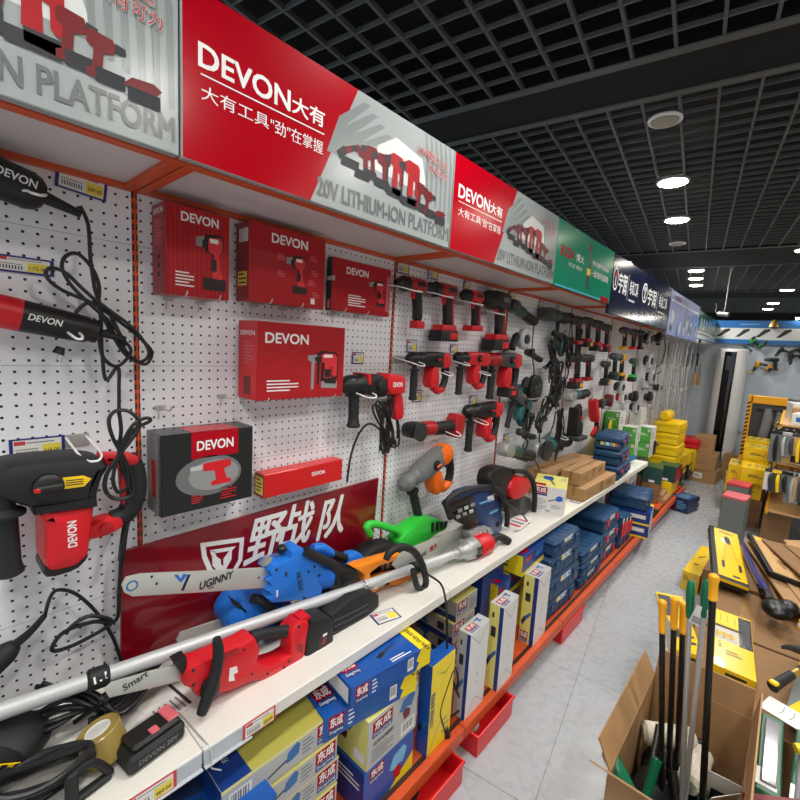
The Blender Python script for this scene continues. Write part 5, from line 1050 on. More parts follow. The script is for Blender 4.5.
def case(label, loc, ang, L=.40, D=.30, H=.12, m_='caseblue', grp='blue tool cases', lab=True, red=False, ribs=5, name='tool_case', handle=True, front='X+'):
    """a moulded carry case: lower shell, lid, ribs, handle, two latches, label"""
    t = thing(name, label, 'tool case', loc, ang, grp)
    b = MB(); b.box((0, 0, 0), (D, L, H*.56), m_, .012); part(t, 'lower_shell', b)
    b = MB(); b.box((0, 0, H*.57), (D, L, H), m_, .014)
    for k in range(ribs): b.box((.02, L*(.1+.8*(k+.2)/ribs), H-.004), (D-.02, L*(.1+.8*(k+.75)/ribs), H+.004), m_, .004)
    lid = part(t, 'lid', b)
    b = MB(); b.box((-.002, -.002, H*.53), (D+.004, L+.002, H*.60), m_, .003)
    for k in range(ribs): b.box((D-.002, L*(.08+.84*(k+.2)/ribs), H*.08), (D+.003, L*(.08+.84*(k+.5)/ribs), H*.5), m_, .002)
    part(t, 'rim', b)
    if lab:
        b = MB(); b.box((D, L*.34, H*.64), (D+.0008, L*.66, H*.9), 'paper'); b.box((D+.0008, L*.35, H*.66), (D+.0012, L*.41, H*.88), 'tagyellow'); b.box((D+.0008, L*.44, H*.7), (D+.0012, L*.52, H*.85), 'cyanlabel'); b.box((D+.0008, L*.58, H*.7), (D+.0012, L*.64, H*.85), 'tagred' if red else 'signblue'); part(lid, 'label', b)
    if handle:
        b = MB(); b.tube([(D+.0, L*.36, H*.5), (D+.022, L*.38, H*.5), (D+.024, L*.5, H*.5), (D+.022, L*.62, H*.5), (D, L*.64, H*.5)], .008, m_, 8, 3); part(t, 'handle', b)
    for y in (.2, .8):
        b = MB(); b.box((D, L*y-.018, H*.36), (D+.008, L*y+.018, H*.76), 'toolred' if red else m_, .003); part(t, 'latch', b)
    return t
for k, lb in enumerate(['bottom blue tool case of the stack on the shelf', 'middle blue tool case of the stack on the shelf', 'top blue tool case with bright sticker letters on the shelf']):
    t = thing('tool_case', lb, 'tool case', (.19-.005*k, 3.50+.01*k, Z0+.112*k), .06+.03*k, 'blue tool cases')
    b = MB(); b.box((0, 0, 0), (.195, .40, .055), 'caseblue', .012); part(t, 'lower_shell', b)
    b = MB(); b.box((0, 0, .056), (.195, .40, .108), 'caseblue', .014)
    for q in range(3): b.box((.015, .05+.11*q, .106), (.18, .12+.11*q, .112), 'caseblue', .004)
    lid = part(t, 'lid', b)
    b = MB(); b.box((.195, .02, .03), (.21, .08, .08), 'caseblue', .006); b.box((.197, .17, .04), (.22, .24, .07), 'caseblue', .006); b.box((.195, .3, .03), (.21, .36, .08), 'caseblue', .006); part(t, 'handle', b)
    for q in (.11, .27): b = MB(); b.box((.195, q, .035), (.206, q+.03, .075), 'toolred', .003); part(t, 'latch', b, 'red latch')
    if k == 2:
        b = MB(); F = fr('Y-', (0, 0, 0), (.195, .40, .108), 2)
        for q, kk in enumerate(['tagyellow', 'cyanlabel', 'white', 'cyanlabel', 'tagyellow', 'pink']): b.poly(F, [(.05+q*.021, .035), (.069+q*.021, .035), (.069+q*.021, .06), (.05+q*.021, .06)], kk)
        part(lid, 'sticker', b)
gb = [(590, 431, 0, 'rearmost, bottom left of the green and white pile', 5), (609, 431, 0, 'second along the bottom of the green and white pile', 5), (630, 442, 1, 'bottom of the nearest column of the green and white pile', 5), (590, 418, 0, 'middle of the rear column of the green and white pile', 5), (609, 421, 0, 'upper of the second column of the green and white pile', 5), (630, 430, 1, 'top of the nearest column of the green and white pile', 5), (590, 406, 0, 'topmost of the green and white pile', 5)]
for k, (yy, zz, xx, lb) in enumerate([(4.28, 0, .02, 'bottom of the rear column in the green and white pile'), (4.28, 1, .02, 'middle of the rear column in the green and white pile'), (4.28, 2, .02, 'topmost of the green and white pile'), (4.46, 0, .13, 'bottom of the middle column in the green and white pile'), (4.46, 1, .13, 'top of the middle column in the green and white pile'), (4.62, 0, .22, 'bottom of the front column in the green and white pile'), (4.62, 1, .22, 'top of the front column in the green and white pile')]):
    h = .145; c = Carton((0, 0, 0), (.125, .20, h), 'boxgreen', {'X+': 'boxwhite', 'T': 'boxwhite'}); f = 'Y-'
    c.lines(f, .25, .45, .75, .62, 2, 'white'); c.rect(f, .75, .7, .95, .92, 'lightgrey', 3); c.lines('X+', .15, .2, .7, .7, 3, 'grey'); c.rect(f, 0.02, .02, .98, .05, 'dkgreen', 3)
    c.done('small_carton', 'green and white carton, '+lb, 'box', (xx, yy, Z0+zz*(h+.001)), .05*(k % 2), 'green and white cartons')
plain('tall ivory blister pack standing behind the green and white pile', (0, 0, 0), (.06, .2, .42), (.10, 5.0, Z0), 0, 'ivory', None, False, 'blister_pack')
c = Carton((0, 0, 0), (.02, .34, .36), 'yellow', {}); c.rect('X+', .1, .1, .5, .4, 'signred', 3); c.rect('Y-', .1, .1, .9, .4, 'signred', 3); c.done('display_card', 'yellow and red display board behind the blue case stack', 'box', (.16, 3.92, Z0), .25)
t = thing('cap', 'black peaked cap on a dark can near the shelf end', 'cap', (.30, 4.88, Z0+.10)); b = MB(); b.sph((0, 0, .0), (.055, .06, .05), 'black', 16, 8); part(t, 'crown', b); b = MB(); b.prism([(.04*math.cos(a*.35)+.04, .05*math.sin(a*.35)) for a in range(-5, 6)], -.006, .0, 'black', .002); part(t, 'peak', b)
b = MB(); b.lathe((0, 0, 0), (0, 0, 1), [(0, .045), (.01, .05), (.09, .05), (.1, .04)], 'darkgrey', 16); o = b.build('can'); o.location = (.30, 4.88, Z0); tag(o, 'dark can under the black peaked cap', 'can')
b = MB(); b.box((0, 0, 0), (.12, .14, .004), 'signblue', .001); b.box((.01, .01, .004), (.05, .13, .005), 'white'); o = b.build('leaflet'); o.location = (.26, 4.16, Z0); o.rotation_euler = (0, -.6, .4); tag(o, 'blue leaflet propped beside the blue case stack', 'leaflet')
# ================================================================== under the shelf, on the orange deck
ZD = DK+.0005
def dongcheng(c, face, u0, v0, u1, v1, l=3, blue='boxdkblue'):
    c.rect(face, u0, v0+(v1-v0)*.35, u1, v1, 'signred', l); w, h = fdim(face, c.lo, c.hi)
    c.txt(face, '东成', (u0+u1)/2, v0+(v1-v0)*.68, (v1-v0)*.5, 'white', .03, (u1-u0)*.8, l=l+2)
    c.rect(face, u0, v0, u1, v0+(v1-v0)*.33, blue, l); c.txt(face, 'Dongcheng', (u0+u1)/2, v0+(v1-v0)*.16, (v1-v0)*.2, 'white', .01, (u1-u0)*.86, l=l+2)
SG = 'boxes under the shelf'
# nearest big blue one
c = Carton((0, 0, 0), (.33, .33, .345), 'boxblue', {}); c.icon('T', 'saw', .15, .2, .75, .7, 'navy'); c.lines('T', .75, .24, .9, .36, 2, 'white'); dongcheng(c, 'X+', .1, .6, .45, .9)
c.done('tool_carton', 'large plain blue carton at the photo edge under the shelf', 'box', (.13, .215, ZD), None, SG)
# olive and grey long boxes
for k in range(5):
    h = .079; c = Carton((0, 0, 0), (.27, .35, h-.001), 'boxgrey', {'T': 'olive', 'Y-': 'boxdkblue'}); f = 'X+'
    c.rect('T', .004, .004, .22, .996, 'boxdkblue', 2); c.txt('T', '东成电动工具', .12, .5, .06, 'white', .01, .4, 1.5708); c.rect('T', .88, .1, .94, .22, 'boxdkblue', 3); c.rect('T', .895, .125, .925, .195, 'olive', 4)
    dongcheng(c, f, .78, .12, .98, .9); c.icon(f, 'chainsaw', .34, .1, .62, .9, 'signblue'); c.barcode(f, .05, .15, .22, .75); c.lines(f, .64, .2, .75, .8, 4, 'printgrey'); c.rect(f, .0, .9, 1, 1, 'paleyellow', 2)
    c.done('tool_carton', 'long olive and grey chainsaw carton, %s of the stack of five' % ['bottom', 'second from the bottom', 'middle', 'second from the top', 'top'][k], 'box', (.135+.004*(k % 2), .43+.006*(k % 3), ZD+k*h), -.02, SG)
# saw carton pile
def bluebox(label, lo, hi, loc, ang, big=False):
    c = Carton(lo, hi, 'boxblue', {}); f = 'X+'
    c.poly(f, [(.80, .004), (.84, .35), (.80, .5), (.86, .996), (.996, .996), (.996, .004)], 'boxyellow', 2); c.rect('T', .84, .004, .996, .996, 'boxyellow', 2); c.rect('Y+', .004, .004, .996, .996, 'boxyellow', 2); c.rect('Y-', .1, .15, .9, .85, 'paper', 2)
    dongcheng(c, f, .05, .12, .20, .88); dongcheng(c, 'T', .03, .25, .2, .8); c.barcode(f, .68, .2, .76, .8); c.lines(f, .24, .15, .3, .85, 4, 'white'); c.lines(f, .34, .2, .6, .8, 5, 'signblue'); c.txt('T', '电动扳手', .92, .5, .12, 'ink', .02, .5, 1.5708); c.icon('T', 'grinder', .4, .3, .7, .6, 'navy'); c.lines('T', .5, .05, .75, .2, 2, 'white')
    return c.done('tool_carton', label, 'box', loc, ang, SG)
c = Carton((0, 0, 0), (.20, .235, .149), 'boxblue', {'Y-': 'boxdkblue'}); f = 'X+'; dongcheng(c, f, .1, .62, .38, .95); c.icon(f, 'saw', .45, .15, .85, .85, 'cyanlabel', 'signred'); c.poly(f, [(.5, .0), (1, .45), (1, 0)], 'boxyellow', 2); c.lines('Y-', .4, .5, .9, .8, 3, 'white')
c.done('tool_carton', 'blue marble cutter carton at the bottom of its pile beside the standing yellow carton', 'box', (.255, .855, ZD), 0, SG)
c = Carton((0, 0, 0), (.20, .235, .168), 'boxgrey', {'T': 'paleyellow', 'Y-': 'paleyellow'}); f = 'X+'
dongcheng(c, f, .08, .60, .46, .93); c.icon(f, 'saw', .56, .42, .94, .92, 'signblue', 'deepred'); c.txt(f, '石材切割机', .3, .47, .09, 'ink', .01, .4); c.lines(f, .08, .08, .5, .38, 5, 'printgrey'); c.barcode(f, .66, .08, .95, .36); c.icon('Y-', 'saw', .1, .3, .7, .85, 'boxblue', 'deepred'); c.rect('Y-', .7, .1, .95, .3, 'paper', 2)
c.done('tool_carton', 'grey and pale yellow marble cutter carton in the middle of its pile', 'box', (.255, .862, ZD+.151), 0, SG)
bluebox('blue carton with yellow end, lower of the slanting pair on the cutter cartons', (0, 0, 0), (.14, .345, .078), (.275, .745, ZD+.321), -.17)
bluebox('blue carton with yellow end, upper of the slanting pair, just under the shelf', (0, 0, 0), (.13, .32, .070), (.315, .81, ZD+.401), -.13)
# standing cartons
c = Carton((0, 0, 0), (.052, .138, .355), 'boxyellow', {'Y-': 'boxblue', 'Z': 'boxblue'}); f = 'X+'
c.txt(f, '大功率电机 效率更高', .11, .5, .07, 'boxdkblue', .012, .98, 1.5708); c.poly(f, [(.0, .0), (.5, .3), (1, .0), (.97, .0), (.5, .275), (.04, .0)], 'olive', 3); c.poly(f, [(.2, .88), (.6, .80), (1, .9), (.6, .83)], 'olive', 3); c.icon('Y-', 'grinder', .1, .2, .95, .4, 'signblue', 'black'); c.lines(f, .6, .1, .9, .3, 3, 'olive')
c.done('tool_carton', 'tall standing carton with a yellow face and blue side behind the hanging plug', 'box', (.420, 1.150, ZD), .0, SG)
def white_standing(label, loc, w, d, h, ang, k):
    c = Carton((0, 0, 0), (d, w, h), 'boxwhite', {'Y-': 'paleyellow' if k else 'boxgrey', 'T': 'boxgrey'}); f = 'Y-'
    c.rect(f, .72, .004, .996, .996, 'boxdkblue', 3); dongcheng(c, 'T', .1, .1, .5, .75); c.icon('T', 'drill', .55, .4, .8, .8, 'boxblue'); c.icon(f, 'grinder', .05, .22, .7, .48, 'signblue', 'ink'); c.rect(f, .2, .62, .55, .74, 'ink', 3); c.rect(f, .2, .84, .35, .9, 'ink', 3)
    if k == 2: dongcheng(c, f, .05, .02, .6, .18)
    g = 'X+'; c.poly(g, [(.04, .97), (.5, .80), (.96, .97), (.96, .985), (.5, .82), (.04, .985)], 'lightgrey', 3); c.poly(g, [(.04, .03), (.5, .19), (.96, .03), (.96, .015), (.5, .17), (.04, .015)], 'lightgrey', 3); c.lines(g, .48, .3, .53, .6, 3, 'lightgrey')
    return c.done('tool_carton', label, 'box', loc, ang, SG)
white_standing('white and grey standing carton with a blue stripe, nearest the yellow standing carton', (.425, 1.376, ZD), .145, .055, .365, .02, 0)
white_standing('white and yellow standing carton with a blue stripe, middle of the three', (.432, 1.60, ZD), .14, .064, .385, .03, 1)
white_standing('white and yellow standing carton picturing a tool, farthest of the three', (.402, 1.985, ZD), .16, .074, .36, .04, 2)
for k in range(4):
    h = .0905; c = Carton((0, 0, 0), (.30, .17, h-.001), 'boxgrey', {'Y-': 'boxgrey', 'T': 'paleyellow'}); f = 'Y-'; c.rect(f, .004, .004, .996, .3, 'boxdkblue', 3); c.icon(f, 'drill', .3, .35, .55, .9, 'signblue'); c.rect(f, .72, .4, .84, .8, 'ink', 3); dongcheng(c, 'X+', .05, .3, .5, .95); c.lines('X+', .6, .2, .95, .8, 4, 'printgrey')
    c.done('tool_carton', 'flat grey carton with blue band, %s of the four piled behind the standing cartons' % ['bottom', 'second', 'third', 'top'][k], 'box', (.02, 1.50+.01*(k % 2), ZD+k*h), .02*(k % 2), SG)
for k in range(2):
    h = .1; c = Carton((0, 0, 0), (.28, .2, h-.002), 'boxgrey', {'T': 'olive', 'Y-': 'olive'}); dongcheng(c, 'X+', .05, .2, .4, .9); c.done('tool_carton', 'olive topped grey carton, %s, tucked behind the yellow standing carton' % ('lower', 'upper')[k], 'box', (.05, 1.19, ZD+k*h), 0, SG)
c = Carton((0, 0, 0), (.22, .2, .40), 'boxdkblue', {}); c.lines('Y-', .3, .6, .9, .9, 4, 'signblue'); c.lines('Y-', .3, .15, .9, .45, 4, 'signblue'); c.done('tool_carton', 'tall dark blue carton behind the small blue and yellow boxes', 'box', (.10, 1.72, ZD), 0, SG)
def small(label, loc, L=.128, D=.14, h=.115, ang=0.):
    c = Carton((0, 0, 0), (D, L, h), 'boxdkblue', {'Y-': 'boxyellow', 'Y+': 'boxyellow'}); f = 'X+'; c.poly(f, [(.0, .0), (0, .16), (1, .26), (1, 0)], 'boxyellow', 3); c.rect(f, .12, .55, .38, .8, 'signred', 3); c.rect(f, .6, .5, .9, .9, 'signblue', 3); c.lines('Y-', .2, .2, .5, .85, 3, 'ink'); c.rect('T', .1, .1, .4, .5, 'signred', 3); c.rect('T', .0, .85, 1, 1, 'boxyellow', 3)
    return c.done('small_carton', label, 'box', loc, ang, 'small blue and yellow cartons')
for k in range(3):
    nm = ['bottom', 'middle', 'top'][k]
    small('small blue and yellow carton, %s of the front column behind the middle standing carton' % nm, (.22, 1.80, ZD+k*.1165)); small('small blue and yellow carton, %s of the rear column beside the front column' % nm, (.20, 1.945, ZD+k*.1165), .14)
small('wide blue and yellow carton laid across the top of the small columns', (.25, 1.95, ZD+.35), .27, .15, .105, .03)
small('small blue and yellow carton peeping out below the wide one, beside the farthest standing carton', (.24, 2.10, ZD+.2335), .12, .15); small('small blue and yellow carton lowest behind the farthest standing carton', (.24, 2.10, ZD), .12, .15, .23)
# blue carry cases
CG = 'blue tool cases'
def stack(x0, y0, L, D, hs, ang, where, red=False, words=None):
    z = ZD; n = len(hs)
    nm = {3: ['bottom', 'middle', 'top'], 4: ['bottom', 'second', 'third', 'top'], 5: ['bottom', 'second', 'third', 'fourth', 'top']}[n]
    for k, h in enumerate(hs):
        s_ = .0 if not (n == 4 and k == 3) else .03
        case('moulded blue case, %s of the %s' % (nm[k], where), (x0+.006*(k % 2), y0+s_+.008*((k*2) % 3), z), ang, L-2*s_, D, h-.006, red=red, handle=False); z += h
stack(.16, 2.215, .40, .28, [.115, .125, .125, .095], -.03, 'first stack beside the farthest standing carton')
stack(.17, 2.69, .40, .28, [.08, .08, .085], .0, 'low stack in front of the tall one')
stack(.02, 2.66, .38, .14, [.11, .11, .115, .115], .0, 'tall stack behind the low one')
stack(.16, 3.13, .36, .27, [.11, .115, .115], .0, 'third stack along', True)
for k in range(3): case('upright slim blue case with red latches, %s of three between the stacks and flat case' % ['first', 'second', 'third'][k], (.30, 3.52+.1*k, ZD), 0., .09, .15, .26-.02*k, red=True, handle=False, ribs=2)
for k in range(2):
    c = Carton((0, 0, 0), (.30, .27, .108), 'boxblue', {'T': 'boxdkblue', 'Y-': 'boxdkblue', 'X+': 'boxgrey'}); f = 'Y-'; c.rect(f, .0, .0, 1, .14, 'boxyellow', 3); c.rect(f, .5, .45, .9, .75, 'paper', 3); c.lines('X+', .2, .2, .8, .8, 4, 'signblue'); c.rect('T', .8, 0, 1, 1, 'boxyellow', 3)
    c.done('tool_carton', 'blue, yellow and grey carton, %s of the pair under the flat blue case' % ('lower', 'upper')[k], 'box', (.26, 3.87, ZD+k*.109), .12, SG)
case('flat blue case lying on the blue and yellow pair near the shelf end', (.24, 3.88, ZD+.219), .1, .36, .29, .115, handle=False, ribs=3, lab=False)
case('blue case standing deep under the shelf behind the flat case', (.03, 3.9, ZD), 0, .4, .16, .42, handle=False, lab=False)
for k, (y, m_, lb) in enumerate([(4.35, 'boxwhite', 'white carton'), (4.6, 'boxgrey', 'grey carton'), (3.62, 'boxwhite', 'pale carton')]):
    c = Carton((0, 0, 0), (.2, .2, .36), m_, {}); c.icon('X+', 'drill', .3, .3, .8, .7, 'signblue'); c.lines('X+', .1, .75, .6, .9, 3, 'olive'); c.done('tool_carton', lb+' with a blue tool picture deep under the far end of the shelf' if k < 2 else 'pale carton glimpsed behind the slim upright cases', 'box', (.03, y, ZD), 0, SG)
# far end of the deck
def simple(label, lo, hi, loc, ang, m_, faces=None, name='carton', grp='far deck cartons', deco=None):
    c = Carton(lo, hi, m_, faces or {}, b=.003)
    if deco: deco(c)
    return c.done(name, label, 'box', loc, ang, grp)
simple('brown carton on the deck under the nearer green and red box', (0, 0, 0), (.16, .24, .20), (.25, 4.95, ZD), .1, 'carddk')
dg = lambda c: (c.rect('X+', .62, .0, 1, 1, 'signred', 2), c.rect('Y-', .35, .05, .65, .2, 'white', 3), c.rect('T', .0, .0, .9, 1, 'dkgreen', 2))
simple('bottle green and red box, nearer of two near the shelf end', (0, 0, 0), (.17, .26, .16), (.25, 4.95, ZD+.202), .15, 'bottlegreen', {'X+': 'signred'}, 'tool_carton', 'green and red boxes', dg)
simple('yellow carton under the farther green and red box', (0, 0, 0), (.18, .3, .15), (.27, 5.36, ZD), 0, 'yellow')
simple('bottle green and red box, farther of two near the shelf end', (0, 0, 0), (.18, .26, .17), (.29, 5.38, ZD+.152), -.05, 'bottlegreen', {'X+': 'signred'}, 'tool_carton', 'green and red boxes', dg)
simple('thin brown carton lying on the deck edge before the yellow carton', (0, 0, 0), (.12, .3, .04), (.345, 5.04, ZD), .0, 'card')
simple('second thin brown carton on top of the deck edge carton', (0, 0, 0), (.1, .28, .035), (.335, 5.06, ZD+.042), .05, 'card')
b = MB(); b.box((0, 0, 0), (.12, .25, .02), 'black', .006); b.box((.01, .02, .02), (.05, .2, .026), 'lightgrey', .002); o = b.build('tool_bag'); o.location = (.36, 4.48, ZD); tag(o, 'flat black pouch on the deck beside the blue carton pair', 'bag')
for k in range(6):
    case('yellow moulded case, %s of the tall yellow stack past the shelf end' % ['bottom', 'second', 'third', 'fourth', 'fifth', 'top'][k], (.15+.008*(k % 2), 5.6, ZD+k*.128), .0, .40, .27, .124, 'caseyellow', 'yellow cases', lab=False, handle=False, ribs=4)
b = MB(); b.lathe((0, 0, 0), (0, 1, 0), [(0, .04), (.02, .055), (.28, .055), (.32, .03), (.34, .02)], 'yellow', 14); o = b.build('sealant_tube'); o.location = (.25, 5.62, ZD+6*.128+.056); tag(o, 'yellow tube lying on top of the tall yellow stack', 'tube')
simple('teal green cloth roll beside the green and red boxes', (0, 0, 0), (.12, .2, .12), (.11, 5.05, ZD+.24), 0, 'handlegreen', None, 'cloth_roll', None)
simple('dark carton supporting the teal cloth roll', (0, 0, 0), (.13, .24, .235), (.1, 5.03, ZD), 0, 'carddk')
for k, (x, y, z, m_, lb) in enumerate([(.2, 6.15, 0, 'black', 'black and yellow carton, lower, past the yellow stack'), (.2, 6.15, .16, 'yellow', 'yellow topped carton, upper, past the yellow stack'), (.22, 6.45, 0, 'black', 'black carton at the end of the deck, lower'), (.22, 6.45, .16, 'caseyellow', 'amber carton at the end of the deck, upper')]):
    simple(lb, (0, 0, 0), (.22, .26, .155), (x, y, ZD+z), .0, m_, {'T': 'yellow'} if k % 2 else {'X+': 'ink'}, 'carton', 'black and yellow cartons', lambda c: (c.rect('X+', .1, .55, .9, .9, 'yellow', 3), c.lines('Y-', .2, .2, .8, .5, 3, 'yellow')))
t = thing('tool_case', 'red case lying on the cartons in front of the white air conditioner', 'tool case', (.12, 6.85, ZD+.3), 0, None); b = MB(); b.box((0, 0, 0), (.34, .42, .06), 'toolred', .012); part(t, 'lower_shell', b); b = MB(); b.box((0, 0, .061), (.34, .42, .12), 'toolred', .014); part(t, 'lid', b)
simple('yellow flat carton supporting the red case at the deck end', (0, 0, 0), (.30, .4, .298), (.14, 6.86, ZD), 0, 'yellow')
# things on the floor by the deck
b = None
c = Carton((0, 0, 0), (.17, .26, .155), 'navy', {'X+': 'navy', 'T': 'motorblue'}); c.rect('Y-', .0, .0, .3, 1, 'deepred', 3); 
for k in range(4): c.rect('X+', .86, .1+k*.22, .98, .22+k*.22, 'white' if k % 2 == 0 else 'signred', 3)
c.lines('Y-', .35, .2, .9, .8, 4, 'cyanlabel'); c.lines('T', .1, .2, .8, .8, 4, 'cyanlabel'); c.done('tool_carton', 'navy blue carton standing alone on the floor tiles by the deck', 'box', (.455, 5.42, 0.0005), -.25, None)
def crate(label, y0, y1, x1, inside):
    t = thing('crate', label, 'crate', (x1-.30, y0, .0005), 0, 'red crates under the deck'); D, L, h = .30, y1-y0, .088; w = .006
    b = MB(); b.box((0, 0, 0), (D, L, .006), 'crate', .002); part(t, 'bottom', b)
    b = MB()
    for lo, hi in [((0, 0, .006), (w, L, h)), ((D-w, 0, .006), (D, L, h)), ((w, 0, .006), (D-w, w, h)), ((w, L-w, .006), (D-w, L, h))]: b.box(lo, hi, 'crate', .0015)
    part(t, 'side_walls', b)
    b = MB(); b.tube([(0, 0, h), (D, 0, h), (D, L, h), (0, L, h)], .008, 'crate', 8, 1, True); part(t, 'rim', b)
    return t
crate('red plastic crate on the floor below the standing yellow carton', .98, 1.285, .545, 0)
crate('red plastic crate on the floor below the white standing cartons', 1.41, 1.70, .53, 0)
crate('red plastic crate on the floor below the first blue case stack', 2.33, 2.66, .50, 0)
for k, (x, y, m_, lb) in enumerate([(.42, 1.1, 'black', 'dark round grinding disc lying in the nearest red crate'), (.36, 1.2, 'deepred', 'dark red disc lying in the nearest red crate'), (.42, 1.5, 'lightgrey', 'pale wrapped disc lying in the middle red crate'), (.40, 1.6, 'plasticbag', 'clear wrapped disc lying in the middle red crate'), (.4, 2.5, 'pink', 'pink wrapped disc lying in the far red crate')]):
    b = MB(); b.lathe((0, 0, 0), (.15, .1, 1), [(0, .05), (.004, .053), (.02, .053), (.024, .05), (.0241, .012), (.02, .011)], m_, 20); o = b.build('grinding_disc'); o.location = (x, y, .022); tag(o, lb, 'disc')
for k, (dx, dy, dz, L, D, h, lb) in enumerate([(.52, 7.0, 0, .36, .3, .17, 'brown carton at the bottom of the pile beyond the deck, with a white label'), (.50, 6.98, .172, .36, .3, .22, 'brown carton second up in the pile beyond the deck'), (.53, 7.02, .394, .34, .22, .22, 'brown carton on top of the pile beyond the deck'), (.82, 7.45, 0, .3, .2, .34, 'brown carton leaning out behind the pile beyond the deck'), (.26, 7.3, 0, .3, .24, .5, 'open brown carton behind the pile beyond the deck'), (1.0, 7.72, 0, .28, .2, .36, 'brown carton standing by the back wall near the yellow rack')]):
    c = Carton((0, 0, 0), (D, L, h), 'card', {}, b=.003)
    if k == 0: c.rect('Y-', .15, .3, .5, .75, 'paper', 3); c.lines('Y-', .2, .4, .45, .65, 2, 'ink', 4)
    c.lines('Y-', .2, .35, .7, .6, 2, 'carddk', 3) if k else None; c.rect('T', .46, 0, .54, 1, 'tapebrown', 2)
    c.done('carton', lb, 'box', (dx-.14, dy, dz+.0005), .06*((k % 3)-1), 'brown cartons beyond the deck')
# ================================================================== back wall
BACK = Mx(((1, 0, 0), (0, 0, -1), (0, 1, 0)))
yb = 8.06
c = Carton((0, 0, 0), (1.02, .05, .33), 'signwhite', {}); f = 'Y-'; c.rect(f, .0, .68, 1, 1, 'signblue', 2); c.rect(f, 0, 0, 1, .2, 'signcyan', 2)
c.rect(f, 0, 0, 1, .18, 'signblue', 3)
for k in range(4): c.poly(f, [(.04+.22*k, .30), (.09+.22*k, .30), (.20+.22*k, .58), (.19+.22*k, .66), (.13+.22*k, .62), (.08+.22*k, .42)], 'ink' if k else 'rackdk', 3)
c.lines(f, .3, .8, .6, .88, 1, 'cyanlabel'); c.done('sign_board', 'blue and white sign board on the back wall picturing four black tools', 'sign', (.30, yb-.06, 1.885), None, 'back wall sign boards')
c = Carton((0, 0, 0), (1.2, .05, .33), 'signcyan', {}); c.rect(f, .0, .22, .4, .8, 'paleyellow', 2); c.rect(f, .41, .22, 1, .8, 'signwhite', 2); c.poly(f, [(.08, .7), (.22, .72), (.23, .6), (.19, .58), (.19, .3), (.15, .3), (.15, .55), (.09, .6)], 'ink', 3); c.poly(f, [(.30, .7), (.5, .62), (.5, .5), (.36, .56)], 'ink', 3); c.rect(f, .05, .85, .22, .93, 'handlegreen', 3); c.rect(f, .26, .86, .9, .92, 'handlegreen', 3)
c.done('sign_board', 'mint and cyan sign board on the back wall picturing a drill', 'sign', (1.325, yb-.06, 1.885), None, 'back wall sign boards')
t = thing('tube_light', 'short white tube light above the mint sign', 'light', (1.19, 7.95, 2.24)); b = MB(); b.cyl((0, 0, 0), (.12, 0, 0), .012, 'lampwhite', 10); part(t, 'tube', b); b = MB(); b.box((-.01, -.012, .012), (.13, .012, .024), 'lamprim'); part(t, 'fitting', b)
t = thing('tube_light', 'second white tube light above the mint sign, farther from the corner', 'light', (1.36, 7.95, 2.24)); b = MB(); b.cyl((0, 0, 0), (.3, 0, 0), .012, 'lampwhite', 10); part(t, 'tube', b); b = MB(); b.box((-.01, -.012, .012), (.31, .012, .024), 'lamprim'); part(t, 'fitting', b)
b = MB(); b.lathe((0, 0, 0), (0, 0, 1), [(0, .06), (.01, .055), (.05, .045), (.08, .03), (.1, .012)], 'brass', 14); o = b.build('bell'); o.location = (.98, 7.96, 2.125); tag(o, 'small bronze bell shaped ornament on the back wall sign', 'ornament')
t = thing('security_camera', 'white bullet security camera hung near the far corner', 'camera', (.50, 7.0, 2.225)); b = MB(); b.cyl((-.06, .02, 0), (.06, -.04, -.02), .026, 'white', 16, bev=.006); part(t, 'body', b); b = MB(); b.cyl((.06, -.04, -.02), (.065, -.0425, -.021), .021, 'blackgloss', 16); part(t, 'lens', b); b = MB(); b.tube([(0, 0, .02), (.01, .0, .06), (.01, 0, .1), (.01, 0, .57)], .005, 'white', 8, 3); part(t, 'bracket', b); b = MB(); b.tube([(-.06, .02, 0), (-.09, .02, .03), (-.085, .02, .09), (-.10, .0, .13)], .003, 'white', 6, 4); part(t, 'cable', b)
b = MB(); b.box((0, 0, 0), (.93, .02, 1.24), 'pegback', .002); o = b.build('pegboard_panel'); o.location = (.72, yb-.02, .62); tag(o, 'pale blue pegboard panel on the back wall beside the air conditioner', 'pegboard', 'back wall pegboards')
b = MB(); b.box((0, 0, 0), (1.6, .02, 1.24), 'peg', .002); o = b.build('pegboard_panel'); o.location = (1.66, yb-.02, .62); tag(o, 'white pegboard panel on the back wall above the yellow rack', 'pegboard', 'back wall pegboards')
# floor standing air conditioner
t = thing('air_conditioner', 'tall white floor standing air conditioner with a glossy black centre strip', 'air conditioner', (.59, 7.84, 0.0005), .05)
pts = [(.18*math.cos(R_(a)), .18*math.sin(R_(a))) for a in range(180, 361, 12)]+[(.18, .12), (-.18, .12)]
b = MB(); b.prism(pts, .0, 1.80, 'white', .02); part(t, 'cabinet', b)
pts = [(.186*math.cos(R_(a)), .186*math.sin(R_(a))) for a in range(243, 286, 7)]; pts2 = [(.18*math.cos(R_(a)), .18*math.sin(R_(a))) for a in range(285, 242, -7)]
b = MB(); b.prism(pts+pts2, .22, 1.76, 'glassblack'); part(t, 'front_strip', b)
b = MB(); b.prism([(p[0]*1.06, p[1]*1.06) for p in [(.18*math.cos(R_(a)), .18*math.sin(R_(a))) for a in range(180, 361, 12)]+[(.18, .12), (-.18, .12)]], 0, .10, 'offwhite', .02); part(t, 'plinth', b)
b = MB(); b.box((-.06, -.188, 1.5), (.0, -.176, 1.7), 'darkgrey', .004); part(t, 'display', b)
def backtool(src, px, py, deg, label, sc=1., flip=False):
    p = fy(px, py, yb-.10); r = BACK @ Mx.Rotation(R_(deg), 3, 'Z')
    return clone(src, p, r, label, 'tools on the back wall', sc)
things_ = {o.get('label'): o for o in COL.objects if o.get('label')}
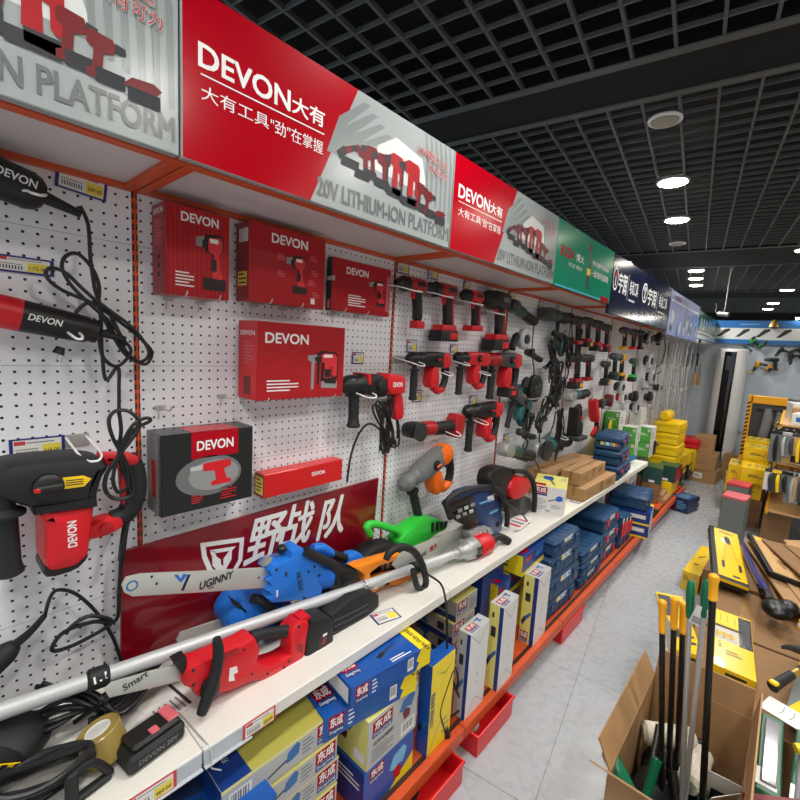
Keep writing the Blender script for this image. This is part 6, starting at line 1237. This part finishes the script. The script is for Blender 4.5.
dr = things_['teal topped cordless drill, first of the green pair']; gr = things_['green footed cordless drill at the end of its row']; am = things_['amber and black cordless drill between green drills']; bk_ = things_['black drill, last of the far upper trio']; sw = things_['circular saw with a pale round guard and black handle']
backtool(dr, 748, 349, -40, 'teal drill hung highest beside the air conditioner on the back wall', .68)
backtool(gr, 762, 345, -130, 'green tool hung near the middle of the back wall', .68)
backtool(am, 757, 365, 70, 'tan and black tool hung low on the blue back panel', .75)
backtool(bk_, 773, 360, 0, 'black drill hung at the seam of the two back panels', .8)
backtool(bk_, 780, 351, 60, 'grey black tool hung on the white back panel beside the seam', .7)
backtool(bk_, 791, 358, 90, 'black tool lying level on the white back panel', .75)
backtool(bk_, 797, 350, 20, 'black tool highest on the white back panel', .65)
for k, (a, b_) in enumerate([(749, 372), (758, 345), (737, 388)]):
    p = fy(a, b_, yb-.03); pricecard(['price tag below the tan tool on the back wall', 'price tag between the green tools on the back wall', 'price tag on the empty part of the blue back panel'][k], Mx.Translation(p) @ BACK.to_4x4(), .1, .05)
# ================================================================== right side: yellow rack and what crowds it
t = thing('display_rack', 'black panel rack with an amber top and hazard striped edge near the back wall', 'rack', (.93, 7.05, .0005), 0)
b = MB(); b.box((.0, 0, .45), (.62, .03, 1.12), 'darkgrey', .004); part(t, 'panel', b)
b = MB(); b.box((-.02, -.012, 1.12), (1.1, .05, 1.22), 'amberrack', .006); part(t, 'header', b)
b = MB(); b.box((-.05, -.012, .0), (-.0, .04, 1.22), 'amberrack', .003)
for k in range(15): b.add([(-.05, -.0125, .40+k*.05), (-.015, -.0125, .42+k*.05), (-.015, -.0125, .445+k*.05), (-.05, -.0125, .425+k*.05)], [(0, 1, 2, 3)], 'black')
part(t, 'hazard_edge', b)
b = MB(); b.box((-.05, -.3, .40), (.7, .03, .45), 'amberrack', .004); part(t, 'lower_shelf', b)
b = MB(); b.box((.05, -.02, 1.04), (.4, .0, 1.07), 'black', .004); part(t, 'hook_bar', b)
b = MB(); b.tube([(0, 0, 0), (.01, 0, -.12), (-.01, 0, -.35), (-.03, 0, -.55)], [.03, .05, .05, .035], 'plasticbag', 12, 4); o = b.build('tool_sleeve'); o.location = (1.09, 6.99, 1.08); tag(o, 'clear plastic sleeve holding a pale tube hung on the black rack panel', 'sleeve')
b = MB(); b.tube([(0, 0, 0), (.01, 0, -.2), (.0, 0, -.5)], [.02, .03, .03], 'darkgrey', 12, 4); o = b.build('tool_sleeve'); o.location = (1.19, 6.99, 1.06); tag(o, 'dark grey tube hung beside the clear sleeve on the rack', 'sleeve')
# right hand gondola with hanging packs
t = thing('display_stand', 'amber edged stand crowded with hanging packs beside the yellow boxes', 'rack', (1.25, 5.05, .0005), 0)
b = MB(); b.box((.38, 0, 0), (.40, 1.65, 1.25), 'peg', .002); part(t, 'back_board', b)
for z_, lb in ((1.08, 'upper_shelf'), (.74, 'middle_shelf'), (.30, 'lower_shelf')):
    b = MB(); b.box((.0 if z_ < 1 else -.02, .02, z_), (.38, 1.63, z_+.02), 'wood', .004); b.box((-.02, .02, z_-.02), (.0, 1.63, z_+.025), 'amberrack', .003); part(t, lb, b)
pr2 = None; kinds = [('stonegrey', 'black'), ('darkgrey', 'yellow'), ('offwhite', 'darksteel'), ('black', 'packyellow'), ('wood', 'darkgrey'), ('plasticbag', 'steel')]
ordn = ['first', 'second', 'third', 'fourth', 'fifth', 'sixth', 'seventh', 'eighth', 'ninth', 'tenth', 'eleventh', 'twelfth', 'thirteenth', 'fourteenth']
for row, (z_, n, x_) in enumerate([(1.06, 13, 1.215), (.72, 13, 1.215)]):
    for k in range(n):
        a, c_ = kinds[(k*5+row*2) % 6]; y = 5.10+(k-5)*.22 if k > 5 else 5.02; L = RND.uniform(.2, .3); xx = x_ if k > 5 else 1.23+.05*k
        t = thing('hanging_tool', 'slim packed hand tool hanging %s along the %s edge of the crowded stand' % (ordn[k], ('upper', 'middle')[row]), 'hand tool', (xx, y, z_), RND.uniform(-.3, .3) if k > 5 else 1.57+RND.uniform(-.3, .3), 'hand tools hanging on the crowded stand')
        b = MB(); b.box((-.003, -.045, -L), (.003, .045, -.02), a, .002); b.box((-.004, -.045, -.05), (.004, .045, -.02), c_, .002); part(t, 'card', b)
        b = MB(); b.tube([(.0, 0, -.06), (-.016, .005, -L*.5), (-.014, -.005, -L*.95)], [.010, .016, .012], c_, 8, 3); part(t, 'tool', b)
        b = MB(); b.tube([(.08, 0, 0), (.0, 0, .0), (-.03, 0, .008)], .003, 'wire', 6); part(t, 'peg', b)
for k in range(7):
    c = Carton((0, 0, 0), (.16, .22, .10+.03*(k % 3)), ['offwhite', 'card', 'boxwhite', 'deepred', 'card', 'stonegrey', 'ivory'][k], {}); c.rect('Y-', .2, .3, .8, .7, ['signblue', 'carddk', 'ink', 'white', 'carddk', 'white', 'ink'][k], 3)
    c.done('small_carton', ['off white', 'light brown', 'white inked', 'dark red', 'plain brown', 'stone grey', 'ivory'][k]+' small carton on the top shelf of the crowded stand', 'box', (1.30, 5.10+.22*k, 1.1015), .2*((k % 3)-1), 'cartons on the crowded stand')
# yellow boxes
def ybox(label, x, y, z, D, L, h, ang=0., m_='packyellow', deco=True):
    c = Carton((0, 0, 0), (D, L, h), m_, {}, b=.003)
    if deco:
        c.lines('Y-', .25, .4, .75, .62, 2, 'ink', 3, .5); c.lines('T', .2, .2, .8, .8, 3, 'olive'); c.rect('X-', .1, .2, .3, .8, 'offwhite', 3)
        for q in range(3): c.poly('Z', [(.2+.25*q, .4), (.35+.25*q, .5), (.3+.25*q, .62)], 'ink', 3)
    return c.done('yellow_carton', label, 'box', (x, y, z), ang, 'yellow boxes by the rack')
for k, (x, y, z, D, L, h, a, lb) in enumerate([(.98, 5.5, .28, .20, .34, .16, .0, 'yellow box lowest of the front column over a brown carton'), (1.0, 5.45, .442, .23, .36, .15, .06, 'yellow box jutting out on top of the front column'), (.98, 5.95, .44, .22, .4, .15, -.1, 'yellow box second row, lower, behind the front column'), (.97, 5.95, .592, .24, .38, .13, .04, 'yellow box second row, upper, behind the front column'), (.86, 5.9, .20, .11, .42, .16, .1, 'yellow box low at the aisle side of the pile'), (.865, 5.92, .362, .11, .42, .15, .04, 'yellow box at the aisle side, on the low one'), (.94, 6.5, .44, .26, .34, .29, 0, 'tall yellow box rearmost under the black rack panel')]):
    ybox(lb, x, y, z, D, L, h, a)
for k, (x, y, z, D, L, h, lb) in enumerate([(.98, 5.5, 0, .22, .36, .278, 'brown carton under the front column of yellow boxes'), (.97, 5.95, 0, .24, .42, .437, 'brown carton under the second row of yellow boxes'), (.845, 5.9, 0, .12, .44, .198, 'brown carton low at the aisle side of the yellow pile'), (.94, 6.5, 0, .28, .36, .437, 'brown carton under the rearmost yellow box'), (1.22, 5.2, 0, .2, .36, .285, 'brown carton between the yellow boxes and the crowded stand'), (1.23, 5.6, 0, .2, .36, .26, 'low brown carton behind that between boxes and stand')]): plain(lb, (0, 0, 0), (D, L, h), (x, y, z+.0005), 0, 'carddk', 'brown cartons on the right', False)
# dark stacks standing by the aisle
for k, (x, y, h, lb) in enumerate([(.935, 4.72, .43, 'tall dark grey block stack with a pink top, nearer of two by the aisle'), (.925, 5.12, .46, 'tall dark block stack with a dull red top, farther of two by the aisle')]):
    t = thing('block_stack', lb, 'packaged blocks', (x, y, .0005), -.1); b = MB(); b.box((0, 0, 0), (.17, .2, h), 'stonegrey', .004)
    part(t, 'body', b); b = MB(); b.box((-.002, -.002, h), (.172, .202, h+.025), 'pink' if not k else 'tagred', .004); part(t, 'top_cover', b)
    b = MB(); b.box((-.004, .02, .0), (-.001, .18, h), 'lightgrey', .001); part(t, 'wrapping', b)
# low platform of cartons
for k, (x, y, D, L, h, lb) in enumerate([(1.06, 1.98, .40, .60, .30, 'broad brown carton carrying the yellow blister pack'), (1.04, 2.62, .42, .55, .29, 'broad brown carton behind the pack carrier'), (1.10, 3.2, .36, .75, .30, 'broad brown carton under the plier pack'), (1.50, 1.5, .5, 1.05, .33, 'broad brown carton under the hammer'), (1.50, 2.6, .5, .95, .33, 'broad brown carton under the flattened cardboard')]):
    plain(lb, (0, 0, 0), (D, L, h), (x, y, .0005), 0, 'carddk', 'brown cartons on the right', k < 3)
c = Carton((0, 0, 0), (.105, .62, .135), 'packyellow', {'X+': 'orange'}); c.icon('Z', 'grinder', .3, .5, .7, .65, 'ink'); c.rect('Z', .3, .28, .6, .32, 'signred', 3); c.rect('Y-', .55, .2, .85, .7, 'paleyellow', 3); c.lines('Y-', .1, .5, .4, .8, 3, 'ink')
c.done('yellow_carton', 'bright yellow carton on the floor tiles with an orange side', 'box', (.86, 3.57, .0005), -.05, None)
plain('brown carton on the floor between the bright yellow carton and the plier pack', (0, 0, 0), (.115, .6, .20), (.975, 3.55, .0005), -.03, 'card', 'brown cartons on the right', False)
def pack(label, loc, rot, W, L, th, edge='black', art='plier'):
    """a printed flat pack lying face up: W across, L along"""
    c = Carton((0, 0, 0), (W, L, th), edge if art == 'plier' else 'packyellow', {}, b=.003); f = 'Z'
    if art == 'plier':
        c.rect(f, .16, .05, .98, .97, 'packyellow', 2); c.rect('Y-', .0, .6, 1, 1, 'packyellow', 2); c.lines(f, .34, .89, .82, .94, 2, 'ink', 3, .6); c.lines(f, .58, .08, .88, .12, 1, 'ink', 3, .8)
        c.poly(f, [(.5, .82), (.56, .84), (.66, .80), (.68, .70), (.6, .66), (.5, .70), (.46, .76)], 'darksteel', 3)
        for sg in (0, 1):
            a = .5 if not sg else .66; e = .34 if not sg else .84
            c.poly(f, [(a-.03, .68), (a+.03, .68), ((a+e)/2+.05, .45), (e+.04, .3), (e-.03, .3), ((a+e)/2-.03, .45)], 'handleyellow', 4); c.poly(f, [(e-.04, .32), (e+.05, .32), (e+.04, .2), (e-.05, .2)], 'black', 5)
    elif art == 'bits':
        c.rect(f, .04, .72, .75, .98, 'yellow', 2); c.rect(f, .0, .66, .8, .70, 'ink', 3); c.rect(f, .02, .44, .62, .65, 'lightgrey', 2)
        for q in range(8): c.poly(f, [(.05+.06*q, .46+.02*(q % 3)), (.12+.06*q, .5+.02*(q % 3)), (.09+.06*q, .6), (.03+.06*q, .56)], 'handleyellow' if q % 3 else 'brass', 3)
        c.rect(f, .64, .42, .98, .97, 'chrome', 2.5); c.poly(f, [(.7, .95), (.95, .9), (.9, .45), (.74, .5)], 'darkgrey', 3); c.lines(f, .3, .22, .7, .3, 2, 'ink'); c.lines(f, .1, .3, .2, .42, 3, 'ink'); c.rect('Y-', .3, .3, .8, .6, 'ink', 3)
        for q in range(3): c.rect(f, .14+.2*q, .78, .17+.2*q, .92, 'brass', 3)
    else:
        c.rect(f, .05, .55, .5, .95, 'darkgrey', 2); c.poly(f, [(.5, .95), (.95, .95), (.95, .4), (.7, .6)], 'packyellow', 3); c.rect(f, .3, .2, .5, .35, 'ink', 3); c.poly(f, [(.0, .0), (.3, .3), (.2, .5), (0, .6)], 'stonegrey', 3); c.lines(f, .6, .1, .9, .4, 3, 'ink')
    return c.done('blister_pack', label, 'pack', loc, rot, 'flat packs on the right pile')
tilt = lambda zr, xr=0., yr=0.: (Mx.Rotation(zr, 3, 'Z') @ Mx.Rotation(xr, 3, 'X') @ Mx.Rotation(yr, 3, 'Y'))
pack('black and yellow plier pack picturing bolt cutters', (1.062, 3.05, .335), tilt(.15, .06, .12), .17, .80, .045)
pack('shiny yellow blister pack with orange drill bits behind the tall poles', (1.168, 2.19, .305), tilt(.10, .02, .04), .145, .50, .042, art='bits')
pack('yellow and orange flat pack leaning behind the yellow pole grips', (1.015, 2.16, .325), tilt(.32, .03, -.05), .125, .48, .025, art='tool')
pack('yellow and black pack with a grey tool under the hammer', (1.40, 2.05, .34), tilt(-.10, .02, .0), .17, .5, .04, art='tool')
pack('yellow and black pack at the photo edge beyond the hammer', (1.58, 2.2, .345), tilt(-.05, .03, 0), .2, .42, .04, art='tool')
c = Carton((0, 0, 0), (.16, .55, .03), 'black', {}, b=.003); c.rect('Z', .14, .02, .98, .98, 'wood', 2); c.rect('Z', .2, .86, .4, .95, 'yellow', 3); c.lines('Z', .5, .5, .8, .8, 4, 'carddk', 3); c.icon('Z', 'saw', .45, .2, .8, .42, 'tapebrown', 'carddk')
c.done('blister_pack', 'pale printed pack with a black edge slanting behind the purple bag', 'pack', (1.30, 3.25, .40), tilt(.25, .05, .2), 'flat packs on the right pile')
# hammer
t = thing('hammer', 'hammer with a black and yellow rubber grip lying across the packs', 'hammer', (1.355, 2.075, .42), tilt(-.42, .10))
b = MB(); b.tube([(0, 0, 0), (0, .05, .0), (0, .13, 0)], [.021, .018, .016], 'rubber', 12, 4, sx=.8); b.box((-.014, -.004, .008), (.014, .02, .02), 'yellow', .004); part(t, 'grip', b)
b = MB(); b.tube([(0, .13, 0), (0, .17, 0)], .0135, 'brass', 10); part(t, 'collar', b, 'amber ribbed collar'); b = MB(); b.tube([(0, .17, 0), (0, .30, 0)], .0125, 'black', 10); part(t, 'shaft', b)
b = MB(); b.cyl((-.05, .31, 0), (.06, .31, 0), .02, 'darksteel', 14, bev=.004); b.tube([(-.05, .31, 0), (-.09, .305, -.01), (-.11, .29, -.02)], [.018, .012, .006], 'darksteel', 8, 3); part(t, 'head', b)
b = MB(); b.sph((1.53, 2.44, .46), (.06, .05, .05), 'plasticbag', 12, 8); o = b.build('plastic_bag', None, (1.53, 2.44, .46)); tag(o, 'crumpled clear bag round the hammer head', 'bag')
# flattened cardboard, bags
for k, (x, y, z, W, L, zr, yr, m_, lb) in enumerate([(1.40, 2.95, .37, .17, .85, .30, .25, 'card', 'long flattened carton leaning rightmost over the purple bag'), (1.53, 3.1, .42, .22, .7, .42, .1, 'carddk', 'dark flattened carton crossing behind the long one'), (1.46, 3.45, .40, .2, .5, .2, -.2, 'card', 'open brown carton flap behind the plier pack'), (1.62, 2.75, .44, .25, .45, -.3, .15, 'card', 'brown sheet folded over the hammer head'), (1.33, 2.98, .34, .08, .8, .2, .5, 'card', 'narrow brown strip alongside the purple bag')]):
    b = MB(); b.box((0, 0, 0), (W, L, .012), m_, .002); b.box((W*.5, .0, .012), (W, L*.96, .022), m_, .002); b.box((.0, L*.3, .012), (W*.5, L*.42, .0126), 'carddk'); o = b.build('flattened_carton'); o.matrix_world = Mx.Translation((x, y, z)) @ tilt(zr, .03, yr).to_4x4(); tag(o, lb, 'cardboard', 'flattened cartons')
b = MB(); b.tube([(-.14, .77, .05), (-.10, .47, .07), (-.05, .22, .07), (-.01, .07, .07), (.02, 0, .06)], [.012, .022, .025, .032, .02], 'purpleblue', 10, 5, sx=.7); o = b.build('plastic_bag'); o.location = (1.295, 2.98, .34); tag(o, 'long purple blue plastic bag squeezed beside the plier pack', 'bag')
b = MB(); b.sph((0, 0, 0), (.065, .085, .04), 'blackgloss', 16, 9); b.sph((.04, .03, .015), (.045, .05, .035), 'blackgloss', 12, 8); b.tube([(-.03, .06, .01), (-.05, .10, .03), (-.07, .12, .02)], [.025, .018, .02], 'blackgloss', 8, 3); o = b.build('plastic_bag'); o.location = (1.355, 2.86, .385); tag(o, 'crumpled black plastic bag before the brown sheets', 'bag')
for k, (x, y, z, zr, lb, m1) in enumerate([(1.43, 2.72, .38, -.2, 'white and yellow banded tool box behind the hammer', 'yellow'), (1.55, 2.95, .50, .3, 'yellow handled scraper stuck out over the brown sheets', 'yellow')]):
    b = MB(); b.box((0, 0, 0), (.3, .05 if k == 0 else .03, .05 if k == 0 else .02), m1, .004)
    if k == 0: b.box((0, -.001, .016), (.3, .0, .034), 'white')
    o = b.build('tool_box' if k == 0 else 'scraper'); o.matrix_world = Mx.Translation((x, y, z)) @ tilt(zr).to_4x4(); tag(o, lb, 'box' if k == 0 else 'scraper')
b = MB(); b.box((0, 0, 0), (.26, .085, .002), 'paper', .0008)
for k in range(5): b.tube([(.05+.03*k, .02, .0022), (.055+.03*k, .045, .0026), (.05+.03*k, .07, .0022)], .0012, 'printgrey', 5, 4)
b.tube([(.17+.022*math.cos(q*.628), .043+.017*math.sin(q*.628), .0024) for q in range(10)], .0014, 'printgrey', 5, 1, True)
o = b.build('leaflet'); o.matrix_world = Mx.Translation((1.325, 1.99, .375)) @ tilt(-.32, .1).to_4x4(); tag(o, 'white leaflet with line drawings on the green packs', 'leaflet')
for k in range(3):
    t = thing('tool_pack', 'dark green shrink wrapped pack, %s under the white leaflet' % ['nearest', 'middle', 'farthest'][k], 'pack', (1.335+.075*k, 1.60, .345), tilt(-.05*k, .04), 'dark green packs')
    b = MB(); b.box((0, 0, 0), (.06, .36, .022), 'dkgreen', .004); part(t, 'card', b); b = MB(); b.box((.01, .03, .022), (.05, .33, .03), 'plasticbag', .004); b.box((.0, .02, .022), (.05, .09, .0235), 'white', .0005); part(t, 'wrap', b)
b = MB(); b.tube([(0, 0, 0), (.06, .03, .01), (.16, .05, .01)], [.014, .017, .015], 'yellow', 10, 3); o = b.build('handle_grip'); o.location = (1.42, 1.80, .41); tag(o, 'yellow tool grip poking out above the green packs', 'tool handle')
b = MB(); b.box((0, 0, 0), (.5, .04, .05), 'deepred', .004); o = b.build('steel_bar'); o.matrix_world = Mx.Translation((1.33, 1.42, .40)) @ tilt(.55, .0, -.1).to_4x4(); tag(o, 'dark red square bar across the corner in front of the green packs', 'bar')
# ---- the open carton with poles
BX0, BX1, BY0, BY1, BZT = 1.015, 1.315, 1.27, 1.83, .42
t = thing('open_carton', 'open brown carton holding long handled tools', 'carton', (BX0, BY0, .0005)); D, L = BX1-BX0, BY1-BY0; w_ = .006
b = MB(); b.box((0, 0, 0), (D, L, w_), 'carddk'); part(t, 'bottom', b)
b = MB()
for lo, hi in [((0, 0, w_), (w_, L, BZT)), ((D-w_, 0, w_), (D, L, BZT)), ((w_, 0, w_), (D-w_, w_, BZT)), ((w_, L-w_, w_), (D-w_, L, BZT))]: b.box(lo, hi, 'card', .001)
part(t, 'walls', b)
def flap(p0, p1, out, up, wd):
    p0 = V(p0); p1 = V(p1); o_ = V((*out, up)).normalized()*wd; e = (p1-p0).normalized()*.003; n_ = (p1-p0).cross(o_).normalized()*.005
    q = [p0, p1, p1+o_-e, p0+o_+e]; mb = MB(); mb.add(q+[a+n_ for a in q], [(0, 1, 2, 3), (7, 6, 5, 4), (0, 4, 5, 1), (1, 5, 6, 2), (2, 6, 7, 3), (3, 7, 4, 0)], 'card'); part(t, 'flap', mb)
flap((0, .01, BZT), (0, L-.01, BZT), (-.5, 0), 1, .085); flap((D, L-.01, BZT), (D, .01, BZT), (.10, 0), 1, .11); flap((0.005, L, BZT), (D-.005, L, BZT), (0, .10), 1, .10); flap((D-.005, 0, BZT), (.005, 0, BZT), (-.35, -.75), .7, .12)
def pole(label, px, y, ztop, hl_, m_h, m_s, r, lean, grip='yellow', pxb=None):
    top = fy(px[0], px[1], y); bot = fy(pxb[0], pxb[1], y-lean); d = (bot-top).normalized(); k = (top.z-.02)/(-d.z)
    t = thing('long_handled_tool', label, 'tool handle', top); bt = d*k
    b = MB(); b.tube([tuple(d*hl_*.9), tuple(bt)], r, m_s, 12); part(t, 'shaft', b)
    b = MB(); q = [(0, r*.9), (.005, r*1.45), (.018, r*1.55), (.026, r*1.32), (hl_*.9, r*1.25), (hl_*.95, r*1.35), (hl_, r*1.1)] if grip == 'yellow' else [(0, r*.8), (.006, r*1.35), (.03, r*1.65), (hl_*.6, r*1.55), (hl_*.92, r*1.35), (hl_, r*1.1)]
    b.lathe((0, 0, 0), tuple(d), q, m_h, 16); part(t, 'grip', b)
    return t
pole('black pole with a yellow grip, first of the yellow trio', (662.5, 600), 1.56, 0, .105, 'handleyellow', 'blackgloss', .0085, .03, pxb=(661, 790))
pole('black pole with a yellow grip, middle of the yellow trio', (675, 597), 1.60, 0, .105, 'handleyellow', 'blackgloss', .0085, .02, pxb=(668, 790))
pole('black pole with a yellow grip, last of the trio beside the green grips', (684, 602), 1.66, 0, .105, 'handleyellow', 'blackgloss', .0085, .04, pxb=(676, 790))
pole('steel pole with a green grip next to the yellow trio', (691, 581), 1.58, 0, .115, 'handlegreen', 'steel', .0075, .05, 'green', (682, 790))
pole('steel pole with a green grip carrying a barcode sticker', (707, 580), 1.58, 0, .115, 'handlegreen', 'steel', .0075, .05, 'green', (686, 790))
pole('stout black pole with a flared yellow grip beside the blister pack', (714, 574), 1.52, 0, .078, 'handleyellow', 'blackgloss', .0092, .02, pxb=(703, 790))
p = fy(700, 617, 1.565); b = MB(); b.box((-.02, 0, -.032), (.016, .0015, .032), 'paper', .0005)
for k in range(7): b.box((-.015+.004*k, -.0005, -.026), (-.013+.004*k, 0, -.004), 'ink')
o = b.build('barcode_label'); o.matrix_world = Mx.Translation(p) @ Mx.Rotation(.25, 4, 'Y') @ Mx.Rotation(.2, 4, 'Z'); tag(o, 'white barcode label stuck between the two green grips', 'label')
for k, (x, y, z, lb) in enumerate([(1.10, 1.70, .29, 'fluffy cream roller sleeve at the back corner in the open carton'), (1.19, 1.66, .26, 'fluffy cream roller sleeve lying among the poles in the open carton')]):
    t = thing('paint_roller', lb, 'roller', (x, y, z), .5+k); b = MB(); b.lathe((-.08, 0, 0), (1, 0, .1), [(0, .025), (.012, .038), (.15, .038), (.165, .025)], 'wool', 16); part(t, 'sleeve', b); b = MB(); b.cyl((.08, 0, .01), (.12, 0, .013), .012, 'black', 10); part(t, 'end_cap', b)
for k, (a, c_, r, m_, lb) in enumerate([((1.07, 1.38, .03), (1.10, 1.52, .34), .012, 'handlegreen', 'green handled tool sunk in the open carton'), ((1.25, 1.40, .03), (1.14, 1.56, .30), .010, 'black', 'black rod slanting across inside the open carton'), ((1.10, 1.3, .05), (1.08, 1.62, .38), .008, 'darksteel', 'dark steel rod leaning on the aisle side in the open carton'), ((1.28, 1.34, .05), (1.22, 1.42, .28), .014, 'rubber', 'short black grip near the right wall in the open carton')]):
    b = MB(); b.tube([a, tuple((V(a)+V(c_))/2), c_], [r*.7, r, r*1.3], m_, 10, 3); o = b.build('hand_tool', None, a); tag(o, lb, 'hand tool', 'tools inside the open carton')
b = MB(); b.lathe((0, 0, 0), (-.6, .25, .5), [(0, .02), (.01, .024), (.1, .024), (.11, .02), (.1101, .013), (.1, .012)], 'handlegreen', 16); o = b.build('tube'); o.location = (1.07, 1.33, .34); tag(o, 'bright green hollow handle at the near corner of the open carton', 'tube')
b = MB()
for k in range(9): b.sph((.075+.072*(k % 3)+.008*math.sin(k*2.1), .115+.16*(k//3)+.012*math.cos(k*1.7), .115+.012*((k*5) % 4)), (.062, .095, .10), ['rubber', 'blackgloss', 'black'][k % 3], 12, 7)
o = b.build('plastic_bag', None, None); o.location = (BX0+.003, BY0+.003, .012); tag(o, 'crumpled black plastic filling the bottom of the open carton', 'bag', 'tools inside the open carton')
DK_ = [('black angled tool grip', 'rubber', .016), ('dark steel rod', 'darksteel', .007), ('black tube with worn end', 'black', .018), ('slim black handle', 'blackgloss', .012), ('dark grey bar', 'darkgrey', .014), ('black ribbed grip', 'rubber', .02), ('thin steel rod', 'steel', .005), ('dark green grip', 'dkgreen', .014)]
for k, (nm, m_, r) in enumerate(DK_):
    a = (1.05+.03*k, 1.34+.05*((k*3) % 7), .14); c_ = (1.27-.025*((k*5) % 8), 1.42+.045*((k*2) % 8), .22+.02*(k % 4)); b = MB(); b.tube([a, tuple((V(a)+V(c_))/2+V((.01, 0, .02))), c_], [r*.8, r, r*1.1], m_, 10, 3); o = b.build('hand_tool', None, a); tag(o, nm+' in the dark jumble at the bottom of the open carton', 'hand tool', 'tools inside the open carton')
for k in range(2):
    b = MB(); b.box((0, 0, 0), (.10, .0025, .2), 'paper' if k else 'offwhite', .0008); b.box((.015, -.001, .03), (.085, 0, .13), 'ink' if k else 'lightgrey'); o = b.build('leaflet'); o.matrix_world = Mx.Translation((1.20+.02*k, 1.52+.12*k, .16)) @ tilt(.9-.8*k, .3).to_4x4(); tag(o, ['pale pack standing by the right wall inside the open carton', 'white pack with a dark picture lying against the roller in the open carton'][k], 'pack', 'tools inside the open carton')
